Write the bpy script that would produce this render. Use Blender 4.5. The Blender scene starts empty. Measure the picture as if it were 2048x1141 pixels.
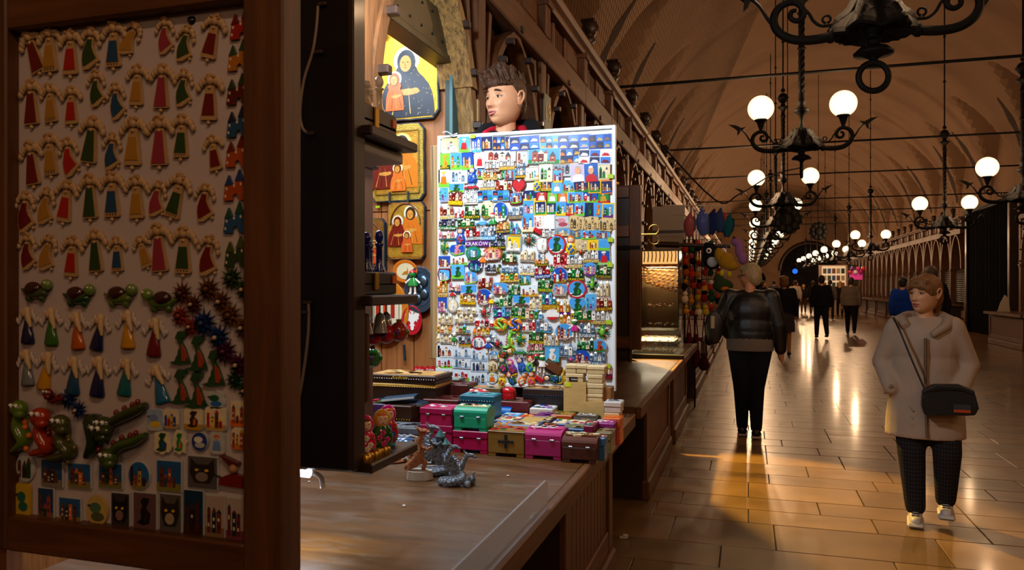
import bpy, math, random
import numpy as np
from mathutils import Matrix, Vector
sc = bpy.context.scene
C = sc.collection
R = math.radians
PI = math.pi
rnd = random.Random(7)

# ------------------------------------------------------------------ camera, world, exposure
HCAM = 1.5
FPX = 1520.0
TH = math.atan(473.0 / FPX)
cam_d = bpy.data.cameras.new('camera'); cam = bpy.data.objects.new('camera', cam_d); C.objects.link(cam)
cam.location = (0, 0, HCAM); cam.rotation_euler = (PI / 2, 0, TH)
cam_d.sensor_width = 36; cam_d.lens = 36 * FPX / 2048; cam_d.clip_start = .02; cam_d.clip_end = 300
cam_d.dof.use_dof = True; cam_d.dof.focus_distance = 4.2; cam_d.dof.aperture_fstop = 8
sc.camera = cam
w = bpy.data.worlds.new('world'); sc.world = w; w.use_nodes = True
w.node_tree.nodes['Background'].inputs[0].default_value = (.30, .20, .14, 1)
w.node_tree.nodes['Background'].inputs[1].default_value = .006
sc.view_settings.view_transform = 'Standard'; sc.view_settings.look = 'None'
sc.view_settings.exposure = 0.0; sc.view_settings.gamma = 1; sc.view_settings.use_curve_mapping = False
sc.cycles.use_denoising = True
sc.cycles.max_bounces = 5; sc.cycles.diffuse_bounces = 2; sc.cycles.glossy_bounces = 2; sc.cycles.transmission_bounces = 4; sc.cycles.use_adaptive_sampling = True; sc.cycles.adaptive_threshold = .04
sc.cycles.transparent_max_bounces = 8; sc.cycles.sample_clamp_indirect = 4; sc.cycles.caustics_reflective = False; sc.cycles.caustics_refractive = False

# ------------------------------------------------------------------ helpers
ST, CT = math.sin(TH), math.cos(TH)
def on_y(px, py, Y):
    "point on the cross plane y=Y seen at a pixel of the 2048x1141 frame (used to measure the place)"
    t = (px - 1024) / FPX
    X = Y * (t * CT - ST) / (CT + t * ST)
    d = -X * ST + Y * CT
    return Vector((X, Y, HCAM + (570.5 - py) * d / FPX))
def on_z(px, py, Z):
    d = FPX * (HCAM - Z) / (py - 570.5); xr = (px - 1024) / FPX * d
    return Vector((xr * CT - d * ST, xr * ST + d * CT, Z))
def on_d(px, py, d):
    xr = (px - 1024) / FPX * d
    return Vector((xr * CT - d * ST, xr * ST + d * CT, HCAM + (570.5 - py) * d / FPX))

def lin(c):
    if isinstance(c, str):
        c = c.lstrip('#'); c = tuple(int(c[i:i + 2], 16) / 255 for i in (0, 2, 4))
    return tuple((x / 12.92 if x <= .04045 else ((x + .055) / 1.055) ** 2.4) for x in c)
_lc = {}
def L(c):
    if c not in _lc: _lc[c] = lin(c)
    return _lc[c]
CL = dict(white='#f2f0ec', cream='#efdfb8', red='#c8202a', dred='#7a0f18', blue='#1c4fb4', lblue='#56aee8', navy='#16245c', green='#1f8a3a', lgreen='#74c83c',
          dgreen='#1d4a26', yellow='#f2c81e', orange='#e8731c', brown='#6b3a1c', dbrown='#3a2012', black='#111114', grey='#8a8c92', dgrey='#44464c', pink='#e0408c', magenta='#b81a7c',
          purple='#6a2a8c', tan='#c8a468', skin='#e0a882', gold='#c89a2a', teal='#1a8f8c', lgrey='#c4c8cc', stone='#b8aca0', brick='#a8482e', sky='#4aa0e8', sand='#d8bc88', silver='#9aa4b2')
def K(c): return L(CL.get(c, c))

class MB:
    "collects shapes; build() links them as ONE mesh object"
    def __init__(s, M=None):
        s.v = []; s.f = []; s.c = []; s.s = []; s.M = M or Matrix()
    def add(s, vs, fs, col='white', smooth=False, M=None):
        T = s.M @ M if M is not None else s.M
        o = len(s.v); s.v += [tuple(T @ Vector(p)) for p in vs]
        k = K(col)
        for f in fs:
            s.f.append(tuple(i + o for i in f)); s.c.append(k); s.s.append(smooth)
        return s
    def box(s, c, d, col='white', M=None, b=0):
        x, y, z = d[0] / 2, d[1] / 2, d[2] / 2
        if not b:
            vs = [(c[0] + i * x, c[1] + j * y, c[2] + k * z) for i in (-1, 1) for j in (-1, 1) for k in (-1, 1)]
            fs = [(0, 1, 3, 2), (4, 6, 7, 5), (0, 4, 5, 1), (2, 3, 7, 6), (0, 2, 6, 4), (1, 5, 7, 3)]
            return s.add(vs, fs, col, False, M)
        b = min(b, x * .95, y * .95, z * .95); vs = []; idx = {}
        for i in (-1, 1):
            for j in (-1, 1):
                for k in (-1, 1):
                    for a in range(3):
                        e = [x, y, z]
                        for q in range(3):
                            if q != a: e[q] -= b
                        idx[i, j, k, a] = len(vs); vs.append((c[0] + i * e[0], c[1] + j * e[1], c[2] + k * e[2]))
        fs = []
        for a in range(3):
            p, q = (a + 1) % 3, (a + 2) % 3
            for sg in (-1, 1):
                o = []
                for (u, w_) in ((-1, -1), (1, -1), (1, 1), (-1, 1)):
                    t = [0, 0, 0]; t[a] = sg; t[p] = u; t[q] = w_; o.append(idx[t[0], t[1], t[2], a])
                fs.append(tuple(o if sg > 0 else o[::-1]))
            for u in (-1, 1):
                for w_ in (-1, 1):
                    t = [0, 0, 0]; t[p] = u; t[q] = w_
                    t[a] = -1; A, B = idx[tuple(t) + (p,)], idx[tuple(t) + (q,)]
                    t[a] = 1; D, E = idx[tuple(t) + (p,)], idx[tuple(t) + (q,)]
                    f = (A, B, E, D); fs.append(f if u * w_ < 0 else f[::-1])
        for i in (-1, 1):
            for j in (-1, 1):
                for k in (-1, 1):
                    f = tuple(idx[i, j, k, a] for a in range(3)); fs.append(f if i * j * k > 0 else f[::-1])
        return s.add(vs, fs, col, False, M)
    def bar(s, p0, p1, w_, h, col='white', up=(0, 0, 1)):
        "rectangular bar from p0 to p1"
        p0, p1 = Vector(p0), Vector(p1); d = (p1 - p0); ln = d.length; z = d.normalized(); u = Vector(up)
        x = u.cross(z)
        if x.length < 1e-5: x = Vector((1, 0, 0)).cross(z)
        x.normalize(); y = z.cross(x)
        M = Matrix((x, y, z)).transposed().to_4x4(); M.translation = (p0 + p1) / 2
        return s.box((0, 0, 0), (w_, h, ln), col, M)
    def tube(s, pts, r, col='white', n=8, caps=True, smooth=True, sq=(1, 1)):
        pts = [Vector(p) for p in pts]; m = len(pts)
        rr = r if isinstance(r, (list, tuple)) else [r] * m
        vs = []; up = None
        for i, p in enumerate(pts):
            t = (pts[min(i + 1, m - 1)] - pts[max(i - 1, 0)])
            t = t.normalized() if t.length > 1e-9 else Vector((0, 0, 1))
            if up is None:
                up = Vector((0, 0, 1)) if abs(t.z) < .9 else Vector((1, 0, 0))
            x = up.cross(t)
            if x.length < 1e-4: x = Vector((1, .3, 0)).cross(t)
            x.normalize(); y = t.cross(x); up = y
            for k in range(n):
                a = 2 * PI * k / n
                vs.append(p + x * (math.cos(a) * rr[i] * sq[0]) + y * (math.sin(a) * rr[i] * sq[1]))
        fs = [(i * n + k, i * n + (k + 1) % n, (i + 1) * n + (k + 1) % n, (i + 1) * n + k) for i in range(m - 1) for k in range(n)]
        s.add(vs, fs, col, smooth)
        if caps: s.add(vs[:n], [tuple(range(n))[::-1]], col); s.add(vs[-n:], [tuple(range(n))], col)
        return s
    def lathe(s, prof, n=16, col='white', c=(0, 0, 0), smooth=True, sx=1, sy=1, M=None, a0=0):
        vs = [(c[0] + r * math.cos(2 * PI * k / n + a0) * sx, c[1] + r * math.sin(2 * PI * k / n + a0) * sy, c[2] + z) for r, z in prof for k in range(n)]
        m = len(prof)
        fs = [(i * n + k, i * n + (k + 1) % n, (i + 1) * n + (k + 1) % n, (i + 1) * n + k) for i in range(m - 1) for k in range(n)]
        s.add(vs, fs, col, smooth, M)
        if prof[0][0] > 1e-4: s.add(vs[:n], [tuple(range(n))[::-1]], col, False, M)
        if prof[-1][0] > 1e-4: s.add(vs[-n:], [tuple(range(n))], col, False, M)
        return s
    def ball(s, c, r, col='white', n=12, m=8, M=None):
        r = (r, r, r) if not isinstance(r, (tuple, list)) else r
        vs = [(c[0], c[1], c[2] - r[2])]
        for i in range(1, m):
            p = PI * i / m
            vs += [(c[0] + r[0] * math.sin(p) * math.cos(2 * PI * k / n), c[1] + r[1] * math.sin(p) * math.sin(2 * PI * k / n), c[2] - r[2] * math.cos(p)) for k in range(n)]
        vs.append((c[0], c[1], c[2] + r[2])); e = len(vs) - 1
        fs = [(0, 1 + (k + 1) % n, 1 + k) for k in range(n)]
        fs += [(1 + (i - 1) * n + k, 1 + (i - 1) * n + (k + 1) % n, 1 + i * n + (k + 1) % n, 1 + i * n + k) for i in range(1, m - 1) for k in range(n)]
        fs += [(e, 1 + (m - 2) * n + k, 1 + (m - 2) * n + (k + 1) % n) for k in range(n)]
        return s.add(vs, fs, col, True, M)
    def prism(s, poly, t0, t1, col='white', ax='y', side=None, M=None, inset=0):
        "outline poly (a,b) extruded along ax from t0 to t1; for ax=y the outline is (x,z), for x it is (y,z), for z it is (x,y)"
        ar = sum(poly[i][0] * poly[(i + 1) % len(poly)][1] - poly[(i + 1) % len(poly)][0] * poly[i][1] for i in range(len(poly)))
        p = list(poly) if ar > 0 else list(poly)[::-1]
        cx = sum(a for a, _ in p) / len(p); cy = sum(b for _, b in p) / len(p)
        def at(a, b, t): return (a, t, b) if ax == 'y' else (t, a, b) if ax == 'x' else (a, b, t)
        q = [(a + (cx - a) * inset, b + (cy - b) * inset) for a, b in p]
        n = len(p); vs = [at(a, b, t0) for a, b in (q if ax == 'y' and inset else p)] + [at(a, b, t1) for a, b in (p if ax == 'y' or not inset else q)]
        flip = (ax == 'y')
        F = lambda f: f[::-1] if flip else f
        s.add(vs, [F(tuple(range(n))[::-1]), F(tuple(range(n, 2 * n)))], col, False, M)
        s.add(vs, [F((i, (i + 1) % n, n + (i + 1) % n, n + i)) for i in range(n)], side or col, False, M)
        return s
    def strip(s, a, b, col='white', smooth=True, close=False):
        "quads between two point lists"
        n = len(a); m = n if close else n - 1
        return s.add(list(a) + list(b), [(i, (i + 1) % n, n + (i + 1) % n, n + i) for i in range(m)], col, smooth)
    def mesh(s, name):
        me = bpy.data.meshes.new(name); me.from_pydata(s.v, [], s.f)
        at = me.color_attributes.new('Col', 'FLOAT_COLOR', 'CORNER')
        ln = np.array([len(f) for f in s.f]); cc = np.repeat(np.array([(*c, 1.0) for c in s.c], dtype=np.float32).reshape(-1, 4), ln, axis=0)
        at.data.foreach_set('color', cc.ravel())
        me.polygons.foreach_set('use_smooth', np.array(s.s, dtype=bool))
        me.update(); return me
    def build(s, name, mat, parent=None, **k):
        return put(name, s.mesh(name), mat, parent, **k)

def put(name, me, mat, parent=None, loc=None, rot=None, scale=None):
    if mat is not None and not me.materials: me.materials.append(M[mat] if isinstance(mat, str) else mat)
    o = bpy.data.objects.new(name, me); C.objects.link(o)
    if parent is not None: o.parent = parent
    if loc is not None: o.location = loc
    if rot is not None: o.rotation_euler = rot
    if scale is not None: o.scale = scale if isinstance(scale, (tuple, list)) else (scale,) * 3
    return o
def tag(o, label, cat, group=None, kind=None):
    if label: o['label'] = label
    if cat: o['category'] = cat
    if group: o['group'] = group
    if kind: o['kind'] = kind
    return o
def thing(name, label, cat, loc=(0, 0, 0), rot=(0, 0, 0), group=None, scale=None):
    o = bpy.data.objects.new(name, None); C.objects.link(o); o.empty_display_size = .05
    o.location = loc; o.rotation_euler = rot
    if scale: o.scale = scale if isinstance(scale, (tuple, list)) else (scale,) * 3
    return tag(o, label, cat, group)
def struct(name, loc=(0, 0, 0), rot=(0, 0, 0)):
    o = bpy.data.objects.new(name, None); C.objects.link(o); o.location = loc; o.rotation_euler = rot; o.empty_display_size = .05; o['kind'] = 'structure'
    return o
def lamp(name, kind, loc, energy, col, parent=None, **k):
    l = bpy.data.lights.new(name, kind); l.energy = energy; l.color = col
    o = bpy.data.objects.new(name, l); C.objects.link(o); o.location = loc
    if parent is not None: o.parent = parent
    for a, b in k.items():
        if a == 'rot': o.rotation_euler = b
        else: setattr(l, a, b)
    return o
def aim(o, tgt):
    o.rotation_euler = (Vector(tgt) - o.location).to_track_quat('-Z', 'Y').to_euler()
ORD = ['first', 'second', 'third', 'fourth', 'fifth', 'sixth', 'seventh', 'eighth', 'ninth', 'tenth', 'eleventh', 'twelfth', 'thirteenth', 'fourteenth', 'fifteenth', 'sixteenth', 'seventeenth', 'eighteenth', 'nineteenth', 'twentieth']
def smooth_path(pts, n=6):
    "Catmull-Rom through the points"
    P = [Vector(p) for p in pts]; out = []
    for i in range(len(P) - 1):
        a, b, c, d = P[max(i - 1, 0)], P[i], P[i + 1], P[min(i + 2, len(P) - 1)]
        for k in range(n):
            t = k / n
            out.append(.5 * ((2 * b) + (c - a) * t + (2 * a - 5 * b + 4 * c - d) * t * t + (3 * b - a - 3 * c + d) * t ** 3))
    return out + [P[-1]]
def ellipse(cx, cy, rx, ry, n=20, a0=0, a1=2 * PI):
    return [(cx + rx * math.cos(a0 + (a1 - a0) * i / n), cy + ry * math.sin(a0 + (a1 - a0) * i / n)) for i in range(n if a1 - a0 > 6.2 else n + 1)]

_lab = bpy.data.scenes.new('lab')          # small side scene where modifiers and lettering are turned into meshes
def baked(o):
    _lab.collection.objects.link(o); vl = _lab.view_layers[0]; vl.update(); dg = vl.depsgraph
    me = bpy.data.meshes.new_from_object(o.evaluated_get(dg)); bpy.data.objects.remove(o); return me
# ------------------------------------------------------------------ materials (all node based)
M = {}
def mat(name, base=None, rough=.5, metal=0, coat=0, bump=0, bscale=60, var=0, vscale=8, emit=None, es=0, wood=None, alpha=None, trans=0, spec=.5, sheen=0):
    m = bpy.data.materials.new(name); m.use_nodes = True; nt = m.node_tree; N = nt.nodes; B = N['Principled BSDF']
    def inp(k, v): B.inputs[k].default_value = v
    inp('Roughness', rough); inp('Metallic', metal); inp('Coat Weight', coat); inp('Coat Roughness', .12); inp('Specular IOR Level', spec); inp('Transmission Weight', trans); inp('Sheen Weight', sheen)
    if base is None:
        a = N.new('ShaderNodeAttribute'); a.attribute_name = 'Col'; src = a.outputs['Color']
    else:
        a = N.new('ShaderNodeRGB'); a.outputs[0].default_value = (*K(base), 1); src = a.outputs[0]
    tc = N.new('ShaderNodeTexCoord')
    if wood:
        mp = N.new('ShaderNodeMapping'); mp.inputs['Scale'].default_value = wood; nt.links.new(tc.outputs['Object'], mp.inputs[0])
        nz = N.new('ShaderNodeTexNoise'); nz.inputs['Scale'].default_value = 1; nz.inputs['Detail'].default_value = 6; nz.inputs['Roughness'].default_value = .62; nz.inputs['Distortion'].default_value = .6
        nt.links.new(mp.outputs[0], nz.inputs['Vector']); var = var or .45; fac = nz.outputs['Fac']
    elif var or bump:
        nz = N.new('ShaderNodeTexNoise'); nz.inputs['Scale'].default_value = vscale; nz.inputs['Detail'].default_value = 5; nt.links.new(tc.outputs['Object'], nz.inputs['Vector']); fac = nz.outputs['Fac']
    if var:
        rp = N.new('ShaderNodeMapRange'); rp.inputs['From Min'].default_value = .3; rp.inputs['From Max'].default_value = .7; rp.inputs['To Min'].default_value = 1 - var; rp.inputs['To Max'].default_value = 1 + var * .6
        nt.links.new(fac, rp.inputs['Value'])
        mx = N.new('ShaderNodeVectorMath'); mx.operation = 'SCALE'; nt.links.new(src, mx.inputs[0]); nt.links.new(rp.outputs[0], mx.inputs['Scale']); src = mx.outputs[0]
    nt.links.new(src, B.inputs['Base Color'])
    if bump:
        if not wood:
            nz = N.new('ShaderNodeTexNoise'); nz.inputs['Scale'].default_value = bscale; nz.inputs['Detail'].default_value = 3; nt.links.new(tc.outputs['Object'], nz.inputs['Vector']); fac = nz.outputs['Fac']
        bp = N.new('ShaderNodeBump'); bp.inputs['Strength'].default_value = bump; bp.inputs['Distance'].default_value = .01; nt.links.new(fac, bp.inputs['Height']); nt.links.new(bp.outputs[0], B.inputs['Normal'])
    if emit is not None:
        B.inputs['Emission Color'].default_value = (*K(emit), 1); B.inputs['Emission Strength'].default_value = es
    if alpha is not None: inp('Alpha', alpha)
    M[name] = m; return m
mat('paint', rough=.5); mat('gloss', rough=.16, coat=.6); mat('matte', rough=.85); mat('clay', rough=.6, var=.25, vscale=60)
mat('glaze', rough=.22, coat=.35, var=.12, vscale=60); mat('cloth', rough=.95, bump=.25, bscale=260, spec=.2); mat('leather', rough=.42, bump=.15, bscale=120)
mat('hair', rough=.5, wood=(120, 120, 14), bump=.6, spec=.4); mat('skin', rough=.5, var=.06, vscale=30); mat('print', rough=.28, var=.1, vscale=90); mat('metalc', rough=.32, metal=.9)
mat('woodc', rough=.42, wood=(30, 3, 30), var=.3); mat('boxwood', rough=.38, var=.15, wood=(18, 60, 60))
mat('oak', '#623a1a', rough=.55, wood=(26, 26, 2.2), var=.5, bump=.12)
mat('oak_h', '#623a1a', rough=.55, wood=(26, 2.2, 26), var=.5, bump=.12)
mat('oak_x', '#623a1a', rough=.42, wood=(2.2, 26, 26), var=.5, bump=.12)
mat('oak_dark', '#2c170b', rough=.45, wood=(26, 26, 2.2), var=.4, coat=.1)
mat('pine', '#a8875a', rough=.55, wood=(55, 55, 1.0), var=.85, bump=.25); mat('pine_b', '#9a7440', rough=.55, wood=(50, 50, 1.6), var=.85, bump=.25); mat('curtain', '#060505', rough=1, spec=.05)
mat('plank', '#a96a3a', rough=.45, wood=(34, 34, 1.5), var=.4)
mat('iron', '#0a0706', rough=.65, metal=0, bump=.15, bscale=90, spec=.25)
mat('steel', '#5d5540', rough=.42, metal=.7, var=.15)
mat('shutter', '#3c342a', rough=.5, metal=.3)
mat('plaster', '#98785c', rough=.9, var=.10, vscale=.9, bump=.08, bscale=30)
mat('darkpaint', '#120907', rough=.6, spec=.25); mat('glass', '#ffffff', rough=.03, trans=1, alpha=.35, spec=.6)
# ------------------------------------------------------------------ the hall
XL, XR, PITCH, Y0 = -1.56, 6.80, 1.43, 4.96      # front planes of the two stall rows; bay pitch; centre of the first bay past the souvenir stall
CX, VR, VZ, YEND = 2.62, 5.85, 3.85, 74.0          # vault axis, radius, springing height, end wall
# floor: each flagstone that can be picked apart is a piece
fl = struct('floor')
MB().box((CX, 30, -.06), (14, 90, .1), 'black').build('floor_bed', 'darkpaint', fl)
def floor_mat(name, base, far=False):
    m = mat(name, base, rough=.24, var=.3, vscale=2.2, coat=.25); nt = m.node_tree; N = nt.nodes; B = N['Principled BSDF']
    oi = N.new('ShaderNodeObjectInfo'); tc = N.new('ShaderNodeTexCoord'); nz = N.new('ShaderNodeTexNoise'); nz.inputs['Scale'].default_value = 5; nz.inputs['Detail'].default_value = 8
    geo = N.new('ShaderNodeNewGeometry'); nt.links.new(geo.outputs['Position'], nz.inputs['Vector'])
    mr = N.new('ShaderNodeMapRange'); mr.inputs['To Min'].default_value = .2; mr.inputs['To Max'].default_value = .46; nt.links.new(nz.outputs['Fac'], mr.inputs['Value']); nt.links.new(mr.outputs[0], B.inputs['Roughness'])
    old = B.inputs['Base Color'].links[0].from_socket
    if far:
        bt = N.new('ShaderNodeTexBrick'); mp = N.new('ShaderNodeMapping'); nt.links.new(geo.outputs['Position'], mp.inputs[0]); nt.links.new(mp.outputs[0], bt.inputs['Vector'])
        bt.inputs['Scale'].default_value = 1; bt.inputs['Brick Width'].default_value = .62; bt.inputs['Row Height'].default_value = .36; bt.inputs['Mortar Size'].default_value = .006
        bt.inputs['Color1'].default_value = (1, 1, 1, 1); bt.inputs['Color2'].default_value = (.75, .72, .7, 1); bt.inputs['Mortar'].default_value = (.08, .07, .06, 1); k = bt.outputs['Color']
        mx = N.new('ShaderNodeMix'); mx.data_type = 'RGBA'; mx.blend_type = 'MULTIPLY'; mx.inputs[0].default_value = 1; nt.links.new(old, mx.inputs[6]); nt.links.new(k, mx.inputs[7]); nt.links.new(mx.outputs[2], B.inputs['Base Color'])
    else:
        mr2 = N.new('ShaderNodeMapRange'); mr2.inputs['To Min'].default_value = .72; mr2.inputs['To Max'].default_value = 1.15; nt.links.new(oi.outputs['Random'], mr2.inputs['Value'])
        mx = N.new('ShaderNodeVectorMath'); mx.operation = 'SCALE'; nt.links.new(old, mx.inputs[0]); nt.links.new(mr2.outputs[0], mx.inputs['Scale']); nt.links.new(mx.outputs[0], B.inputs['Base Color'])
floor_mat('flag', '#80603a'); floor_mat('flag_far', '#80603a', True)
tile_cache = {}
y = 1.0; row = 0; n_tile = 0
far_mb = MB()
while y < 15.5:
    dep = (.30, .42, .30, .36, .48, .30)[row % 6]
    x = -1.2 + rnd.choice((0, -.3, -.15)) ; 
    while x < 6.7:
        wd = rnd.choice((.45, .6, .6, .75, .9)) if row % 2 else rnd.choice((.6, .75, .9))
        if y < 8.4 and x < .62 * y + .9 and n_tile < 300 and y + dep > 2.2 and x + wd > -.75:
            key = (wd, dep)
            if key not in tile_cache: tile_cache[key] = MB().box((0, 0, 0), (wd - .006, dep - .006, .03), 'white', b=.003).mesh('floor_tile')
            put('floor_tile', tile_cache[key], 'flag', fl, loc=(x + wd / 2, y + dep / 2, -.015 + rnd.uniform(-.0007, .0007))); n_tile += 1
        else:
            far_mb.box((x + wd / 2, y + dep / 2, -.015), (wd - .006, dep - .006, .03), 'white')
        x += wd
    y += dep; row += 1
far_mb.build('floor_tiling', 'flag', fl)['kind'] = 'stuff'
MB().box((CX, (y + YEND) / 2, -.015), (12, YEND - y, .03)).build('far_paving', 'flag_far', fl)

# vault: barrel with pointed lunettes, plaster
ce = struct('ceiling')
LP = 4.29
def lun(yy):
    u = abs(((yy - 1.9) / LP) % 1 - .5) * 2
    return max(0., 1 - u ** 1.25) ** .8 * 3.9
mb = MB(); ny = int((YEND + 14) / LP * 24); nf = 60
ys = [-14 + (YEND + 14) * i / ny for i in range(ny + 1)]
g = []
for j in range(nf + 1):
    f = PI * j / nf; x = CX - VR * math.cos(f); zb = VZ + VR * math.sin(f) * 1.02
    edge = min(1 + math.cos(f), 1 - math.cos(f)) * VR
    for yy in ys:
        zl = VZ + lun(yy) + .22 * edge - .02
        g.append((x, yy, max(zb, zl)))
n1 = ny + 1
fs = [(j * n1 + i, (j + 1) * n1 + i, (j + 1) * n1 + i + 1, j * n1 + i + 1) for j in range(nf) for i in range(ny)]
mb.add(g, fs, 'white', True)
vo = mb.build('vault', 'plaster', ce); vo.data.set_sharp_from_angle(angle=R(9))
for sx, nm in ((-1, 'wall_left'), (1, 'wall_right')):
    ww = struct(nm); xw = CX + sx * (VR - .01)
    a = [(xw, yy, 0) for yy in ys]; b = [(xw, yy, VZ + lun(yy) + .03) for yy in ys]
    MB().strip(a, b, 'white', False).build('plaster_face', 'plaster', ww)
# end wall with a dark arched passage and string courses
ew = struct('wall_end')
pts = [(CX - 6, 0), (CX + 6, 0), (CX + 6, 10.2), (CX - 6, 10.2)]
arch = [(5.3 + 2.5 * math.cos(a), 2.8 + 2.5 * math.sin(a)) for a in [PI * i / 16 for i in range(17)]]
lo = [(CX - 6.2, 0)] + [(arch[-1][0], 0)] + arch[::-1] + [(arch[0][0], 0), (CX + 6.2, 0), (CX + 6.2, 10.3), (CX - 6.2, 10.3)]
MB().prism(lo, YEND, YEND + .4, 'white').build('end_plaster', 'plaster', ew)
MB().box((5, YEND + 2.2, 3), (7, .2, 7), 'dbrown').build('passage_back', 'darkpaint', ew)
MB().prism([(.1, 0), (1.5, 0), (1.5, 2.2), (1.3, 2.6), (.8, 2.85), (.3, 2.6), (.1, 2.2)], YEND - .06, YEND + .05).build('side_door', 'curtain', ew)
for z in (6.9, 7.5, 8.1, 8.6): MB().box((CX, YEND - .1, z), (11, .25, .12), 'dbrown').build('string_course', 'plaster', ew)
st = [(p[0], p[1]) for p in arch]
MB().tube([(p[0], YEND - .02, p[1]) for p in arch], .25, 'brown', n=6).build('arch_ring', 'oak_dark', ew)
bk = struct('wall_back'); MB().box((CX, -14.1, 5), (12.4, .2, 10.6)).build('plaster_face', 'plaster', bk)

# ------------------------------------------------------------------ wooden stall arcade, one bay after the other
def arch_w(z):
    t = max(0., min(1., (z - 2.05) / 1.13)); return .60 * (1 - t ** 2.3) ** .62
ZA = [2.05 + 1.13 * (1 - (1 - i / 14) ** 1.6) for i in range(15)]
def arch_curve(off=0.):
    L_ = [(-arch_w(z) - off, z) for z in ZA]; return L_[:-1] + [(0, 3.18 + off)] + [(-a, b) for a, b in L_[:-1]][::-1]
def ring(i0, i1, off0, off1):
    a, b = arch_curve(off0), arch_curve(off1); return a[i0:i1] + b[i0:i1][::-1]
BM = {}
def bay_meshes():
    h = PITCH / 2
    BM['post'] = MB().box((-.02, 0, 1.62), (.15, .13, 3.2), b=.008).box((-.02, 0, 2.02), (.19, .17, .07), b=.01).mesh('post')
    BM['post_lower'] = None
    N_ = len(arch_curve()); m_ = N_ // 2
    BM['bl'] = MB().prism(ring(0, m_ + 1, 0, .075), -.06, .055, ax='x').mesh('arch_brace')
    BM['br'] = MB().prism(ring(m_, N_, 0, .075), -.06, .055, ax='x').mesh('arch_brace')
    BM['soffit'] = MB().prism(ring(0, N_, .004, .09), -.38, -.065, ax='x').mesh('inner_arch')
    BM['strut'] = MB().bar((0, 0, 0), (0, -.13, .85), .075, .05).mesh('strut')
    BM['peg'] = MB().box((.075, 0, 0), (.055, .045, .04), b=.005).mesh('peg')
    BM['beam'] = MB().box((0, 0, 3.31), (.17, PITCH - .004, .2), b=.01).mesh('beam')
    BM['panel'] = MB().box((-.05, 0, 3.55), (.06, PITCH - .004, .27)).mesh('frieze_back')
    BM['fpanel'] = MB().box((0, .37, 3.55), (.05, .52, .25), b=.008).box((.02, .37, 3.55), (.03, .38, .15), b=.012).mesh('frieze_panel')
    BM['fmull'] = MB().box((0, 0, 3.55), (.045, .05, .25), b=.006).mesh('mullion')
    BM['pil'] = MB().box((.03, 0, 3.55), (.12, .13, .27), b=.008).box((.04, 0, 3.665), (.15, .16, .05), b=.006).mesh('pilaster')
    BM['slat'] = MB().box((.012, 0, 3.55), (.02, .022, .19)).mesh('slat')
    BM['cornice'] = MB().prism([(-.1, 3.68), (.07, 3.68), (.085, 3.70), (.085, 3.72), (.12, 3.735), (.14, 3.77), (.14, 3.785), (-.1, 3.785)], -PITCH / 2 + .002, PITCH / 2 - .002, ax='y').mesh('cornice')
    b = MB(); b.lathe([(.085, 0), (.085, .03), (.05, .05), (.045, .12), (.075, .15), (.05, .17), (.055, .2)], 10)
    b.ball((.01, 0, .275), (.085, .075, .1), n=10, m=7); b.ball((.085, 0, .265), (.02, .015, .03), n=6, m=5); b.box((0, 0, .34), (.15, .14, .035), b=.015)
    BM['bust'] = b.mesh('carved_bust')
    s = MB(); zs = [.9 + i * .0375 for i in range(56)]
    prof = [(-.45 - (.018 if i % 2 else 0), z) for i, z in enumerate(zs)]
    s.strip([(p[0], -h + .07, p[1]) for p in prof], [(p[0], h - .07, p[1]) for p in prof], 'white', False); BM['shutter'] = s.mesh('roller_shutter')
    c = MB(); c.box((-.03, 0, .43), (.06, PITCH - .15, .74))
    BM['cab'] = c.mesh('cabinet_panel')
    # far bays: one light mesh for each kind of member
    BM['arch_far'] = MB().prism(ring(0, N_, 0, .10), -.38, .055, ax='x').mesh('arch_brace')
bay_meshes()
def bay(side, Y, detail, shutter=True, bust=True, soffit=True, bm='oak'):
    o = struct('stall_bay', (XL, Y, 0) if side < 0 else (XR, Y, 0), (0, 0, 0 if side < 0 else PI))
    h = PITCH / 2
    put('post', BM['post'], 'oak', o, loc=(0, -h, 0))
    put('beam', BM['beam'], 'oak_h', o); put('frieze_back', BM['panel'], 'oak_dark', o); put('frieze_panel', BM['fpanel'], 'oak_h', o); put('mullion', BM['fmull'], 'oak', o, loc=(0, -.27, 0)); put('cornice', BM['cornice'], 'oak_h', o); put('pilaster', BM['pil'], 'oak', o, loc=(0, -h, 0))  # frieze back in darker oak: shade behind the slats put into its colour
    if bust: put('carved_bust', BM['bust'], 'oak_dark', o, loc=(.04, -h + .35, 3.785))
    if shutter: put('roller_shutter', BM['shutter'], 'shutter', o)
    if detail:
        put('arch_brace', BM['bl'], 'oak', o); put('arch_brace', BM['br'] if bm == 'oak' else BM['br'].copy(), bm, o)
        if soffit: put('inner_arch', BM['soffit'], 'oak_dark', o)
        for sg in (-1, 1):
            put('strut', BM['strut'], 'oak', o, loc=(0, sg * (h - .075), 2.33), rot=(0, 0, 0 if sg > 0 else PI))
            for z in (2.12, 2.42, 2.7, 2.93, 3.09):
                put('peg', BM['peg'], 'oak_dark', o, loc=(0, sg * (arch_w(z) + .02), z))
        put('peg', BM['peg'], 'oak_dark', o, loc=(0, 0, 3.24))
        for k in range(5):
            put('slat', BM['slat'], 'oak', o, loc=(0, -.56 + k * .055, 0)); put('slat', BM['slat'], 'oak', o, loc=(0, -.24 + k * .055, 0))
    else:
        put('arch_brace', BM['arch_far'], 'oak', o)
        if detail is None: return o
        put('slat', BM['slat'], 'oak', o, loc=(0, -.5, 0), scale=(1, 6, 1)); put('slat', BM['slat'], 'oak', o, loc=(0, -.15, 0), scale=(1, 6, 1))
    return o
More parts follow.
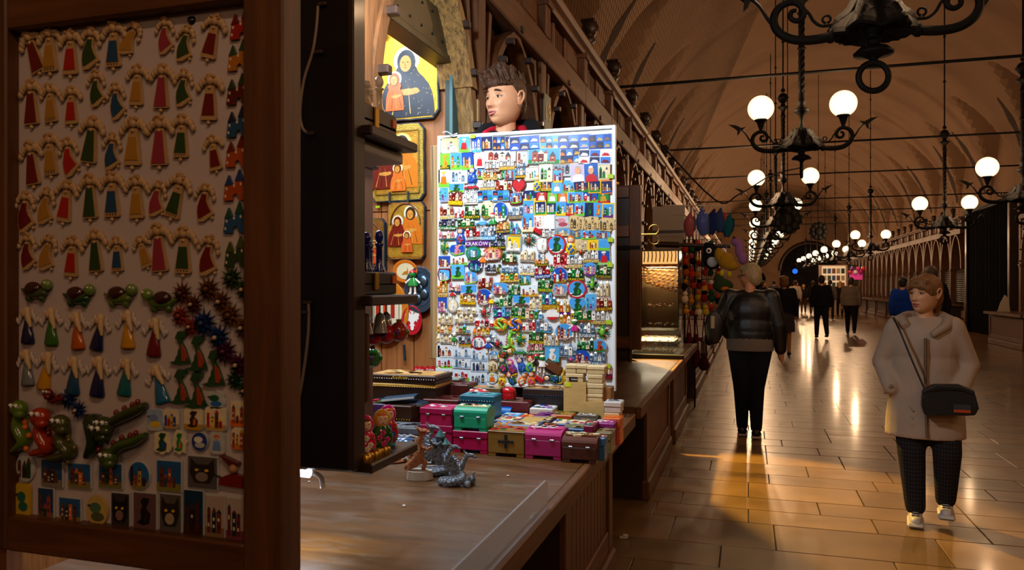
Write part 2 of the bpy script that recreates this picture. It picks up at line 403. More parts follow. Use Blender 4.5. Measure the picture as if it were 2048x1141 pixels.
for k in range(-2, 40):
    if k == -2: continue
    bay(-1, Y0 + PITCH * (k), True if k < 8 else (False if k < 16 else None), shutter=(k >= 1), bust=(k < 20), soffit=(k >= 0), bm='oak' if k >= 0 else 'pine_b')
for k in range(-6, 44):
    Yk = Y0 + PITCH * k
    if 23.0 < Yk < 28.2: continue
    bay(1, Yk, True if k < 14 else (False if k < 26 else None), True, k < 28)
# tall dark curtain over the side passage between the stalls opposite
cu = struct('door_1', (XR, 25.7, 0))
mb = MB(); n = 40; a = []; b_ = []
for i in range(n + 1):
    yy = -2.05 + 4.1 * i / n; xx = -.05 - .03 * math.sin(i * 1.9)
    a.append((xx, yy, .02)); b_.append((xx, yy, 3.75))
mb.strip(a, b_, 'black'); mb.build('curtain', 'curtain', cu)
MB().box((-.08, 0, 3.82), (.16, 4.3, .12)).build('curtain_rail', 'iron', cu)
MB().box((0, -2.12, 1.95), (.2, .16, 3.9)).build('door_post', 'oak_dark', cu); MB().box((0, 2.12, 1.95), (.2, .16, 3.9)).build('door_post', 'oak_dark', cu)

# number sign in the spandrel of the bay after next
def text_mesh(txt, size, depth=.002, key=None, font=None):
    c = bpy.data.curves.new('lettering', 'FONT'); c.body = txt; c.size = size; c.extrude = depth / 2; c.align_x = 'CENTER'; c.align_y = 'CENTER'; c.resolution_u = 2
    me = baked(bpy.data.objects.new('lettering', c))
    me.name = 'lettering'; return me
def color_mesh(me, col):
    me.color_attributes.new('Col', 'FLOAT_COLOR', 'CORNER'); n = len(me.loops); me.color_attributes['Col'].data.foreach_set('color', np.tile(np.array((*K(col), 1), dtype=np.float32), n)); return me
sg = thing('number_sign', 'grey stall number sign reading 19 between two carved arches', 'sign', (XL + .07, 5.70, 2.78))
MB().prism([(-.1, -.1), (-.0, -.27), (.1, -.1), (.1, .19), (-.1, .19)], -.006, .006, '#6e7a70', ax='x').build('plate', 'paint', sg)
put('numeral', color_mesh(text_mesh('19', .2), 'sand'), 'paint', sg, loc=(.009, 0, .05), rot=(PI / 2, 0, PI / 2))

# ------------------------------------------------------------------ counters
def counter(Ya, Yb, Yc, side=-1, label=None, detail=True):
    "slab from Ya to Yb, cabinet under it from Yc to Yb"
    o = thing('stall_counter', label, 'counter', (XL if side < 0 else XR, (Ya + Yb) / 2, 0), (0, 0, 0 if side < 0 else PI), 'stall counters')
    ln = Yb - Ya; sg = 1 if side < 0 else -1
    c0 = (Yc - (Ya + Yb) / 2); c1 = ln / 2 - .04
    if side > 0: c0, c1 = -ln / 2 + .04, -c0
    MB().box((.47, 0, .805), (1.0, ln, .05), b=.004).build('worktop', 'worktop', o)
    MB().box((.985, 0, .797), (.03, ln, .066), b=.004).build('edge_strip', 'oak_h', o)
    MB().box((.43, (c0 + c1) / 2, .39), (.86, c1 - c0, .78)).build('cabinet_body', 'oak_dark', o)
    MB().box((.875, (c0 + c1) / 2, .07), (.06, c1 - c0 + .02, .14), b=.012).build('plinth', 'oak_h', o)
    for yy in (c0 + .05, c1 - .05): MB().box((.872, yy, .45), (.03, .1, .66), b=.005).build('stile', 'oak', o)
    MB().box((.870, (c0 + c1) / 2, .735), (.028, c1 - c0 - .2, .09), b=.005).build('rail', 'oak_h', o); MB().box((.870, (c0 + c1) / 2, .2), (.028, c1 - c0 - .2, .1), b=.005).build('rail', 'oak_h', o)
    if detail:
        n = max(4, int((c1 - c0 - .2) / .075)); wd = (c1 - c0 - .2) / n
        sm = MB().box((0, 0, 0), (.012, wd - .008, .44), b=.004).mesh('panel_board')
        for i in range(n): put('panel_board', sm, 'oak', o, loc=(.866, c0 + .1 + wd * (i + .5), .47))
    return o
m = mat('worktop', '#5c3a16', rough=.3, wood=(3.5, 26, 26), var=.5, coat=.15, bump=.05)
nt = m.node_tree; N = nt.nodes; B = N['Principled BSDF']
tc = N.new('ShaderNodeTexCoord'); mp = N.new('ShaderNodeMapping'); mp.inputs['Scale'].default_value = (1.2, 3.2, 1); mp.inputs['Rotation'].default_value = (0, 0, .5); nz = N.new('ShaderNodeTexNoise'); nz.inputs['Scale'].default_value = 3; nz.inputs['Detail'].default_value = 9; nz.inputs['Roughness'].default_value = .7
nt.links.new(tc.outputs['Object'], mp.inputs[0]); nt.links.new(mp.outputs[0], nz.inputs['Vector'])
rp = N.new('ShaderNodeValToRGB'); rp.color_ramp.elements[0].position = .5; rp.color_ramp.elements[0].color = (0, 0, 0, 1); rp.color_ramp.elements[1].position = .72; rp.color_ramp.elements[1].color = (.36, .36, .36, 1); nt.links.new(nz.outputs['Fac'], rp.inputs[0])
mx = N.new('ShaderNodeMix'); mx.data_type = 'RGBA'; nt.links.new(rp.outputs[0], mx.inputs[0]); nt.links.new(B.inputs['Base Color'].links[0].from_socket, mx.inputs[6]); mx.inputs[7].default_value = (*K('#7c7a74'), 1); nt.links.new(mx.outputs[2], B.inputs['Base Color'])
mr = N.new('ShaderNodeMapRange'); mr.inputs['To Min'].default_value = .22; mr.inputs['To Max'].default_value = .6; nt.links.new(nz.outputs['Fac'], mr.inputs[0]); nt.links.new(mr.outputs[0], B.inputs['Roughness'])
counter(1.27, 3.96, 2.86, -1, 'worn brown stall counter carrying the painted boxes')
counter(4.18, 7.0, 5.32, -1, 'bare polished stall counter behind the magnet board')
counter(7.06, 8.95, 7.3, -1, 'stall counter carrying the lit jewellery cabinet')
for j in range(4): counter(10.0 + 2.86 * j, 12.75 + 2.86 * j, 10.3 + 2.86 * j, -1, 'stall counter %s past the hanging plush toys' % ('just', 'second', 'third', 'fourth')[j], False)
for j, Yk in enumerate((13.6, 16.6, 19.6)): counter(Yk, Yk + 2.8, Yk + .2, 1, ('panelled counter nearest on the opposite stall row', 'panelled counter second along the opposite row', 'panelled counter beside the dark curtain')[j], j > 1)
for j in range(6): counter(28.6 + 3 * j, 31.4 + 3 * j, 28.8 + 3 * j, 1, 'counter %s beyond the dark curtain on the opposite row' % ORD[j], False)
# ------------------------------------------------------------------ wrought-iron chandeliers with globes
m = bpy.data.materials.new('opal_glass'); m.use_nodes = True; nt = m.node_tree; nt.nodes.clear()
o_ = nt.nodes.new('ShaderNodeOutputMaterial'); em = nt.nodes.new('ShaderNodeEmission'); tr = nt.nodes.new('ShaderNodeBsdfTransparent'); ad = nt.nodes.new('ShaderNodeAddShader')
lw = nt.nodes.new('ShaderNodeLayerWeight'); lw.inputs[0].default_value = .35; cr = nt.nodes.new('ShaderNodeValToRGB')
cr.color_ramp.elements[0].color = (1, .88, .62, 1); cr.color_ramp.elements[1].color = (1, .66, .33, 1)
nt.links.new(lw.outputs['Facing'], cr.inputs[0]); nt.links.new(cr.outputs[0], em.inputs[0]); em.inputs[1].default_value = 1.25; tr.inputs[0].default_value = (.5, .46, .4, 1)
nt.links.new(em.outputs[0], ad.inputs[0]); nt.links.new(tr.outputs[0], ad.inputs[1]); nt.links.new(ad.outputs[0], o_.inputs[0]); M['opal_glass'] = m
WARM = (1.0, .66, .41)
CH = {}
def s2(x, y): return ((x - 500) * .001664, 0, (680 - y) * .001664)     # measured off the second chandelier; z=0 at the cup
def chandelier_meshes():
    z = lambda y: (680 - y) * .001664
    hub = MB()
    hub.lathe([(.055, z(620)), (.05, z(600)), (.075, z(570)), (.1, z(530)), (.1, z(450)), (.055, z(440)), (.035, z(410)), (.022, z(380)), (.03, z(330)), (.095, z(300)), (.1, z(285)), (.08, z(270)), (.045, z(262)), (.05, z(225)), (.065, z(215)), (.04, z(205)), (.04, z(140))], 14)
    rg_ = []      # lobed skirt of cast leaves, hollow below
    for (r, zz) in ((.10, z(440)), (.125, z(465)), (.16, z(500)), (.2, z(535)), (.245, z(570)), (.262, z(592)), (.25, z(602)), (.2, z(578)), (.13, z(570)), (.07, z(582)), (.05, z(605))):
        rg_.append([((r * (1 + (.10 * math.cos(6 * a) + .05 * math.cos(18 * a)) * min(1, r / .2))) * math.cos(a), (r * (1 + (.10 * math.cos(6 * a) + .05 * math.cos(18 * a)) * min(1, r / .2))) * math.sin(a), zz + (.012 * math.cos(6 * a) if r > .15 else 0)) for a in [2 * PI * k / 48 for k in range(48)]])
    for a_, b_ in zip(rg_[:-1], rg_[1:]): hub.strip(a_, b_, close=True)
    CH['hub'] = hub.mesh('hub')
    lf = MB()        # acanthus leaf: curved tapering blade with ribs
    prev = None
    for k in range(9):
        t = k / 8; x = .085 + .17 * t ** 1.1; zz = z(450) - .20 * t ** 1.6 + .02 * math.sin(t * 9); w_ = .055 * math.sin(PI * (.15 + .8 * t)) + .012
        ringp = [(x - .012, -w_, zz - .02), (x + .014, -w_ * .5, zz + .012), (x + .004, 0, zz), (x + .014, w_ * .5, zz + .012), (x - .012, w_, zz - .02)]
        if prev: lf.strip(prev, ringp)
        prev = ringp
    CH['leaf'] = lf.mesh('acanthus_leaf')
    arm = MB()
    main = [s2(560, 560), s2(620, 575), s2(660, 596), s2(740, 605), s2(810, 596), s2(860, 565), s2(882, 520), s2(872, 475), s2(840, 448), s2(800, 444), s2(772, 468), s2(766, 505), s2(790, 522), s2(815, 508), s2(812, 482), s2(793, 478)]
    pp = smooth_path(main, 4); n = len(pp)
    rad = [.05 - .012 * min(1, i / 8) if i < 9 else .034 - .02 * ((i - 9) / (n - 9)) for i in range(n)]
    arm.tube(pp, rad, n=8)
    arm.lathe([(.036, -.02), (.05, -.01), (.055, .015), (.04, .03)], 10, M=Matrix.Translation(s2(655, 594)) @ Matrix.Rotation(R(80), 4, 'Y'))
    sc_ = smooth_path([s2(625, 545), s2(690, 552), s2(725, 530), s2(745, 495), s2(770, 468)], 4); arm.tube(sc_, .011, n=6)
    cc = s2(677, 525); arm.tube([(cc[0] + .026 * math.cos(a), 0, cc[2] + .026 * math.sin(a)) for a in [-PI / 2 + .1 + i * .5 for i in range(13)]], .009, n=6)
    CH['arm'] = arm.mesh('scroll_arm')
    fk = MB()
    fk.tube(smooth_path([s2(872, 548), s2(905, 505), s2(940, 445), s2(975, 412)], 4), [.013] * 5 + [.012] * 8, n=6)
    fk.prism([(s2(x, y)[0], s2(x, y)[2]) for x, y in ((935, 396), (970, 402), (1015, 378), (1072, 370), (1030, 398), (1000, 425), (1003, 466), (985, 450), (975, 425), (958, 418))], -.014, .014)
    CH['fluke'] = fk.mesh('fluke')
    hd = MB(); hd.lathe([(.014, z(450)), (.02, z(430)), (.045, z(385)), (.06, z(360)), (.085, z(352)), (.085, z(338)), (.06, z(330))], 12, c=s2(815, 680))
    CH['holder'] = hd.mesh('globe_holder')
    gl = MB(); gl.ball((s2(815, 0)[0], 0, z(250)), .175, n=28, m=18); CH['globe'] = gl.mesh('glass_globe')
    cup = MB(); cup.lathe([(.03, z(620)), (.05, z(635)), (.04, z(645)), (.09, z(655)), (.128, z(676)), (.125, z(684)), (.07, z(688)), (.03, z(700)), (.025, z(712)), (.0, z(716))], 16); CH['cup'] = cup.mesh('drip_cup')
    rg = MB(); rg.tube([(.095 * math.cos(a), 0, z(712) - .10 + .095 * math.sin(a)) for a in [2 * PI * i / 28 for i in range(29)]], .021, n=8); CH['ring'] = rg.mesh('hanging_ring')
    sh = MB(); ht = 1.05                      # twisted shaft
    for q in range(3):
        sh.tube([(.018 * math.cos(t * 22 + q * 2.09), .018 * math.sin(t * 22 + q * 2.09), z(140) + t) for t in [ht * i / 60 for i in range(61)]], .026, n=6)
    sh.lathe([(.03, z(140) + ht * .55), (.06, z(140) + ht * .57), (.03, z(140) + ht * .6)], 10); CH['shaft'] = sh.mesh('twisted_shaft')
    kn = MB(); zt = z(140) + ht
    kn.lathe([(.035, zt), (.06, zt + .02), (.04, zt + .05), (.035, zt + .12), (.05, zt + .16), (.1, zt + .2), (.11, zt + .22), (.05, zt + .24), (.035, zt + .3)], 10)
    kn.ball((0, 0, zt + .4), (.1, .1, .11), n=12, m=8); kn.lathe([(.115, zt + .39), (.13, zt + .4), (.115, zt + .41)], 12); kn.ball((0, 0, zt + .56), .045, n=8, m=6)
    CH['knob'] = kn.mesh('rod_knob'); CH['zt'] = zt + .58
chandelier_meshes(); CH['bead'] = MB().ball((0, 0, 0), .035, n=8, m=6).mesh('rod_bead')
def chandelier(loc, label, rot=0, ringrot=0, lights=2, energy=120, detail=True):
    o = thing('chandelier', label, 'chandelier', loc, (0, 0, rot), 'iron globe chandeliers')
    put('hub', CH['hub'], 'iron', o); put('drip_cup', CH['cup'], 'iron', o); put('twisted_shaft', CH['shaft'], 'iron', o); put('rod_knob', CH['knob'], 'iron', o)
    put('hanging_ring', CH['ring'], 'iron', o, rot=(0, 0, ringrot))
    if detail:
        for k in range(6): put('acanthus_leaf', CH['leaf'], 'iron', o, rot=(0, 0, k * PI / 3))
    for s_ in (0, PI):
        put('scroll_arm', CH['arm'], 'iron', o, rot=(0, 0, s_)); put('fluke', CH['fluke'], 'iron', o, rot=(0, 0, s_)); h_ = put('globe_holder', CH['holder'], 'iron', o, rot=(0, 0, s_))
        put('glass_globe', CH['globe'], 'opal_glass', h_)
        if lights == 2:
            lamp('globe_bulb', 'POINT', (s2(815, 0)[0], 0, (680 - 250) * .001664), energy, WARM, h_, shadow_soft_size=.06)
    if lights == 1: lamp('globe_bulb', 'POINT', (s2(815, 0)[0], 0, (680 - 250) * .001664), energy * 2, WARM, h_, shadow_soft_size=.06)
    zb = CH['zt']; top = min(VZ + VR * 1.02 * math.sqrt(max(.05, 1 - ((loc[0] - CX) / VR) ** 2)), 9.9) - loc[2]
    MB().tube([(0, 0, zb), (0, 0, top)], .016, n=6).build('suspension_rod', 'iron', o)
    for k in range(3): put('rod_bead', CH['bead'], 'iron', o, loc=(0, 0, zb + (top - zb) * (.25 + .25 * k)))
    return o
def chp(px, py, d): v = on_d(px, py, d); return (v.x, v.y, v.z)
ENERGY = 53
left_row = [(1747, 108, 5.1, .05, 0.1), (1603, 318, 10.3, .03, 1.45), (1566, 424, 15.7, 0, .9), (1551, 462, 21, 0, .3), (1541, 487, 26.3, 0, .7), (1533, 503, 31.6, 0, .2), (1528, 513, 37, 0, .5), (1524, 520, 42.3, 0, 0), (1521.5, 526, 47.6, 0, 0), (1519, 530, 53, 0, 0), (1517, 533.5, 58.5, 0, 0), (1515.5, 536, 64, 0, 0)]
names = ['huge', 'second']
for i, (px, py, d, rt, rr) in enumerate(left_row):
    lab = ['wrought-iron chandelier overhead whose big hanging ring dominates the top', 'chandelier with two cream globes above the walking woman', 'third chandelier along the near row with its ring edge on'][i] if i < 3 else 'small chandelier, %s along the near row of globes' % ORD[i]
    chandelier(chp(px, py, d), lab, rt, rr, 2 if i < 2 else 1, ENERGY * (1.1 if i < 2 else 2.6), i < 6)
right_row = [(2046, 418, 12.7), (1889, 467, 18.0), (1741, 508, 28.5), (1698, 520, 34), (1670, 527, 39.5), (1650, 531, 45), (1635, 534, 50.5), (1622, 537, 56), (1612, 539, 61)]
for i, (px, py, d) in enumerate(right_row):
    lab = ['chandelier half cut off by the edge, one cream globe showing', 'chandelier with two globes above the beige-coated woman', 'chandelier hanging before the far arcade with ring face on'][i] if i < 3 else 'small chandelier, %s along the far row of globes' % ORD[i]
    chandelier(chp(px, py, d), lab, 0, .2 * i, 2 if i < 2 else 1, ENERGY * (1.1 if i < 2 else 2.6), i < 4)
# the same rows run on behind the viewer and light the near stalls
for i, (x, y_) in enumerate(((.75, -.9), (.75, -6.2), (4.4, 6.6), (4.4, 1.2), (4.4, -4.2))): chandelier((x, y_, 3.1), 'globe chandelier %s behind the viewpoint' % ('just', 'farther', 'opposite, second', 'opposite, third', 'opposite, fourth')[i], 0, .3 * i, 2 if i in (0, 3) else 1, ENERGY * 1.45, False)
# iron tie rods across the hall at the chandeliers
for i, (px, py, d) in enumerate(((1603, 143, 10.3), (1562, 288, 15.7), (1551, 350, 21), (1541, 400, 26.3), (1533, 425, 31.6), (1528, 450, 37))):
    p = on_d(px, py, d); y_ = p.y
    tr_ = MB(); tr_.tube([(-3.1, y_ + .08, p.z), (8.3, y_ + .08, p.z)], .022, n=6); o = tr_.build('tie_rod', 'iron'); tag(o, 'thin iron tie rod across the vault, %s from the camera' % ORD[i], 'tie rod', 'iron tie rods')
# slack cables looping between chandelier rods and wall
cb = MB().tube(smooth_path([on_d(1741, 410, 28.5), on_d(1780, 428, 27.5), on_d(1830, 445, 26), on_d(1880, 452, 25.2), (6.62, 23.2, 3.9)], 4), .012, n=5).build('cable', 'iron'); tag(cb, 'slack dark cable sagging beside the chandelier over the arcade', 'cable')
cb = MB().tube(smooth_path([(-1.4, 11.6, 3.79), on_d(1430, 400, 12.5), on_d(1480, 388, 13), on_d(1545, 350, 15.7), on_d(1605, 335, 15.8)], 5), .014, n=5).build('cable', 'iron'); tag(cb, 'cable swagged from the cornice to the middle chandelier', 'cable')
# heraldic wheels hung in the far nave
for (px, py, d, r, lab) in ((1575, 440, 19, .33, 'dark round crest hanging high between the chandeliers'), (1637, 463, 30, .34, 'dark leafy crest hanging in front of the far arch')):
    p = on_d(px, py, d); o = thing('hanging_crest', lab, 'crest', p)
    n = 28; MB().prism([((r + (.04 if i % 2 else -.02)) * math.cos(2 * PI * i / n), (r * 1.05 + (.04 if i % 2 else -.02)) * math.sin(2 * PI * i / n)) for i in range(n)], -.06, .06).build('shield', 'iron', o)
    for i in range(9): MB().ball((r * .7 * math.cos(i * .698), -.06, r * .75 * math.sin(i * .698)), (.1, .05, .12), n=8, m=6).build('leaf', 'iron', o)
    MB().ball((0, -.06, 0), (.14, .06, .18)).build('boss', 'iron', o)
    MB().tube([(0, 0, r), (0, 0, VZ + VR * 1.02 * math.sqrt(1 - ((p.x - CX) / VR) ** 2) + .02 - p.z)], .012, n=5).build('suspension_rod', 'iron', o)
# ------------------------------------------------------------------ small souvenirs, built facing -y, x to the side, z up
def xz(pts, sx, sz=None): sz = sz or sx; return [(a * sx, b * sz) for a, b in pts]
_mc = {}
def cached(key, fn):
    if key not in _mc: _mc[key] = fn()
    return _mc[key]
def lumps(mb, cx, cz, rx, rz, col, n, r, rng, y=-.05):
    for i in range(n):
        a = rng.uniform(0, 2 * PI); q = math.sqrt(rng.random())
        mb.ball((cx + rx * q * math.cos(a), y - .02 * rng.random(), cz + rz * q * math.sin(a)), (r * rng.uniform(.7, 1.1), .05, r * rng.uniform(.7, 1.2)), col, n=7, m=5)
# --- clay angel with a long painted dress; unit height
def angel_parts(col, bent, seed):
    rng = random.Random(seed); out = {}
    d = MB(); clay = '#c09a68'
    if not bent:
        o = [(-.085, -.22), (.085, -.22), (.13, -.5), (.19, -.86), (.17, -.89), (-.17, -.89), (-.19, -.86), (-.13, -.5)]
        d.prism(o, -.055, 0, clay)
        z0, z1 = (-.38, -.8) if seed % 3 else (-.26, -.86)
        lerp = lambda z: .07 + (.155 - .07) * ((-z - .22) / .66)
        d.prism([(-lerp(z0), z0), (lerp(z0), z0), (lerp(z1), z1), (-lerp(z1), z1)], -.07, -.05, col)
        if seed % 3 == 1:
            for k in range(4): d.prism([(-.12 + k * .07, -.83), (-.085 + k * .07, -.83), (-.1 + k * .07, -.87)], -.066, -.05, 'dbrown')
    else:
        o = [(-.07, -.22), (.09, -.22), (.11, -.42), (.2, -.56), (.34, -.72), (.08, -.95), (-.08, -.98), (-.15, -.8), (-.17, -.6), (-.13, -.4)]
        d.prism(o, -.055, 0, clay)
        d.prism([(-.06, -.27), (.06, -.27), (.075, -.43), (.16, -.57), (.26, -.68), (-.02, -.88), (-.08, -.9), (-.13, -.75), (-.145, -.6), (-.1, -.4)], -.07, -.05, col)
        for k in range(4): d.ball((.27 - k * .075, -.06, -.735 - k * .058), .012, 'cream', n=5, m=4)
    out['dress'] = d.mesh('dress')
    for sg, nm in ((-1, 'wl'), (1, 'wr')):
        w_ = MB()
        for k in range(4): w_.ball((sg * (.11 + .055 * k), -.035, -.12 - .022 * k * k * (1.2 if bent else .8)), (.062, .055, .1 - .006 * k), '#c9a67c', n=7, m=5, M=None)
        out[nm] = w_.mesh('wing')
    h = MB(); h.ball((0, -.06, -.12), (.09, .07, .1), '#cda578', n=9, m=7); lumps(h, 0, -.05, .1, .05, '#b98d58', 11, .042, rng, -.06); h.ball((0, -.06, -.26), (.04, .035, .04), '#cda578', n=7, m=5)
    out['head'] = h.mesh('head')
    f = MB(); f.ball((.3 if bent else 0, -.03, -.83 if bent else -.94), .042, '#d0a878', n=8, m=6); out['foot'] = f.mesh('foot')
    return out
def angel(name, label, p_head, p_foot, col, bent, seed, group):
    ps = cached(('angel', col, bent, seed % 6), lambda: angel_parts(col, bent, seed % 6))
    p_head, p_foot = Vector(p_head), Vector(p_foot); v = p_foot - p_head; ln = v.length * (1.06 if not bent else 1.22); a = math.atan2(v.x, -v.z)
    if bent: a -= .33
    o = thing(name, label, 'magnet', p_head + Vector((0, 0, ln * .1)), (0, -a, 0), group, ln)
    put('dress', ps['dress'], 'glaze', o); put('wing', ps['wl'], 'clay', o); put('wing', ps['wr'], 'clay', o); put('head', ps['head'], 'clay', o); put('foot', ps['foot'], 'clay', o)
    return o
# --- glazed angel with bell dress
def bell_parts(col, seed):
    out = {}; d = MB()
    d.lathe([(0, 0), (.19, .0), (.2, .05), (.15, .3), (.09, .5), (.05, .62)], 14, col, (0, -.02, -1), sy=.5); out['dress'] = d.mesh('dress')
    h = MB(); h.ball((-.02, -.07, -.27), (.085, .07, .1), '#d9a87c', n=10, m=7); out['head'] = h.mesh('head')
    r = MB(); r.ball((.02, -.045, -.22), (.11, .08, .12), '#d8b98c', n=9, m=7); r.tube([(.06, -.06, -.25), (.11, -.08, -.42), (.17, -.08, -.6)], [.07, .065, .03], '#d8b98c', n=7); out['hair'] = r.mesh('hair')
    for sg, nm in ((-1, 'wl'), (1, 'wr')):
        w_ = MB()
        for k in range(4): w_.ball((sg * (.17 + .05 * k), -.02, -.28 - .09 * k + .12 * (k == 3)), (.05, .035, .12 - .015 * k), '#cfc2bc', n=7, m=5)
        out[nm] = w_.mesh('wing')
    return out
def bell_angel(label, p_top, p_bot, col, seed, group):
    ps = cached(('bell', col), lambda: bell_parts(col, seed)); p_top, p_bot = Vector(p_top), Vector(p_bot); v = p_bot - p_top; ln = v.length * 1.18; a = math.atan2(v.x, -v.z)
    o = thing('angel_magnet', label, 'magnet', p_top + Vector((0, 0, ln * .16)), (0, -a, 0), group, ln)
    put('dress', ps['dress'], 'gloss', o); put('head', ps['head'], 'clay', o); put('hair', ps['hair'], 'clay', o); put('wing', ps['wl'], 'clay', o); put('wing', ps['wr'], 'clay', o)
    return o
def castle(label, p, wd, col, roof, group):
    o = thing('castle_magnet', label, 'magnet', p, (0, 0, 0), group, wd)
    def wall():
        m_ = MB(); m_.prism([(-.5, -.45), (-.13, -.45), (-.12, -.3), (0, -.2), (.12, -.3), (.13, -.45), (.5, -.45), (.46, 0), (.3, .05), (.3, .22), (.0, .22), (-.02, .1), (-.42, .05)], -.09, 0, col); return m_.mesh('castle_wall')
    def rf():
        m_ = MB(); m_.prism([(-.44, .04), (-.12, .09), (-.27, .42)], -.11, 0, roof); m_.prism([(-.02, .2), (.32, .2), (.15, .6)], -.11, 0, roof); m_.prism([(.3, .05), (.48, .05), (.4, .3)], -.1, 0, roof); return m_.mesh('roof')
    def wn():
        m_ = MB()
        for x, z in ((-.35, -.05), (-.05, .05), (.22, .1), (.38, -.08), (-.4, -.3), (.38, -.32)): m_.prism(ellipse(x, z, .035, .055, 7), -.1, -.08, 'cream')
        return m_.mesh('windows')
    put('castle_wall', cached(('cw', col), wall), 'glaze', o); put('turret_roof', cached(('cr', roof), rf), 'glaze', o); put('window_dots', cached('cwin', wn), 'glaze', o)['kind'] = 'stuff'
def turtle(label, p, wd, flip, group, col='#4a6a28'):
    o = thing('turtle_magnet', label, 'magnet', p, (0, 0, 0), group, (wd * flip, wd, wd))
    b = MB(); b.ball((0, -.06, -.08), (.36, .1, .14), col, n=12, m=7); b.tube([(-.3, -.05, -.05), (-.45, -.05, .02)], [.07, .03], col, n=6); 
    for x in (-.22, .18): b.ball((x, -.06, -.2), (.09, .07, .1), col, n=8, m=5)
    b.build('body', 'gloss', o); MB().ball((-.06, -.08, .03), (.25, .12, .17), '#3a1a14', n=12, m=8).build('shell', 'gloss', o)
    h = MB(); h.ball((.36, -.08, .12), (.15, .1, .14), '#6c8a3c', n=10, m=7); h.build('head', 'gloss', o)
    MB().ball((.4, -.17, .17), .03, 'white', n=6, m=5).build('eye', 'gloss', o)
def flower(label, p, wd, col, group, two=True):
    o = thing('flower_magnet', label, 'magnet', p, (0, 0, 0), group, wd)
    def bl(cx, cz, r, seed):
        m_ = MB()
        for ring_, n, rr in ((0, 12, 1.), (1, 8, .62)):
            for k in range(n):
                a = 2 * PI * k / n + ring_ * .3 + seed; c, s_ = math.cos(a), math.sin(a)
                m_.add([(cx + c * r * .2 - s_ * r * .16, -.05 - .05 * ring_, cz + s_ * r * .2 + c * r * .16), (cx + c * r * rr, -.06 - .06 * ring_, cz + s_ * r * rr), (cx + c * r * .2 + s_ * r * .16, -.05 - .05 * ring_, cz + s_ * r * .2 - c * r * .16), (cx + c * r * .55 * rr, -.1 - .08 * ring_, cz + s_ * r * .55 * rr), (cx + c * r * .15, 0, cz + s_ * r * .15)], [(0, 3, 1), (3, 2, 1), (0, 1, 4), (1, 2, 4)], col)
        m_.ball((cx, -.15, cz), r * .2, col, n=8, m=5); return m_
    bl(-.16, .1, .36, 0).build('blossom', 'glaze', o)
    if two: bl(.2, -.18, .32, .4).build('blossom', 'glaze', o); MB().ball((.2, -.2, -.18), .05, '#d0b090', n=6, m=5).build('flower_eye', 'glaze', o)
def small_dragon(label, p, ht, group, flip=1, rot=0):
    o = thing('dragon_magnet', label, 'magnet', p, (0, rot, 0), group, (ht * flip, ht, ht))
    b = MB(); b.prism([(-.1, .5), (.16, .5), (.2, .4), (.12, .32), (.02, .28), (.02, .18), (.14, .0), (.22, -.2), (.28, -.34), (.3, -.44), (-.1, -.5), (-.42, -.44), (-.2, -.38), (-.16, -.26), (-.1, -.2), (-.08, -.06), (-.02, .02), (-.05, .16), (-.1, .26), (-.2, .3)], -.1, 0, 'dgreen', inset=.06); b.build('body', 'gloss', o)
    MB().prism([(.05, .12), (.16, -.02), (.24, -.22), (.2, -.36), (.08, -.34), (.06, -.1)], -.13, -.08, '#a8401c').build('belly', 'gloss', o)
def big_dragon(label, path, rad, col, back, p, group, eye=True):
    "path: points relative to p, head first"
    o = thing('dragon_magnet', label, 'magnet', p, (0, 0, 0), group)
    pp = smooth_path([(a, -.012, b) for a, b in path], 4); n = len(pp)
    MB().tube(pp, [rad * (.55 + .6 * math.sin(PI * min(1, .12 + i / n * .95))) for i in range(n)], col, n=9, sq=(1, .6)).build('body', 'glaze', o)
    h = MB(); h.ball((path[0][0], -.02, path[0][1]), (rad * 1.25, rad * .9, rad * 1.1), col, n=10, m=8); h.ball((path[0][0] + rad * .5, -.026, path[0][1] - rad * .6), (rad * .8, rad * .6, rad * .6), col, n=9, m=6); h.build('head', 'glaze', o)
    for s_ in (-1, 1): MB().ball((path[0][0] + s_ * rad * .4, -.02 - rad * .75, path[0][1] + rad * .45), rad * .3, 'white', n=7, m=5).ball((path[0][0] + s_ * rad * .4, -.02 - rad, path[0][1] + rad * .4), rad * .13, 'black', n=5, m=4).build('eye', 'gloss', o)
    sp = MB()
    for i in range(3, n - 2, 2):
        t = (pp[i + 1] - pp[i - 1]).normalized(); nn = Vector((-t.z, 0, t.x)); q = pp[i] + nn * rad * .8
        sp.ball(q, (rad * .35, rad * .35, rad * .4), back, n=6, m=4)
    sp.build('back_crest', 'glaze', o)
    return o
# --- printed town views in low relief
def towers(mb, w_, h, y0, cols, seed, base=-.35, n=4, ymax=.42, th=.0012):
    rng = random.Random(seed); x = -w_ * .4
    for k in range(n):
        tw = w_ * .8 / n * rng.uniform(.55, 1.0); x0 = -w_ * .4 + w_ * .8 * k / n; ht = h * rng.uniform(.25, .55) if k % 2 else h * rng.uniform(.45, .68)
        c = cols[k % len(cols)]; zb = base * h
        mb.prism([(x0, zb), (x0 + tw, zb), (x0 + tw, zb + ht), (x0, zb + ht)], y0 - th, y0, c)
        mb.prism([(x0 - tw * .08, zb + ht), (x0 + tw * 1.08, zb + ht), (x0 + tw * .5, min(zb + ht + tw * rng.uniform(.5, 1.3), h * ymax))], y0 - th * .8, y0, cols[(k + 1) % len(cols)] if rng.random() < .6 else 'dgrey')
        for q in range(2): mb.prism(xz([(x0 + tw * .3, zb + ht * (.25 + .35 * q)), (x0 + tw * .7, zb + ht * (.25 + .35 * q)), (x0 + tw * .7, zb + ht * (.4 + .35 * q)), (x0 + tw * .3, zb + ht * (.4 + .35 * q))], 1), y0 - th * 1.4, y0 - th * .5, 'cream' if rng.random() < .5 else 'dbrown')
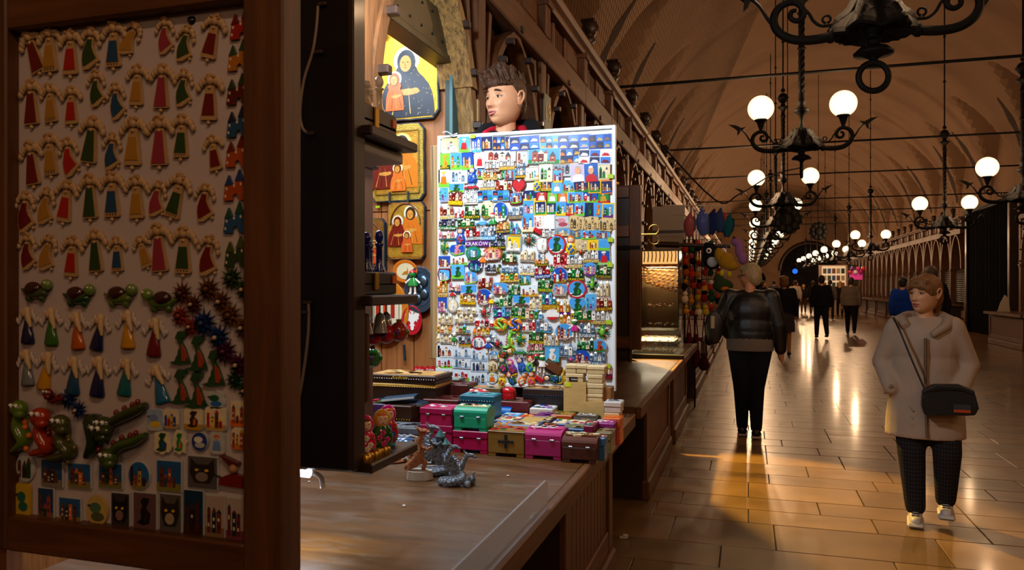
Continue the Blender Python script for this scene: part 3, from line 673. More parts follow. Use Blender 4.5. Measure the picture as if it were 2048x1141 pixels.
def outline(kind, w_, h, rng):
    if kind == 'oval': return ellipse(0, 0, w_ / 2, h / 2, 26)
    if kind == 'card': return [(-w_ / 2, -h / 2), (w_ / 2, -h / 2), (w_ / 2, h / 2), (-w_ / 2, h / 2)]
    if kind == 'round': r = min(w_, h) * .2; return [(x + r * math.cos(a), z + r * math.sin(a)) for (x, z, a0) in ((w_ / 2 - r, h / 2 - r, 0), (-w_ / 2 + r, h / 2 - r, PI / 2), (-w_ / 2 + r, -h / 2 + r, PI), (w_ / 2 - r, -h / 2 + r, 1.5 * PI)) for a in (a0, a0 + .5, a0 + 1.05, a0 + PI / 2)]
    if kind == 'heart': return [(w_ * .5 * (math.sin(t) ** 3), h * (.46 * math.cos(t) - .18 * math.cos(2 * t) - .07 * math.cos(3 * t) - .035 * math.cos(4 * t) + .03)) for t in [2 * PI * i / 28 for i in range(28)]]
    # free cut outline
    pts = []
    for i in range(22):
        a = 2 * PI * i / 22; q = rng.uniform(.82, 1.05); c, s_ = math.cos(a), math.sin(a); k = 1 / max(abs(c), abs(s_)) ** .55
        pts.append((w_ / 2 * c * q * min(k, 1.2), h / 2 * s_ * q * min(k, 1.15)))
    return pts
SKY = ('sky', '#3f8fe0', '#7ec4f4', '#2a6ed0', '#a8d8f0')
def plaque(o, kind, w_, h, edge, sky, ground, tcols, seed, thick=.006, frame=0, motif='town', mt='print'):
    rng = random.Random(seed); ol = outline(kind, w_, h, rng)
    MB().prism(ol, -thick, 0, edge, inset=.01).build('plate', mt, o)
    m_ = MB(); q = 1 - frame - .06; inn = [(a * q, b * q) for a, b in ol]
    m_.prism(inn, -thick - .0008, -thick + .001, sky)
    zg = -.22 * h
    low = [(a, b) for a, b in inn if b < zg]
    if len(low) >= 2 and ground:
        xs = [a for a, b in inn if b < zg + h * .08]
        x0, x1 = min(xs), max(xs)
        lo_ = sorted(low, key=lambda p: p[0]); m_.prism([(x1, zg), (x0, zg)] + [p for p in lo_], -thick - .0014, -thick, ground)
    if motif == 'town': towers(m_, w_ * q * .95, h * q, -thick - .001, tcols, seed, -.36, 4 if w_ > h * .9 else 3)
    elif motif == 'figure':
        m_.ball((0, -thick, h * .2), (w_ * .12, .002, h * .1), 'skin', n=8, m=5); m_.prism(xz([(-.2, .1), (.2, .1), (.28, -.3), (-.28, -.3)], w_, h), -thick - .002, -thick, tcols[0]); m_.prism(xz([(-.2, .26), (.2, .26), (.14, .36), (-.14, .36)], w_, h), -thick - .002, -thick, tcols[1])
    elif motif == 'dragon': m_.prism(xz([(-.05, .36), (.2, .34), (.14, .2), (.06, .1), (.24, -.05), (.2, -.3), (-.05, -.36), (-.3, -.3), (-.12, -.2), (-.16, .0), (-.06, .15), (-.16, .25)], w_, h), -thick - .0025, -thick, tcols[0]); m_.prism(xz([(.06, .02), (.16, -.05), (.14, -.25), (.02, -.25)], w_, h), -thick - .0032, -thick, tcols[1])
    elif motif == 'cat':
        m_.prism(xz([(-.36, .42), (-.2, .25), (.2, .25), (.36, .42), (.4, 0), (.25, -.3), (-.25, -.3), (-.4, 0)], w_, h), -thick - .002, -thick, tcols[0]); m_.prism(ellipse(0, -.12 * h, .2 * w_, .14 * h, 12), -thick - .003, -thick, tcols[1])
        for s_ in (-1, 1): m_.prism(ellipse(s_ * .16 * w_, .08 * h, .06 * w_, .035 * h, 8), -thick - .0034, -thick, 'yellow')
    elif motif == 'bird': m_.prism(ellipse(-.05 * w_, .1 * h, .26 * w_, .16 * h, 14), -thick - .002, -thick, tcols[0]); m_.prism(ellipse(.05 * w_, -.18 * h, .3 * w_, .14 * h, 14), -thick - .002, -thick, tcols[1]); m_.prism(xz([(-.3, .1), (-.42, .16), (-.3, .2)], w_, h), -thick - .0025, -thick, 'dbrown')
    elif motif == 'tiles':
        for i in range(3):
            for j in range(2):
                x0, z0 = -.46 * w_ + .31 * w_ * i, -.42 * h + .44 * h * j
                m_.prism([(x0, z0), (x0 + .29 * w_, z0), (x0 + .29 * w_, z0 + .4 * h), (x0, z0 + .4 * h)], -thick - .0015, -thick, (sky, 'navy', '#2f7ad8')[(i + j) % 3]); m_.prism([(x0 + .02 * w_, z0 + .04 * h), (x0 + .27 * w_, z0 + .04 * h), (x0 + .22 * w_, z0 + .2 * h), (x0 + .1 * w_, z0 + .24 * h)], -thick - .0022, -thick, tcols[(i + j) % len(tcols)])
    elif motif == 'portrait':
        m_.prism(xz([(-.42, -.5), (.42, -.5), (.36, -.2), (.12, -.08), (-.12, -.08), (-.36, -.2)], w_ * .96, h * .96), -thick - .002, -thick, tcols[0]); m_.prism(ellipse(0, .12 * h, .2 * w_, .21 * h, 16), -thick - .003, -thick, 'skin'); m_.prism(ellipse(0, .29 * h, .15 * w_, .06 * h, 12), -thick - .0034, -thick, tcols[1])
    m_.build('picture', mt, o)
TXT = {}
def word(o, txt, w_, h, col, z=0, y=-.006, name='lettering', rot=0, mtl='glaze'):
    k = (txt, col)
    if k not in TXT:
        me = color_mesh(text_mesh(txt, 1., .3), col); xs = [v.co.x for v in me.vertices]; zs = [v.co.y for v in me.vertices]; TXT[k] = (me, max(xs) - min(xs), max(zs) - min(zs))
    me, a, b = TXT[k]; s_ = min(w_ / a, h / b * 1.3)
    return put(name, me, mtl, o, loc=(0, y, z), rot=(PI / 2, rot, 0), scale=(w_ / a, h / b, .012))
def relief(o, w_, h, cols, base, seed, txt=None, tcol='yellow', mt='glaze'):
    "cut-out resin town: towers standing in relief on a base, with lettering below"
    rng = random.Random(seed); zl = .28 if txt else .1
    b = MB(); b.prism([(-w_ * .5, -h * .48), (w_ * .48, -h * .5), (w_ * .5, -h * (.5 - zl)), (w_ * .3, -h * .1), (-w_ * .35, -h * .08), (-w_ * .48, -h * (.5 - zl))], -.008, 0, base, inset=.04); b.build('base', mt, o)
    n = 4 if w_ > .05 else 3
    for k in range(n):
        t = MB(); tw = w_ * .9 / n; x0 = -w_ * .45 + tw * k; hh = h * (rng.uniform(.5, .62) if (k + seed) % 2 else rng.uniform(.25, .4)); zb = -h * (.46 - zl); c = cols[k % len(cols)]; c2 = cols[(k + 1) % len(cols)]
        t.box((x0 + tw / 2, -.006, zb + hh / 2), (tw * .8, .012, hh), c)
        zt = zb + hh; rh = min(h * .5 - zt, tw * rng.uniform(.5, 1.2))
        if rh > .002: t.add([(x0 + tw * .08, 0, zt), (x0 + tw * .92, 0, zt), (x0 + tw * .92, -.013, zt), (x0 + tw * .08, -.013, zt), (x0 + tw * .5, -.006, zt + rh)], [(0, 4, 1), (1, 4, 2), (2, 4, 3), (3, 4, 0)], c2)
        for q in range(2): t.box((x0 + tw * .5, -.0125, zb + hh * (.3 + .4 * q)), (tw * .3, .002, hh * .16), 'dbrown' if q else 'cream')
        t.build('building', mt, o)
    if txt: word(o, txt, w_ * .96, h * .24, tcol, -h * .37, -.009)
def matryoshka_mag(o, h, col, dress, seed, mt='gloss'):
    MB().lathe([(.0, 0), (.2, 0), (.27, .1), (.29, .28), (.24, .48), (.17, .58)], 14, dress, sy=.55).build('body', mt, o, scale=h)
    hd = MB(); hd.ball((0, 0, .74), (.22, .13, .25), col, n=12, m=9); hd.build('headscarf', mt, o, scale=h)
    f = MB(); f.ball((0, -.07, .74), (.15, .08, .16), '#f3cfae', n=12, m=8); f.ball((-.055, -.145, .77), .017, 'black', n=5, m=4); f.ball((.055, -.145, .77), .017, 'black', n=5, m=4); f.ball((0, -.142, .66), (.03, .012, .014), 'red', n=5, m=4); f.ball((0, -.09, .86), (.12, .05, .05), 'orange' if seed % 2 else 'brown', n=8, m=5); f.build('face', mt, o, scale=h)
    fl_ = MB(); cs = (('white', 'yellow'), ('pink', 'magenta'), ('red', 'green'), ('blue', 'lblue'))[seed % 4]
    for (x, z) in ((-.08, .3), (.1, .25), (.0, .42), (.02, .15)):
        for k in range(5): fl_.ball((x + .05 * math.cos(k * 1.257), -.15, z + .05 * math.sin(k * 1.257)), (.035, .02, .035), cs[0], n=6, m=4)
        fl_.ball((x, -.165, z), .025, cs[1], n=6, m=4)
    for x, z in ((-.17, .4), (.17, .4), (-.15, .15), (.18, .13)): fl_.ball((x, -.125, z), (.04, .02, .03), 'green', n=6, m=4)
    fl_.build('painted_flowers', mt, o, scale=h); MB().lathe([(.2, -.06), (.22, -.02), (.2, .02)], 12, ('red', 'blue', 'yellow', 'lblue')[seed % 4], sy=.55).build('foot', mt, o, scale=h)
def toy_dragon(o, h, col, belly, seed, mt='glaze'):
    b = MB(); b.tube(smooth_path([(.1, 0, .36), (.02, -.02, .2), (-.02, -.03, 0), (.04, -.03, -.25), (-.1, -.03, -.42), (-.34, -.02, -.44), (-.44, 0, -.34)], 4), [.1, .11, .12, .13, .15, .17, .19, .2, .2, .2, .19, .18, .17, .15, .13, .12, .1, .09, .08, .07, .06, .05, .04, .03, .02], col, n=8, sq=(1, .6)); b.build('body', mt, o, scale=h)
    hd = MB(); hd.ball((.13, -.04, .38), (.17, .1, .13), col, n=9, m=7); hd.ball((.26, -.06, .33), (.11, .08, .08), col, n=8, m=6); hd.ball((.14, -.13, .46), .035, 'white', n=6, m=4); hd.build('head', mt, o, scale=h)
    MB().ball((.09, -.12, -.15), (.11, .06, .24), belly, n=9, m=6).build('belly', mt, o, scale=h)
    l = MB(); l.tube([(.06, -.1, .05), (.22, -.13, -.02)], [.05, .04], col, n=6); l.tube([(.12, -.08, -.32), (.26, -.1, -.45)], [.08, .06], col, n=6); l.build('limb', mt, o, scale=h)
    s_ = MB()
    for k in range(5): s_.add([(-.1 - .02 * k, 0, .3 - .13 * k), (-.2 - .03 * k, 0, .26 - .13 * k), (-.1 - .02 * k, 0, .2 - .13 * k), (-.1, -.06, .25 - .13 * k)], [(0, 1, 3), (1, 2, 3), (0, 2, 1)], 'yellow' if seed % 2 else 'red')
    s_.build('back_crest', mt, o, scale=h)
def doll(o, h, col, cap, seed, mt='glaze'):
    MB().ball((0, -.08, .33), .15, '#ece4da' if seed % 2 else 'green', n=10, m=8).build('head', mt, o, scale=h)
    MB().lathe([(.22, -.12), (.2, .0), (.1, .2)], 10, col, (0, -.08, 0), sy=.6).build('dress', mt, o, scale=h)
    MB().lathe([(.16, .4), (.13, .46), (.05, .5), (0, .51)], 10, cap, (0, -.08, 0)).build('cap', mt, o, scale=h)
    for s_ in (-1, 1):
        a = MB(); a.tube([(s_ * .1, -.08, .15), (s_ * .26, -.1, .02)], .045, '#e8e0d6', n=6); a.ball((s_ * .28, -.1, 0), .055, '#e8e0d6', n=6, m=4); a.build('arm', mt, o, scale=h)
        l = MB(); l.tube([(s_ * .08, -.08, -.1), (s_ * .1, -.08, -.4)], .05, '#e8e0d6', n=6); l.ball((s_ * .11, -.12, -.43), (.07, .09, .06), '#e8e0d6', n=6, m=4); l.build('leg', mt, o, scale=h)
def small_car(o, w_, col, seed, mt='gloss'):
    h = w_ * .45; prof = [(-.5, -.12), (-.48, .05), (-.3, .12), (-.14, .38), (.18, .38), (.34, .12), (.48, .06), (.5, -.12), (.4, -.18), (-.4, -.18)]
    MB().prism(xz(prof, w_, h * 1.1), -.012, 0, col, inset=.04).build('body', mt, o); MB().prism(xz([(-.24, .14), (-.12, .32), (.02, .32), (.02, .14)], w_, h * 1.1), -.0135, -.011, '#9cc8ea').prism(xz([(.05, .14), (.05, .32), (.15, .32), (.27, .14)], w_, h * 1.1), -.0135, -.011, '#9cc8ea').build('window', mt, o)
    for x in (-.28, .3): MB().lathe([(.09 * w_, 0), (.09 * w_, .014), (.05 * w_, .016)], 12, 'dgrey', M=Matrix.Translation((x * w_, 0, -.18 * h)) @ Matrix.Rotation(PI / 2, 4, 'X')).build('wheel', mt, o)
    word(o, 'POLSKA', w_ * .8, w_ * .2, 'white', -.42 * h - w_ * .06, -.008)
def pretzel(o, w_, cols, seed, mt='gloss'):
    for q in range(3):
        MB().tube([((.3 + .07 * math.cos(3 * t + q * 2.09)) * w_ * math.cos(t) * 1.1, -.008 - .05 * w_ * math.sin(3 * t + q * 2.09), (.3 + .07 * math.cos(3 * t + q * 2.09)) * w_ * math.sin(t)) for t in [2 * PI * i / 36 for i in range(37)]], .085 * w_, cols[q], n=6).build('strand', mt, o)
    MB().tube([(-.2 * w_, -.01, .15 * w_), (0, -.02, 0), (.15 * w_, -.015, -.25 * w_)], .07 * w_, cols[1], n=6).build('strand', mt, o)
def starburst(o, w_, h, cols, seed, mt='glaze'):
    rng = random.Random(seed)
    for q, (n, rr) in enumerate(((16, 1.), (11, .7))):
        m_ = MB()
        for k in range(n):
            a = 2 * PI * k / n + q * .2; c, s_ = math.cos(a), math.sin(a); r1 = rr * rng.uniform(.85, 1.05)
            m_.add([(-s_ * .09 * w_ + c * .1 * w_, -.004 - .004 * q, c * .09 * h + s_ * .1 * h), (c * .5 * w_ * r1, -.003 - .003 * q, s_ * .5 * h * r1), (s_ * .09 * w_ + c * .1 * w_, -.004 - .004 * q, -c * .09 * h + s_ * .1 * h), (c * .26 * w_, -.009 - .004 * q, s_ * .26 * h)], [(0, 3, 1), (3, 2, 1), (0, 1, 2)], cols[(k + q) % len(cols)])
        m_.build('ray_layer', mt, o)
    MB().ball((0, -.012, 0), (.14 * w_, .007, .22 * h), cols[0], n=9, m=6).build('boss', mt, o)
# ------------------------------------------------------------------ display door of the neighbouring stall, hung with clay magnets
YP = 1.20
tl = on_y(38, 55, YP); br_ = on_y(505, 1082, YP); bl = on_y(38, 1036, YP)
x0, x1 = tl.x, br_.x; z0, z1 = 1.028, 2.02
dp = thing('display_door', 'open wooden stall door framing a white board of clay magnets', 'door panel', (XL, YP, 0))
def DB(a0, a1, c0, c1, ya, yb, nm, mt, **k): return MB().box(((a0 + a1) / 2 - XL, (ya + yb) / 2 - YP, (c0 + c1) / 2), (a1 - a0, yb - ya, c1 - c0), 'white', b=k.get('b', .004)).build(nm, mt, dp)
mat('panelwhite', '#c8babc', rough=.75)
DB(x0 - .03, x1 + .03, z0 - .03, z1 + .03, YP, YP + .012, 'backing_board', 'panelwhite', b=.001)
DB(x0 - .13, x0, z0 - .07, z1 + .14, YP - .03, YP + .03, 'frame_stile', 'oak'); DB(x1, x1 + .085, z0 - .35, z1 + .14, YP - .03, YP + .03, 'frame_stile', 'oak')
DB(x0, x1, z1, z1 + .14, YP - .028, YP + .028, 'frame_rail', 'oak_x'); DB(x0, x1, z0 - .07, z0, YP - .028, YP + .028, 'frame_rail', 'oak_x')
tag(MB().lathe([(.009, 0), (.006, .006), (0, .007)], 10, 'black', M=Matrix.Translation(on_y(384, 41, YP)) @ Matrix.Rotation(PI / 2, 4, 'X')).build('drawing_pin', 'gloss'), 'black drawing pin at the top of the white board', 'pin')
def pp(px, py): v = on_y(px, py, YP - .002); return v
GA = 'clay angels on the door board'
CN = {'dred': 'dark red', 'tan': 'ochre', 'red': 'red', 'green': 'green', 'blue': 'blue', 'pink': 'rose', 'navy': 'navy', 'yellow': 'yellow', 'orange': 'orange', 'grey': 'grey', 'teal': 'teal', 'lblue': 'light blue'}
AC = {'dred': '#6e0f16', 'tan': '#b5822e', 'red': '#b01c18', 'green': '#22441c', 'blue': '#12466e', 'pink': '#9a3044', 'navy': '#161c4a', 'yellow': '#cf9418', 'orange': '#c05a14', 'grey': '#77808a', 'teal': '#0f6468', 'lblue': '#1a6a9a', 'greenb': '#2f6a1e'}
rows = [
 [(58, 75, 82, 158, 'dred', 0), (102, 65, 103, 160, 'tan', 0), (145, 72, 143, 165, 'red', 0), (187, 65, 195, 135, 'green', 1), (231, 55, 229, 150, 'blue', 0), (280, 55, 262, 115, 'tan', 1), (333, 45, 345, 103, 'pink', 1), (380, 60, 380, 122, 'green', 1), (437, 42, 416, 132, 'dred', 0)],
 [(65, 172, 66, 265, 'dred', 0), (102, 178, 105, 258, 'tan', 0), (145, 182, 145, 262, 'red', 0), (195, 150, 208, 208, 'green', 1), (233, 175, 250, 232, 'blue', 1), (279, 140, 274, 225, 'tan', 0), (328, 140, 324, 232, 'pink', 0), (373, 148, 380, 210, 'green', 1), (425, 160, 419, 257, 'dred', 0)],
 [(63, 295, 70, 385, 'dred', 0), (101, 278, 105, 365, 'tan', 0), (137, 285, 157, 345, 'red', 1), (190, 245, 178, 342, 'green', 0), (230, 275, 237, 337, 'blue', 1), (272, 245, 267, 348, 'tan', 0), (323, 245, 321, 348, 'pink', 0), (368, 240, 363, 330, 'green', 0), (425, 280, 435, 353, 'dred', 0)],
 [(55, 392, 67, 460, 'dred', 1), (100, 385, 102, 448, 'tan', 1), (140, 370, 128, 458, 'red', 0), (183, 360, 183, 452, 'green', 0), (227, 355, 227, 450, 'blue', 0), (275, 362, 276, 452, 'tan', 0), (322, 370, 325, 432, 'pink', 1), (368, 360, 343, 450, 'green', 0), (415, 375, 424, 440, 'dred', 1)],
 [(58, 475, 70, 535, 'dred', 1), (105, 478, 104, 542, 'tan', 1), (149, 482, 143, 567, 'red', 0), (192, 470, 195, 558, 'green', 0), (236, 482, 237, 555, 'blue', 0), (280, 480, 298, 545, 'tan', 0), (318, 460, 323, 560, 'pink', 0), (371, 465, 368, 563, 'green', 0), (425, 480, 430, 550, 'dred', 1)]]
for r_, row in enumerate(rows):
    for c_, (ax, ay, bx, by, col, bent) in enumerate(row):
        angel('angel_magnet', '%s clay angel, %s, %s from left in %s row of angels' % ('kneeling' if bent else 'standing', CN[col] + ' dress', ORD[c_], ORD[r_]), pp(ax, ay), pp(bx, by), AC[col], bent, r_ * 9 + c_, GA)
for i, (ax, ay, bx, by, col) in enumerate(((55, 618, 57, 688, 'navy'), (103, 620, 104, 692, 'greenb'), (152, 628, 157, 700, 'orange'), (205, 633, 195, 702, 'navy'), (256, 625, 257, 698, 'yellow'), (312, 640, 309, 714, 'dred'), (52, 703, 57, 772, 'grey'), (100, 708, 90, 780, 'yellow'), (150, 717, 147, 790, 'blue'), (200, 717, 196, 794, 'navy'), (256, 720, 250, 792, 'teal'), (308, 735, 325, 808, 'lblue'))):
    bell_angel('glossy angel in %s bell dress, %s along the %s row of glazed angels' % (CN.get(col, 'green'), ORD[i % 6], 'upper' if i < 6 else 'lower'), pp(ax, ay), pp(bx, by), AC[col], i, 'glazed bell angels')
u = pp(500, 500).x - pp(499, 500).x
for i, (px, py, col, roof, nm) in enumerate(((487, 52, '#a01a14', '#6a120e', 'red castle with red roofs'), (482, 115, '#b8701c', '#1e4a24', 'ochre castle with green roofs'), (480, 183, '#5a0f10', '#1e3a20', 'maroon castle with green roofs'), (480, 248, '#124a74', '#101c3a', 'blue castle with navy roofs'), (478, 308, '#b04a14', '#6e1810', 'orange castle with red roofs'), (474, 375, '#b04a14', '#123a7a', 'orange castle with blue roofs'), (474, 440, '#15507e', '#144a44', 'blue castle with teal roofs'), (476, 508, '#223c16', '#43511a', 'green castle with olive roofs'))):
    castle('clay %s magnet in the column beside the frame' % nm, pp(px, py), 50 * u, col, roof, 'castle magnets')
for i, (px, py, f) in enumerate(((76, 580, 1), (160, 590, 1), (243, 590, 1), (325, 600, -1))): turtle('glazed green turtle magnet, %s from the left in the turtle row' % ORD[i], pp(px, py), 78 * u, f, 'turtle magnets', ('#3c4a2a', '#1f4424', '#566a24', '#4a6424')[i])
for px, py, wd, col, nm in ((378, 595, 60, '#5a2a12', 'brown'), (432, 588, 66, '#5f3414', 'chestnut'), (478, 565, 62, '#2c401a', 'olive green'), (374, 640, 58, '#8a2f1e', 'brick red'), (425, 657, 74, '#172f66', 'deep blue'), (476, 640, 66, '#6a4016', 'amber brown'), (466, 713, 68, '#4a1436', 'purple'), (482, 768, 52, '#1c3a1e', 'dark green'), (150, 806, 58, '#182e60', 'navy')):
    flower('%s double flower magnet among the glazed figures' % nm, pp(px, py), wd * u * 1.15, col, 'flower magnets')
for i, (px, py, s_) in enumerate(((365, 697, 62), (398, 708, 64), (432, 738, 66), (364, 775, 64), (396, 782, 66))): small_dragon('flat dark green dragon magnet, %s of the five below the flowers' % ORD[i], pp(px, py), s_ * u, 'flat green dragon magnets', 1 if i != 2 else 1)
def bd(nm, pth, rad, col, back): c0 = pp(*pth[0]); big_dragon(nm, [(pp(*q).x - c0.x, pp(*q).z - c0.z) for q in pth], rad * u, col, back, c0, 'glazed dragon figures')
bd('lime green dragon magnet peeking from the bottom corner of the board', [(55, 815), (50, 850), (60, 880), (38, 900)], 15, '#5c7a1e', 'orange')
bd('orange red dragon magnet with goggle eyes', [(98, 832), (95, 865), (108, 895), (75, 905)], 17, '#a8320f', '#6e1208')
bd('olive dragon magnet sitting upright with goggle eyes', [(138, 845), (136, 880), (150, 905), (110, 915)], 16, '#4a4f20', '#6a5a20')
bd('dark green dragon magnet with red crest climbing', [(217, 860), (195, 835), (200, 880), (185, 912)], 17, '#26361a', '#8a2410')
bd('olive dragon magnet stretched diagonally with red crest', [(225, 848), (255, 832), (285, 818), (300, 808)], 15, '#39451c', '#7c1f10')
bd('green dragon magnet hanging head down with red crest', [(232, 912), (250, 890), (280, 880), (300, 868)], 15, '#43581e', '#7c1f10')
bd('small dark red dragon magnet below the grey angel', [(113, 785), (116, 800), (128, 798), (138, 795)], 9, '#6a1210', '#6a1210')
GP = 'printed plaques on the door board'
pl = [(313, 840, 36, 40, 'round', 'lgrey', '#9fb6d8', 'lgrey', ('#7a90c8', 'yellow'), 'bird', 'white plaque with a pale blue rider'), (345, 838, 34, 36, 'round', 'lgrey', 'cream', 'tan', ('blue', 'red', 'gold'), 'town', 'white plaque with coloured figures in a row'), (390, 838, 42, 40, 'round', 'lgrey', 'cream', 'gold', ('dbrown', 'orange'), 'dragon', 'white plaque with dark figure over gold'), (434, 838, 46, 44, 'round', 'lgrey', 'cream', 'tan', ('red', 'yellow', 'brown'), 'town', 'white plaque with red and yellow houses'), (480, 828, 34, 46, 'card', 'lgrey', 'cream', 'orange', ('brick', 'brown'), 'town', 'white plaque with two brick towers by the frame'),
 (328, 884, 42, 46, 'free', 'lgrey', 'cream', None, ('dgreen', 'blue'), 'dragon', 'white plaque with green dragon and rider'), (362, 884, 32, 44, 'free', 'lgrey', 'cream', None, ('green', 'orange'), 'dragon', 'white plaque with small green dragon'), (402, 883, 34, 34, 'oval', 'lgrey', '#24408a', None, ('white', 'lgrey'), 'bird', 'round blue badge with white creature'), (437, 886, 30, 40, 'round', 'lgrey', 'lgrey', None, ('#6a90d0', 'orange'), 'figure', 'white plaque with pale blue angel'), (480, 877, 32, 46, 'free', 'lgrey', 'cream', 'orange', ('brick', 'gold'), 'town', 'arched plaque with brick church towers'), (434, 800, 38, 34, 'free', 'lgrey', 'lgrey', None, ('#1e5a3a', '#2a70c0'), 'bird', 'white plaque with teal dragon'),
 (54, 935, 46, 56, 'oval', 'lgrey', 'lgrey', None, ('brown', 'dbrown', 'dgreen'), 'town', 'oval plaque with brown church towers'), (107, 946, 52, 52, 'card', 'lgrey', '#1e4a80', '#8a8074', ('brown', 'dgrey', 'dbrown'), 'town', 'plaque with dark watercolour town'), (162, 951, 54, 46, 'card', 'lgrey', '#1e5a9a', '#8a8040', ('brown', 'dgrey', 'orange'), 'town', 'plaque with blue sky over brown houses'), (224, 951, 54, 46, 'card', 'lgrey', '#1c5288', '#7a7a34', ('brown', 'dgreen', 'orange'), 'town', 'plaque with small trees before a church'), (281, 951, 48, 52, 'oval', 'lgrey', '#1f66a4', '#8a8436', ('dbrown', 'brick', 'gold'), 'town', 'oval plaque with blue sky over towers'), (341, 952, 54, 56, 'card', 'lgrey', '#1d5a94', '#8a8436', ('brown', 'dgrey', 'brick'), 'town', 'tilted plaque with church in watercolour'),
 (408, 945, 64, 58, 'card', 'lgrey', '#5a5456', None, ('#2a2422', '#8a7c74'), 'cat', 'grey plaque with fluffy cat face'), (49, 1000, 38, 64, 'round', '#c8a020', '#d8b028', None, ('#2c6a54', '#2c6a54'), 'bird', 'yellow plaque with two green birds'), (95, 1009, 38, 64, 'card', 'lgrey', '#1c3f6c', '#7a6a5a', ('brown', 'dgreen', 'brick'), 'town', 'tall plaque with dark watercolour church'), (143, 1021, 52, 48, 'card', 'lgrey', '#235a92', '#8a8c3a', ('brown', 'dbrown', 'orange'), 'town', 'plaque with blue wash over low houses'), (197, 1021, 50, 58, 'oval', '#c8a870', '#cdb060', None, ('#4f7454', '#55603a'), 'bird', 'round cream plaque with green birds'), (244, 1021, 42, 66, 'card', 'lgrey', '#3a3234', None, ('#141214', '#8a6a5a'), 'cat', 'plaque with black cat and white bib'), (293, 1022, 52, 68, 'card', 'lgrey', '#6a4a4c', None, ('#14120f', '#2a2018'), 'dragon', 'rose plaque with black cat silhouette'), (344, 1027, 48, 72, 'card', 'lgrey', '#5a5450', None, ('#2a231e', '#b0a080'), 'cat', 'plaque with grey wolf face'), (390, 1026, 42, 84, 'card', 'lgrey', '#0f3350', '#3a1c10', ('#4a2616', '#2a150d'), 'town', 'dark plaque with brick hall under night sky'), (433, 1034, 40, 78, 'card', 'lgrey', '#b8a49c', '#8a6a4a', ('#6a3018', '#1c2c34'), 'town', 'plaque with tall twin church towers'), (473, 1040, 38, 80, 'card', 'lgrey', '#b8a49c', '#7a3a4a', ('#6a2430', '#1c2c34'), 'town', 'plaque with church towers beside the frame')]
for i, (px, py, wd, ht, kind, edge, sky, gr, tc_, mo, nm) in enumerate(pl):
    o = thing('plaque_magnet', nm + ' low on the door board', 'magnet', pp(px, py), (0, 0, 0), GP); plaque(o, kind, wd * u, ht * u, edge, sky, gr, tc_, 40 + i, .004, motif=mo)
o = thing('witch_magnet', 'clay witch magnet with pointed hat and red dress', 'magnet', pp(468, 950))
MB().prism(xz([(-.5, -.35), (.5, -.4), (.45, .0), (.1, .08), (-.2, .0), (-.45, -.12)], 50 * u), -.01, 0, '#7a120c').build('dress', 'glaze', o); MB().ball((.12 * 50 * u, -.01, .25 * 50 * u), .16 * 50 * u, '#b08458', n=9, m=7).build('head', 'clay', o); MB().prism(xz([(-.45, .7), (.3, .45), (.28, .35), (.0, .3)], 50 * u), -.012, 0, '#5a1a10').build('hat', 'glaze', o); MB().tube([(-.1, -.012, -.005), (-.002, -.015, -.03)], .004, 'black', n=6).build('broom', 'glaze', o, scale=.4)
# ------------------------------------------------------------------ the lit souvenir stall: back partition, shutter box, lamps
COOL = (.80, .92, 1.0)
YW = 4.07
pw = struct('wall_stall', (0, YW, 0))
bx = [-3.1, -2.62, -2.34, -2.08, -1.87, -1.66]
for i in range(len(bx) - 1):
    for z0_, z1_ in ((.84, 1.93), (1.935, 3.2)): MB().box(((bx[i] + bx[i + 1]) / 2, .02, (z0_ + z1_) / 2), (bx[i + 1] - bx[i] - .005, .03, z1_ - z0_), b=.003).build('plank', 'plank', pw)
MB().box((-2.4, .06, 2.0), (1.5, .03, 2.5)).build('backing', 'darkpaint', pw)
MB().box((-1.635, .0, 1.95), (.03, .1, 2.2), '#0a2826').build('metal_guide', 'paint', pw)
MB().box((-1.61, -.005, 1.95), (.018, .11, 2.2), '#3f6a70').build('guide_edge', 'paint', pw)
sb = struct('wall_inner', (0, 0, 0))
MB().box((-3.1, 2.7, 1.6), (.04, 2.8, 3.2)).build('plank', 'plank', sb); MB().box((-2.35, 1.32, 1.6), (1.5, .04, 3.2)).build('plank', 'plank', sb)
MB().box((-2.36, 2.7, 3.14), (1.44, 2.7, .03)).build('stall_ceiling', 'plank', sb)
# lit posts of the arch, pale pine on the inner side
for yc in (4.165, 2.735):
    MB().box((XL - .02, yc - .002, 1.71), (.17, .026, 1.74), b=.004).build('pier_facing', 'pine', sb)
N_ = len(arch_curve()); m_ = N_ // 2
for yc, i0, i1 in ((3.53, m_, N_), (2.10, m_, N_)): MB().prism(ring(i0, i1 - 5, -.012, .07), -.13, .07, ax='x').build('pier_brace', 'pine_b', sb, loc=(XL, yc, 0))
# roller shutter box over the opening
sh = thing('shutter_box', 'dark steel roller shutter box above the lit stall opening', 'shutter', (XL - .1, 3.46, 2.77))
MB().box((0, 0, .13), (.10, 1.24, .22), b=.006).build('housing', 'steel', sh); MB().box((.0, 0, .0), (.12, 1.24, .04), b=.004).build('bottom_bar', 'steel', sh)
s_ = MB()
for i in range(12): s_.tube([(-.01, -.61, .24 + i * .04), (-.01, .61, .24 + i * .04)], .022, n=6)
s_.build('slat_curtain', 'shutter', sh)
rv = MB().lathe([(.008, 0), (.008, .004), (.004, .007)], 8, M=Matrix.Rotation(PI / 2, 4, 'Y')).mesh('rivet')
for i in range(9):
    put('rivet', rv, 'iron', sh, loc=(.05, -.56 + i * .14, .07)); put('rivet', rv, 'iron', sh, loc=(.05, -.5 + i * .13, .19))
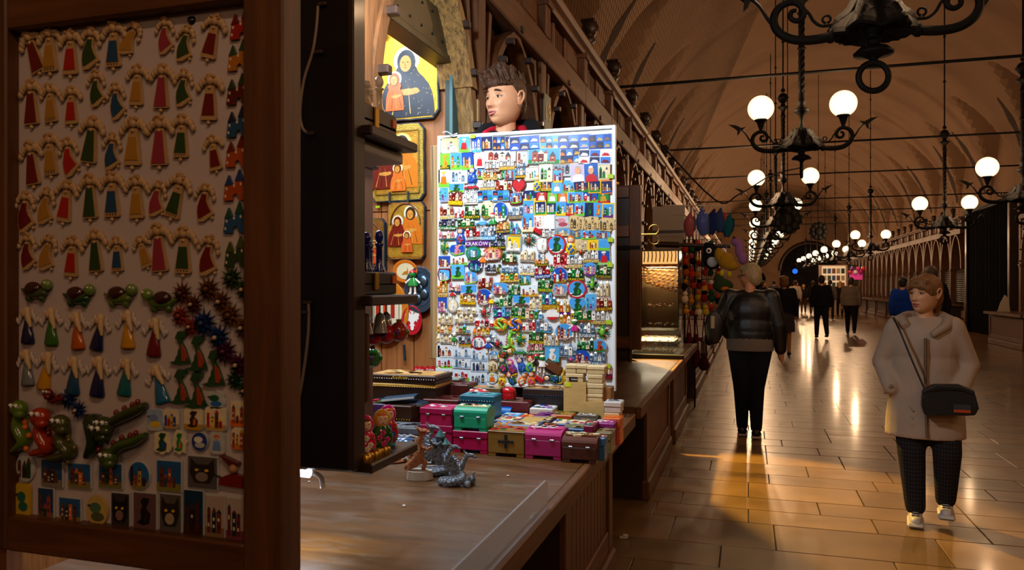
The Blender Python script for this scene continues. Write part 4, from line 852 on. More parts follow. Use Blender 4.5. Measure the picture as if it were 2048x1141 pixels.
# lamps of the stall: LED tubes under the ceiling and under the shelf door
mat('led', '#ffffff', emit='#dfeaff', es=9)
def led_tube(label, p, q, energy, w_=.05, size_y=None):
    p, q = Vector(p), Vector(q); o = thing('led_tube', label, 'lamp', (p + q) / 2)
    MB().tube([p - (p + q) / 2, q - (p + q) / 2], .012, n=8).build('tube', 'led', o); MB().bar(p - (p + q) / 2 + Vector((0, 0, .022)), q - (p + q) / 2 + Vector((0, 0, .022)), .035, .02, 'white').build('housing', 'paint', o)
    return o
for i, (x, ln) in enumerate(((-1.95, 1.9), (-2.5, 1.9))):
    o = led_tube('white LED tube under the stall ceiling, %s row' % ('front', 'back')[i], (x, 2.05, 3.07), (x, 3.95, 3.07), 0)
    lamp('stall_led', 'AREA', (0, 0, -.03), 29, COOL, o, shape='RECTANGLE', size=.25, size_y=1.9)
o = thing('board_fill', 'small white spotlight on an arm above the counter', 'lamp', (-1.25, 2.46, 2.80))  # unseen lamp and arm, added to brighten the magnet board
MB().lathe([(.02, -.04), (.035, .05), (.03, .06)], 10, 'white', M=Matrix.Rotation(R(-60), 4, 'X')).build('shade', 'paint', o); MB().ball((0, .03, .02), .018, 'white').build('bulb', 'led', o); MB().bar((0, 0, .04), (-.31, .0, .42), .012, .012, 'dgrey').build('clip', 'iron', o)
l_ = lamp('board_fill_light', 'AREA', (-1.25, 2.52, 2.76), 33, COOL, None, shape='DISK', size=.22); aim(l_, (-1.0, 3.75, 1.55))  # added fill aimed at the magnet board
o = led_tube('bright LED strip under the dark shelf door', on_y(567, 941, 1.66), on_y(619, 947, 1.66), 0); lamp('stall_led', 'AREA', (0, .02, -.03), 1.6, COOL, o, shape='RECTANGLE', size=.12, size_y=.04)
MB().tube(smooth_path([(.05, 0, 0), (.07, 0, -.01), (.075, 0, -.035)], 4), .006, 'white', n=6).build('plug', 'paint', o)

# ------------------------------------------------------------------ dark shelf door seen from behind, shelves towards the stall
YD = 1.63
xa, xb = -1.50, on_y(713, 500, YD).x
zb = on_y(705, 941, YD).z
sd = thing('shelf_door', 'dark brown open stall door with souvenir shelves on its far side', 'door panel', (xa, YD, 0))
MB().box(((xb - xa) / 2, 0, (zb + 2.5) / 2), (xb - xa, .035, 2.5 - zb), b=.004).build('back_panel', 'darkpaint', sd)
MB().box((xb - xa - .006, .01, (zb + 2.5) / 2), (.018, .06, 2.5 - zb), b=.004).build('edge_strip', 'oak_dark', sd)
def shelf_y(px): return YD + .02
SH = [('top', 290, 1.98), ('mid', 600, 1.49), ('low', 905, 1.088)]
shx = xb - .02
sd_d = .27
shelf_z = {'a': on_y(722, 262, YD + .03).z, 'b': on_y(713, 602, YD + .03).z, 'c': on_y(705, 935, YD + .03).z}
for k, z in shelf_z.items(): MB().box(((xb - xa) / 2 + .02, .02 + sd_d / 2, z), (xb - xa + .02, sd_d, .025), b=.004).build('shelf', 'oak_dark', sd)
MB().box(((xb - xa) / 2 + .0, .02 + sd_d / 2, shelf_z['a'] - .03), (xb - xa - .02, sd_d - .02, .03), '#b8b4b4', b=.004).build('shelf_underside', 'paint', sd)
for px0, py0, pts in ((640, 0, [(636, 12), (633, 55), (625, 105), (608, 160), (600, 225), (606, 258), (620, 268)]), (0, 0, [(617, 605), (617, 660), (608, 740), (592, 820), (565, 888)])):
    o = MB().tube(smooth_path([on_y(a, b, YD - .026) for a, b in pts], 4), .0036, '#8a7a6c', n=6).build('cable', 'paint'); tag(o, 'white cable drooping down the back of the dark door, %s' % ('upper' if px0 else 'lower'), 'cable')
for px, py in ((645, 8), (638, 104), (620, 267), (615, 605), (612, 625)): tag(MB().box((0, 0, 0), (.022, .012, .008), '#3a2a22', b=.002).build('cable_clip', 'paint', loc=on_y(px, py, YD - .024)), 'cable clip on the dark door, %d percent of the way down' % int(py / 9) if 0 else {8: 'topmost cable clip on the dark door', 104: 'cable clip below the topmost on the dark door', 267: 'cable clip at the end of the upper cable', 605: 'cable clip at the top of the lower cable', 625: 'cable clip just under the lower cable top'}[py], 'clip')

# ------------------------------------------------------------------ icons and plates on the partition
def at_wall(px, py): return on_y(px, py, YW - .02)
wu = at_wall(800, 300).x - at_wall(799, 300).x
def fig(mb, cx, cz, s_, robe, face='#c8893c', halo='gold', y=-.004, hood=None, shoulders=1.0):
    mb.prism(ellipse(cx, cz + .36 * s_, .21 * s_, .21 * s_, 22), y - .001, y, halo); mb.prism(ellipse(cx, cz + .36 * s_, .18 * s_, .18 * s_, 22), y - .0016, y, '#e8d9a0')
    sh_ = shoulders
    rb = [(.45, -.5), (.44, -.3), (.41, -.14), (.36, -.02), (.28, .08), (.2, .16), (.15, .26)]; mb.prism([(cx + a * s_ * (sh_ if b < .1 else 1), cz + b * s_) for a, b in rb] + [(cx - a * s_ * (sh_ if b < .1 else 1), cz + b * s_) for a, b in rb[::-1]], y - .003, y, robe)
    mb.prism(ellipse(cx + .02 * s_, cz - .12 * s_, .2 * s_ * sh_, .05 * s_, 12), y - .0036, y, face); mb.prism(ellipse(cx + .14 * s_, cz - .1 * s_, .06 * s_, .035 * s_, 10), y - .0039, y, face)
    mb.prism(ellipse(cx, cz + .34 * s_, .15 * s_, .18 * s_, 16), y - .004, y, hood or '#4a2a14'); mb.prism(ellipse(cx - .01 * s_, cz + .31 * s_, .095 * s_, .125 * s_, 16), y - .005, y, face)
    for q in (-1, 1): mb.prism(ellipse(cx - .01 * s_ + q * .038 * s_, cz + .33 * s_, .018 * s_, .008 * s_, 6), y - .0056, y, 'dbrown')
    mb.prism(ellipse(cx - .015 * s_, cz + .25 * s_, .022 * s_, .007 * s_, 6), y - .0056, y, '#8a3020'); mb.prism([(cx - .012 * s_, cz + .33 * s_), (cx - .03 * s_, cz + .275 * s_), (cx, cz + .275 * s_)], y - .0056, y, '#9a6024')
    for k in range(4): mb.prism([(cx + (-.25 + .15 * k) * s_, cz - .45 * s_), (cx + (-.235 + .15 * k) * s_, cz - .45 * s_), (cx + (-.1 + .06 * k) * s_, cz + .05 * s_)], y - .0038, y, '#1a1410' if k % 2 else '#e0a850')
def icon(label, l, t, r, b, bg, border, figs, frame=None, arched=False):
    p0, p1 = at_wall(l, t), at_wall(r, b); w_, h = p1.x - p0.x, p0.z - p1.z
    o = thing('icon_panel', label, 'icon', ((p0.x + p1.x) / 2, YW - .004, (p0.z + p1.z) / 2), (0, R(rnd.uniform(-1, 1)), 0), 'painted icons')
    rng = random.Random(int(l)); ol = []
    for i in range(36):
        a = 2 * PI * i / 36; c, s_ = math.cos(a), math.sin(a); k = 1 / max(abs(c), abs(s_)); q = 1 - .018 * rng.random(); ol.append((w_ / 2 * c * k * q, h / 2 * s_ * k * q))
    MB().prism(ol, -.032, .0, '#20303c').build('board', 'paint', o)
    m_ = MB(); m_.prism([(a * .965, b_ * .975) for a, b_ in ol], -.034, -.03, border); q = .8 if frame else .9
    m_.prism([(-w_ / 2 * q, -h / 2 * q), (w_ / 2 * q, -h / 2 * q), (w_ / 2 * q, h / 2 * q), (-w_ / 2 * q, h / 2 * q)], -.0355, -.033, bg); m_.build('gilded_ground', 'gilt', o)
    if frame:
        f = MB()
        for (a, b_, c, d) in ((-q, -q, q, -q), (q, -q, q, q), (q, q, -q, q), (-q, q, -q, -q)): f.bar((a * w_ / 2, -.037, b_ * h / 2), (c * w_ / 2, -.037, d * h / 2), .008, .008, frame)
        f.build('inner_frame', 'gilt', o)
    if arched: MB().tube([(.4 * w_ * math.cos(a), -.036, .1 * h + .36 * h * math.sin(a)) for a in [PI * i / 16 for i in range(17)]], .005, '#6a3414', n=6).build('arch_border', 'gilt', o)
    for fi, (cx, cz, s_, robe, halo, hood, so) in enumerate(figs):
        f = MB(); fig(f, cx * w_, cz * h, s_ * h, robe, halo=halo, hood=hood, y=-.0355 - .0042 * fi, shoulders=so); f.build('painted_figure', 'print', o)
    return o
m = mat('gilt', rough=.38, metal=.35, bump=.35, bscale=140, var=.25, vscale=40)
o = icon('large gold icon of a mother in a starry dark blue cloak with child', 741, 45, 879, 238, '#e0a420', '#d8a830', [(.05, -.15, .64, '#0e1a2e', '#f0dcc0', '#0e1a2e', 1.0), (-.12, -.22, .36, '#c85a14', '#e8e0c8', '#8a4c14', .6)], arched=True)
st_ = MB(); rr = random.Random(3)
for k in range(46):
    a, b = rr.uniform(-.12, .42), rr.uniform(-.45, -.02); w_, h = 138 * wu, 193 * wu
    st_.prism(ellipse(a * w_, b * h, .0022, .0022, 5), -.0398, -.038, 'sand')
st_.build('painted_stars', 'print', o)['kind'] = 'stuff'
for tx, x, z in (('MP', -.3, .28), ('OY', .36, .2)): word(o, tx, .03, .018, 'dbrown', .0, -.0365, mtl='print').location = (x * 138 * wu, -.0365, z * 193 * wu)
o = icon('framed icon of the holy family in a broad gold border', 743, 252, 851, 402, '#b8821a', '#a88a2c', [(.1, .0, .66, '#c8721c', '#e0b850', '#3a2412', .85), (-.22, -.08, .5, '#6a1c14', '#d8b050', '#5a1812', .9), (.03, -.2, .34, '#d06a22', '#f0d8a0', '#6a3a1a', .7)], frame='#8a6a1c')
for px in (-.12, .22): MB().bar((px * 108 * wu, -.05, -.49 * 150 * wu), (px * 108 * wu, -.05, -.36 * 150 * wu), .012, .01, '#232a38').build('holder_peg', 'paint', o)
MB().box((-.4 * 108 * wu, -.01, -.52 * 150 * wu), (.026, .004, .014), '#a8d81c').build('price_sticker', 'paint', o)
icon('icon of the holy family leaning together beneath the framed one', 777, 405, 851, 520, '#b08420', '#a86a1c', [(.14, .08, .62, '#c86a1a', '#c8ccc0', '#3a2412', .8), (-.2, -.02, .5, '#70180f', '#c8ccc0', '#5a1510', .8), (.06, -.2, .34, '#c8551c', '#dcdccc', '#6a3a1a', .7)], arched=True)
icon('icon of a crowned mother and child half hidden by chess pieces', 700, 439, 772, 548, '#8a5a1c', '#7a5a20', [(-.08, -.05, .66, '#2c6a5c', '#b88a30', '#8a5a1c', .7), (.24, -.12, .4, '#c8451c', '#b88a30', '#7a4a1c', .7)], arched=True)
icon('gold icon whose edge shows behind the dark shelf door', 660, 308, 728, 432, '#b8921c', '#a89a2c', [(0, 0, .7, '#6a4a1c', '#d0b050', None, .8)])
def wall_plate(label, px, py, rx, ry, rim, mid, th=.02):
    p = at_wall(px, py); o = thing('wall_plate', label, 'plate', p, (0, 0, 0), 'plates on the partition', 1)
    Mx = Matrix.Rotation(PI / 2, 4, 'X')
    MB().lathe([(0, .0), (.75, .0), (1, .5), (.97, .56), (.72, .2), (0, .16)], 32, rim, M=Mx).build('rim', 'gloss', o, scale=(rx * wu, .03, ry * wu)); 
    MB().prism(ellipse(0, 0, .7 * rx * wu, .7 * ry * wu, 28), -.009, -.004, mid).build('well', 'gloss', o)
    return o
o = wall_plate('orange rimmed oval plate with church picture under the family icon', 812, 543, 25, 21, '#c86a1a', '#d8cfa8'); MB().prism(xz([(-.5, -.4), (.4, -.4), (.4, 0), (.3, .5), (.2, 0), (-.1, .0)], 14 * wu), -.011, -.009, '#b8701c').build('painted_church', 'print', o)
o = wall_plate('dark pewter relief plate with a green doll hung on it', 842, 580, 31, 42, '#2a3c4c', '#31485c')
for (a, b, r1) in ((.2, .35, .3), (.25, -.2, .28), (-.2, -.4, .3), (.0, .05, .22)): MB().ball((a * 31 * wu, -.012, b * 42 * wu), (r1 * 31 * wu, .012, r1 * 36 * wu), '#5d7486', n=12, m=7).build('embossed_scene', 'metalc', o)
o = thing('hanging_doll', 'little green doll with red hat hanging before the pewter plate', 'doll', at_wall(832, 566) + Vector((0, -.03, 0)))
doll(o, 46 * wu, 'green', 'red', 0)
o = wall_plate('round red plate with white eagle and the word POLSKA', 826, 641, 20, 27, '#b81828', '#c81e30')
eg = [(0, .5), (.08, .42), (.06, .3), (.2, .4), (.45, .45), (.5, .25), (.44, .2), (.46, .05), (.36, .06), (.34, -.08), (.22, -.02), (.1, -.15), (.2, -.3), (.12, -.28), (.1, -.48), (0, -.55)]
eg = eg + [(-a, b) for a, b in eg[-2:0:-1]]
MB().prism(xz(eg, 28 * wu, 34 * wu), -.012, -.008, 'white').build('eagle', 'print', o); word(o, 'POLSKA', .07, .014, 'white', .05, -.011, mtl='print')
o = wall_plate('large orange carved plate half behind the hanging ornaments', 772, 622, 48, 58, '#c8761c', '#e0d6b8')
for k, (a, ht, c) in enumerate(((-.25, .5, '#b8301c'), (.0, .7, '#c83a1c'), (.25, .45, '#a8281a'))): MB().prism([(a * 60 * wu - .012, -.04), (a * 60 * wu + .012, -.04), (a * 60 * wu + .012, ht * .1), (a * 60 * wu, ht * .1 + .03), (a * 60 * wu - .012, ht * .1)], -.012, -.009, c).build('painted_tower', 'print', o)
o = thing('wall_mask', 'blue and white glass eye charm above the big icon', 'charm', at_wall(772, 72) + Vector((0, -.05, 0)))
MB().lathe([(.035, 0), (.03, .012), (0, .014)], 16, '#123a70', M=Matrix.Rotation(PI / 2, 4, 'X')).build('disc', 'gloss', o); MB().lathe([(.02, .013), (.015, .017), (0, .018)], 14, 'white', M=Matrix.Rotation(PI / 2, 4, 'X')).build('eye_white', 'gloss', o); MB().lathe([(.01, .017), (0, .021)], 12, 'black', M=Matrix.Rotation(PI / 2, 4, 'X')).build('pupil', 'gloss', o)
o = MB().bar(at_wall(808, 690), at_wall(810, 722), .012, .012, '#1a2a34').build('hanging_strap', 'paint'); tag(o, 'dark strap stuck on the planks below the plates', 'strap')
for i, px in enumerate((840, 862)):
    o = thing('heart_magnet', 'red heart shaped magnet with white words, %s of two on the planks' % ORD[i], 'magnet', at_wall(px, 742)); MB().prism(outline('heart', 21 * wu, 20 * wu, None), -.008, 0, 'red').build('heart', 'gloss', o); word(o, 'Kraków', 15 * wu, 4 * wu, 'white', 2 * wu, -.009)

# warm spotlight of the jewellery stall that throws a yellow pool on the floor
o = thing('arch_spotlight', 'small black spotlight under the arch by the jewellery stall', 'lamp', (XL + .1, 7.55, 2.98)); MB().lathe([(.03, -.06), (.05, .06), (.045, .065)], 12, 'black', M=Matrix.Rotation(R(140), 4, 'Y')).build('shade', 'iron', o); MB().tube([(0, 0, .02), (-.04, 0, .18)], .01, 'black', n=6).build('bracket', 'iron', o)
l_ = lamp('stall_warm_spot', 'SPOT', (XL + .24, 7.45, 2.86), 1150, (1, .62, .12), None, spot_size=R(40), spot_blend=.3, shadow_soft_size=.04); aim(l_, (.08, 5.9, 0))
# ------------------------------------------------------------------ white board crowded with fridge magnets
YB = 3.75
a_, b_, c_, d_ = on_y(881, 268, YB), on_y(1226, 265, YB), on_y(874, 765, YB), on_y(1222, 779, YB)
bx0, bx1, bz0, bz1 = a_.x, b_.x, (c_.z + d_.z) / 2, (a_.z + b_.z) / 2
bo = thing('magnet_board', 'bright white board crowded with souvenir magnets', 'board', ((bx0 + bx1) / 2, YB, bz0))
mat('boardwhite', '#e8edf2', rough=.4)
MB().box((0, .009, (bz1 - bz0) / 2), (bx1 - bx0, .014, bz1 - bz0), b=.002).build('sheet', 'boardwhite', bo)
for nm, c, d in (('frame_rail', (0, .004, bz1 - bz0 + .003), (bx1 - bx0 + .03, .028, .018)), ('frame_rail', (0, .004, .0), (bx1 - bx0 + .03, .028, .018)), ('frame_stile', ((bx1 - bx0) / 2 + .006, .004, (bz1 - bz0) / 2), (.018, .028, bz1 - bz0)), ('frame_stile', (-(bx1 - bx0) / 2 - .006, .004, (bz1 - bz0) / 2), (.018, .028, bz1 - bz0))): MB().box(c, d, 'lgrey', b=.003).build(nm, 'boardwhite', bo)
q = on_y(870, 292, YB + .03); q2 = on_y(870, 718, YB + .03); MB().box((q.x - bo.location.x, .03, (q.z + q2.z) / 2 - bz0), (.045, .03, q.z - q2.z), b=.003).build('side_batten', 'pine', bo)
for z in (.2, .55, .9): MB().bar((-(bx1 - bx0) / 2 - .045, .05, z), (-(bx1 - bx0) / 2 - .045, .30, z), .03, .03).build('hinge_arm', 'oak_dark', bo)
for i, x in enumerate((-.3, .28)): MB().box((x, .03, (.832 - bz0) / 2 + .02), (.04, .03, bz0 - .832 + .04), b=.003).build('prop_leg', 'oak_dark', bo)
mu = on_y(1050, 500, YB).x - on_y(1049, 500, YB).x
CROP = {0: (0, 0, 1.), 1: (870, 255, 7.605), 2: (1040, 255, 7.605), 3: (870, 395, 7.605), 4: (1040, 395, 7.605), 5: (870, 530, 7.605), 6: (1040, 530, 7.605), 7: (870, 650, 7.605), 8: (1040, 650, 7.605)}
SETS = {'bk': ('brick', 'dred', 'cream'), 'wh': ('white', 'stone', 'lgrey'), 'go': ('gold', 'orange', 'cream'), 'mx': ('cream', 'brick', 'green', 'lblue'), 'gb': ('#5d7a9a', '#8fa8c0', 'white'), 'pk': ('#d88a98', '#b04a5a', 'cream'), 'gn': ('dgreen', 'green', 'cream'), 'dk': ('dgrey', 'navy', 'grey'), 'sp': ('#8a6a3a', '#5a4020', 'tan'), 'rd': ('red', 'white', 'dred'), 'sd': ('sand', 'cream', 'stone'), 'tl': ('teal', 'purple', 'lblue'), 'or': ('orange', 'yellow', 'green')}
DATA = '''
1 235 270 230 230 card cream sand cream wh town
1 450 265 160 230 card white lblue lgreen rd figure
1 632 265 155 220 card white blue lblue wh town
1 795 250 170 200 card lgrey navy navy go town
1 978 250 180 200 card lgrey navy - go tiles
1 1110 250 80 200 card lgrey navy navy go town
0 1050 287 57 26 card lgrey blue - wh tiles
2 450 235 280 200 card lgrey sky gold go tiles
2 825 225 450 200 card lgrey blue - sd tiles
2 1220 220 310 200 card lgrey blue - sp tiles
1 155 520 170 240 card navy lgreen dgreen go dragon KRAKÓW yellow
1 325 520 165 250 card white sky lgreen or town
1 500 520 170 250 card navy blue lgreen go town
1 685 510 150 240 card white white - rd figure
1 990 440 450 150 card white white - bk town
1 1330 480 180 240 card brown lgrey lgrey bk town
2 370 440 450 215 card lgrey sky green bk town KRAKÓW white
2 760 440 310 215 card lgrey navy gold go tiles
2 1145 450 450 205 card white white - rd tiles
1 880 590 220 190 relt wh brown KRAKÓW white
1 1100 560 230 170 relt wh tan KRAKÓW yellow
1 1300 620 170 270 rel gb gold
1 140 780 165 260 card white white lgreen or figure
1 365 755 260 190 card white #cfe4f4 - gb town
1 570 730 160 250 mat blue blue
1 700 700 110 150 card white sky lgreen bk town
1 845 745 220 110 relt go sand KRAKÓW yellow
1 1030 710 100 150 drg green
1 1140 710 150 160 card white sky - bk town Kraków dred
1 330 925 230 130 card white sky lgreen gn dragon Kraków dred
1 560 915 210 120 car red
1 800 880 230 150 relt wh stone KRAKÓW yellow
1 1050 880 250 190 rel bk brown
1 1280 900 200 210 heart dred red - wh none Kraków white
1 130 1020 160 220 card white lblue #8a9ac0 tl town
1 320 1080 210 190 relt bk yellow KRAKÓW yellow
1 540 1070 210 190 rel wh white
1 770 1040 230 150 card white sky - mx tiles
1 1005 1040 240 150 card white sky - mx tiles
1 1235 1080 210 180 free dred sky lgreen bk town
2 185 710 210 190 card stone white cream mx town
2 400 700 190 240 card tan white cream gn town
2 640 640 270 190 card lgrey #9aa4b4 lgrey dk town
2 578 750 150 200 card brick lblue yellow rd town
2 885 690 200 250 card white #c8b8d8 - wh portrait
2 1085 690 190 250 card white #2a62b8 - rd portrait
2 1280 690 190 240 card brown cream sand gn town
2 265 850 130 230 mat lgreen yellow
2 405 880 170 190 card green navy gold go town
2 567 925 150 150 card lblue lblue - wh figure
2 740 905 190 170 card lblue lblue lgreen bk town
2 940 900 200 170 card navy navy green bk town
2 1140 905 170 170 card yellow navy green go town
2 1320 910 170 180 card orange navy blue go town
2 150 1045 180 150 card navy navy yellow mx town
2 335 1060 160 150 card dred red - wh figure
2 495 1070 160 160 card green lgreen - wh figure
2 655 1075 150 160 card orange orange - wh figure
2 845 1070 210 150 card white sky lgreen bk town
2 1070 1065 220 150 card lgrey blue lgreen rd town
2 1270 1070 150 170 card dgreen green red go figure
4 140 165 165 210 card lblue sky lblue pk town
4 312 165 170 200 card yellow navy green wh town
4 475 165 160 190 card dred navy green wh town
4 628 180 140 190 card lblue sky yellow gn town
4 768 180 140 190 card navy blue red go town
4 912 180 140 190 card lblue lblue lgreen rd town
4 1060 195 120 190 card navy navy - gn dragon
4 1192 195 120 190 card sky sky - or dragon
4 1343 210 160 210 card yellow sky purple gn town
4 125 400 170 230 card #e8dc90 sky cream bk town
4 280 365 140 210 card white #f4e4e8 - pk town
4 450 370 170 200 card white white - wh none
4 645 375 210 190 card silver lgrey - pk bird
4 870 390 230 220 free tan sand - sp town
4 1090 400 220 210 free tan sand - sp town
4 1320 420 240 190 free tan sand - sp town
4 275 515 120 60 book red
4 440 545 190 140 rel wh lgrey
4 640 530 200 110 card lgrey sky sand go town
4 850 560 190 130 card lgrey #6a94b8 teal sp town
4 1050 570 200 130 card lgrey sky lgreen rd town
4 1255 570 200 130 card lgrey sky #4a90b0 bk town
4 140 650 230 220 star brick teal
4 335 720 160 220 free stone white - wh dragon
4 560 720 260 270 oval red sky white gn dragon
4 780 730 170 270 mat orange yellow
4 940 720 190 150 card cream sand - sd town
4 1120 725 150 140 card yellow yellow - bk town
4 1280 730 150 150 card lgrey sky lgreen gn none
4 120 870 220 200 rel sd stone
4 330 900 90 170 rel gb lblue
4 330 990 200 100 relt go dgreen KRAKÓW yellow
4 620 950 210 220 relt rd red Kraków white
4 830 970 230 200 relt wh stone KRAKÓW yellow
4 940 840 130 120 star red yellow
4 1085 900 220 170 relt wh stone KRAKÓW yellow
4 1280 915 160 220 card white blue lgreen rd figure Kraków white
3 190 230 230 200 relt bk lgrey KRAKÓW yellow
3 380 240 140 180 rel rd lgrey
3 570 230 230 180 relt gn dgreen KRAKÓW yellow
3 800 190 210 250 oval sand cream lgreen gn town Kraków red
3 1005 220 210 270 oval lgrey blue white mx town Kraków white
3 1235 240 220 170 relt gb grey KRAKÓW gold
3 190 410 270 150 relt dk green Kraków white
3 480 400 280 160 relt gn green KRAKÓW red
3 730 400 210 150 car lblue
3 890 380 110 260 doll green red
3 1040 460 200 160 relt go navy KRAKÓW yellow
3 1230 460 160 240 rel tl gold
3 185 580 260 130 rel pk teal
3 390 590 160 250 mat blue blue
3 585 560 220 180 relt rd grey KRAKÓW white
3 810 550 220 190 relt gb lblue KRAKÓW white
3 1000 590 120 120 rel dk dgreen
3 960 720 230 120 relt dk dgreen KRAKÓW yellow
3 1200 710 220 230 card silver yellow white wh town KRAKÓW cream
3 150 770 160 260 star green yellow
3 345 800 230 170 free lblue blue lgreen pk dragon
3 640 710 340 80 word magenta
3 590 850 220 190 oval green teal dgreen gb town
3 880 860 290 200 oval brick #e8a070 cream pk town KRAKÓW lgrey
3 1140 910 230 180 rel gn brown
3 150 990 180 180 card lgrey blue lgrey bk town
3 370 960 250 150 card white #e4eef8 lgreen bk town
3 740 960 130 230 doll orange white
3 620 1050 210 170 oval purple navy dgreen tl town
5 150 165 200 210 free dred lblue lgreen wh town
5 355 110 190 200 card lblue lblue lgreen gn dragon
5 545 200 200 200 free lgrey sky lgreen pk town
5 850 60 170 130 relt dk dgrey Kraków white
5 965 60 90 130 drg dgreen
5 1140 60 250 110 rel gb lblue
5 775 250 230 220 rel bk brown
5 120 370 160 240 relt go sand Kraków gold
5 310 340 190 150 rel pk blue
5 270 450 110 170 doll red white
5 520 385 240 150 card white sky lgrey gn dragon Kraków red
5 755 490 230 230 oval lgrey blue white bk town Kraków dred
5 990 370 250 190 free lgrey sky brown pk town
5 1215 370 190 200 rel gn teal
5 1140 195 290 130 relt or sand KRAKÓW yellow
5 1360 220 170 170 card lgrey sky green gn town KRAKÓW gold
5 120 610 150 230 card white blue lgrey pk town Kraków magenta
5 280 620 150 200 oval stone cream - wh dragon
5 500 530 240 140 relt go yellow KRAKÓW yellow
5 1050 550 260 180 rel gn stone
5 1320 540 240 140 card white sky lgrey gn dragon Kraków dred
5 490 700 310 110 rel sd white
5 760 720 210 200 star red white
5 860 560 130 200 doll yellow white
5 1020 710 260 190 rel tl purple
5 1270 730 220 180 relt gn green KRAKÓW yellow
5 165 820 230 160 rel sd cream
5 450 810 310 140 rel sd white
5 760 880 300 130 rel rd white
5 1010 910 200 190 pre orange lgreen
5 1230 910 190 180 pre orange blue
5 150 980 250 130 rel go white
5 430 970 230 140 rel mx sand
5 710 1010 280 130 rel go white
6 110 80 220 150 relt wh white KRAKÓW yellow
6 345 110 220 170 relt rd blue KRAKÓW white
6 485 80 90 150 doll green red
6 605 165 220 230 oval lgrey blue lgreen rd town Kraków red
6 850 150 230 170 relt gn dgreen KRAKÓW yellow
6 1065 70 200 180 oval lblue sky purple pk town
6 1270 100 210 180 relt gn dgreen Kraków gold
6 390 310 230 190 relt gn green KRAKÓW yellow
6 145 400 250 160 card white #e4eef8 gold bk town
6 615 380 220 190 free stone sky stone pk town
6 870 370 260 250 oval red sky white gn dragon
6 1105 300 190 250 star lgreen navy
6 1265 350 170 290 rel sd stone
6 245 560 200 240 rel sd cream
6 445 550 210 250 relt tl gold Kraków gold
6 660 610 190 260 rel go purple
6 880 610 230 220 heart lgrey sky lgreen gn dragon
6 1085 570 150 230 card white lblue #7a8ab0 tl town
6 1280 590 220 200 relt bk brown KRAKÓW yellow
6 220 750 270 170 rel mx stone
6 500 755 190 150 oval white white red rd none
6 720 790 220 230 rel go white
6 960 780 270 170 relt gn green Kraków red
6 1230 800 270 190 relt wh stone KRAKÓW yellow
6 140 920 200 170 rel rd white
6 370 920 240 190 rel gb lblue
6 675 1020 240 230 oval lgrey sky white bk town Kraków dred
6 840 970 120 250 doll magenta white
6 1025 990 220 200 relt gb #5a7a94 Kraków white
6 1260 1020 240 230 star lgreen brown
7 150 210 260 130 rel sd white
7 300 220 110 180 doll green white
7 460 250 190 180 relt dk gold Kraków gold
7 670 280 210 190 oval red white dred gb town
7 820 320 100 220 doll blue white
7 890 190 110 180 rel gb navy
7 960 290 180 170 star red blue
7 1140 220 150 270 drg lgreen
7 1300 220 190 240 star green yellow
7 1295 420 210 130 car green
7 160 405 250 170 card white #e2ecf6 - bk town
7 415 420 260 180 card white #dce6f2 #9ab4d0 gb town
7 680 460 250 180 card white #dce6f2 #9ab4d0 gb town
7 150 585 250 150 card white #d4e6f6 lgreen rd town
7 415 590 260 150 card white #e2ecf6 #a8bcd4 gb town
7 680 635 260 160 card white #e2ecf6 #a8bcd4 dk town
7 145 750 250 160 card white #e2ecf6 #a8bcd4 dk town
7 405 765 260 150 card white #d4e6f6 lgreen rd town
7 665 820 260 170 card white #e2ecf6 #a8bcd4 dk town
7 900 470 160 150 oval stone sky brown wh town
7 1090 430 130 230 mat yellow dgreen 65
7 885 640 150 160 oval sand cream tan sp town
7 880 810 150 160 oval lgrey #cfe6f0 - or figure
7 1030 605 130 230 mat teal dgreen -8
7 1165 640 150 220 mat pink purple -20
7 1310 610 160 220 mat blue blue -20
8 160 600 130 230 mat red lgreen
7 1020 830 130 220 mat yellow yellow
7 1155 820 150 200 mat red dgreen -30
7 1340 820 140 200 mat orange orange 20
8 175 820 140 210 mat red orange
8 250 190 220 190 relt gn #6a6a2a KRAKÓW yellow
8 230 360 250 150 relt pk green Kraków white
8 480 220 230 230 rel sd lblue
8 740 370 260 220 rel gb #7a92a8
8 1000 290 250 190 rel gn dgreen
8 1215 320 190 180 oval lgrey sky green bk dragon
8 490 455 240 230 card brown lblue #4ac0d0 wh dragon KRAKÓW teal
8 1185 510 240 190 relt gb #5a86a8 Kraków white
8 945 490 240 210 oval white blue white bk town Kraków dred
8 780 530 190 110 star pink lblue
8 255 580 90 240 doll black red
8 345 600 100 250 doll white cream
8 510 640 240 130 book brown
8 300 830 120 60 book red
8 480 820 110 230 mat black dgreen -88
8 650 790 90 220 drg gold
8 1340 700 130 220 relt pk navy POLAND red
'''
CNAME = {'lblue': 'light blue', 'lgreen': 'lime green', 'dgreen': 'dark green', 'dred': 'dark red', 'lgrey': 'silver grey', 'dgrey': 'charcoal', 'sky': 'sky blue', 'brick': 'brick red'}
SN = {'bk': 'brick', 'wh': 'white', 'go': 'gold', 'mx': 'colourful', 'gb': 'blue grey', 'pk': 'rosy', 'gn': 'green', 'dk': 'dark', 'sp': 'sepia', 'rd': 'red and white', 'sd': 'sandy', 'tl': 'teal and purple', 'or': 'orange'}
items = []
for ln in DATA.strip().splitlines():
    t = ln.split(); cr = CROP[int(t[0])]
    items.append((cr[0] + float(t[1]) / cr[2], cr[1] + float(t[2]) / cr[2], float(t[3]) / cr[2], float(t[4]) / cr[2], t[5], t[6:]))
items.sort(key=lambda i: i[1])
band = [items[i * 11:(i + 1) * 11] for i in range((len(items) + 10) // 11)]
ORD += ['twenty-first', 'twenty-second', 'twenty-third', 'twenty-fourth', 'twenty-fifth']
cn = lambda c: CNAME.get(c, c) if not c.startswith('#') else 'pale'
sd_ = 0
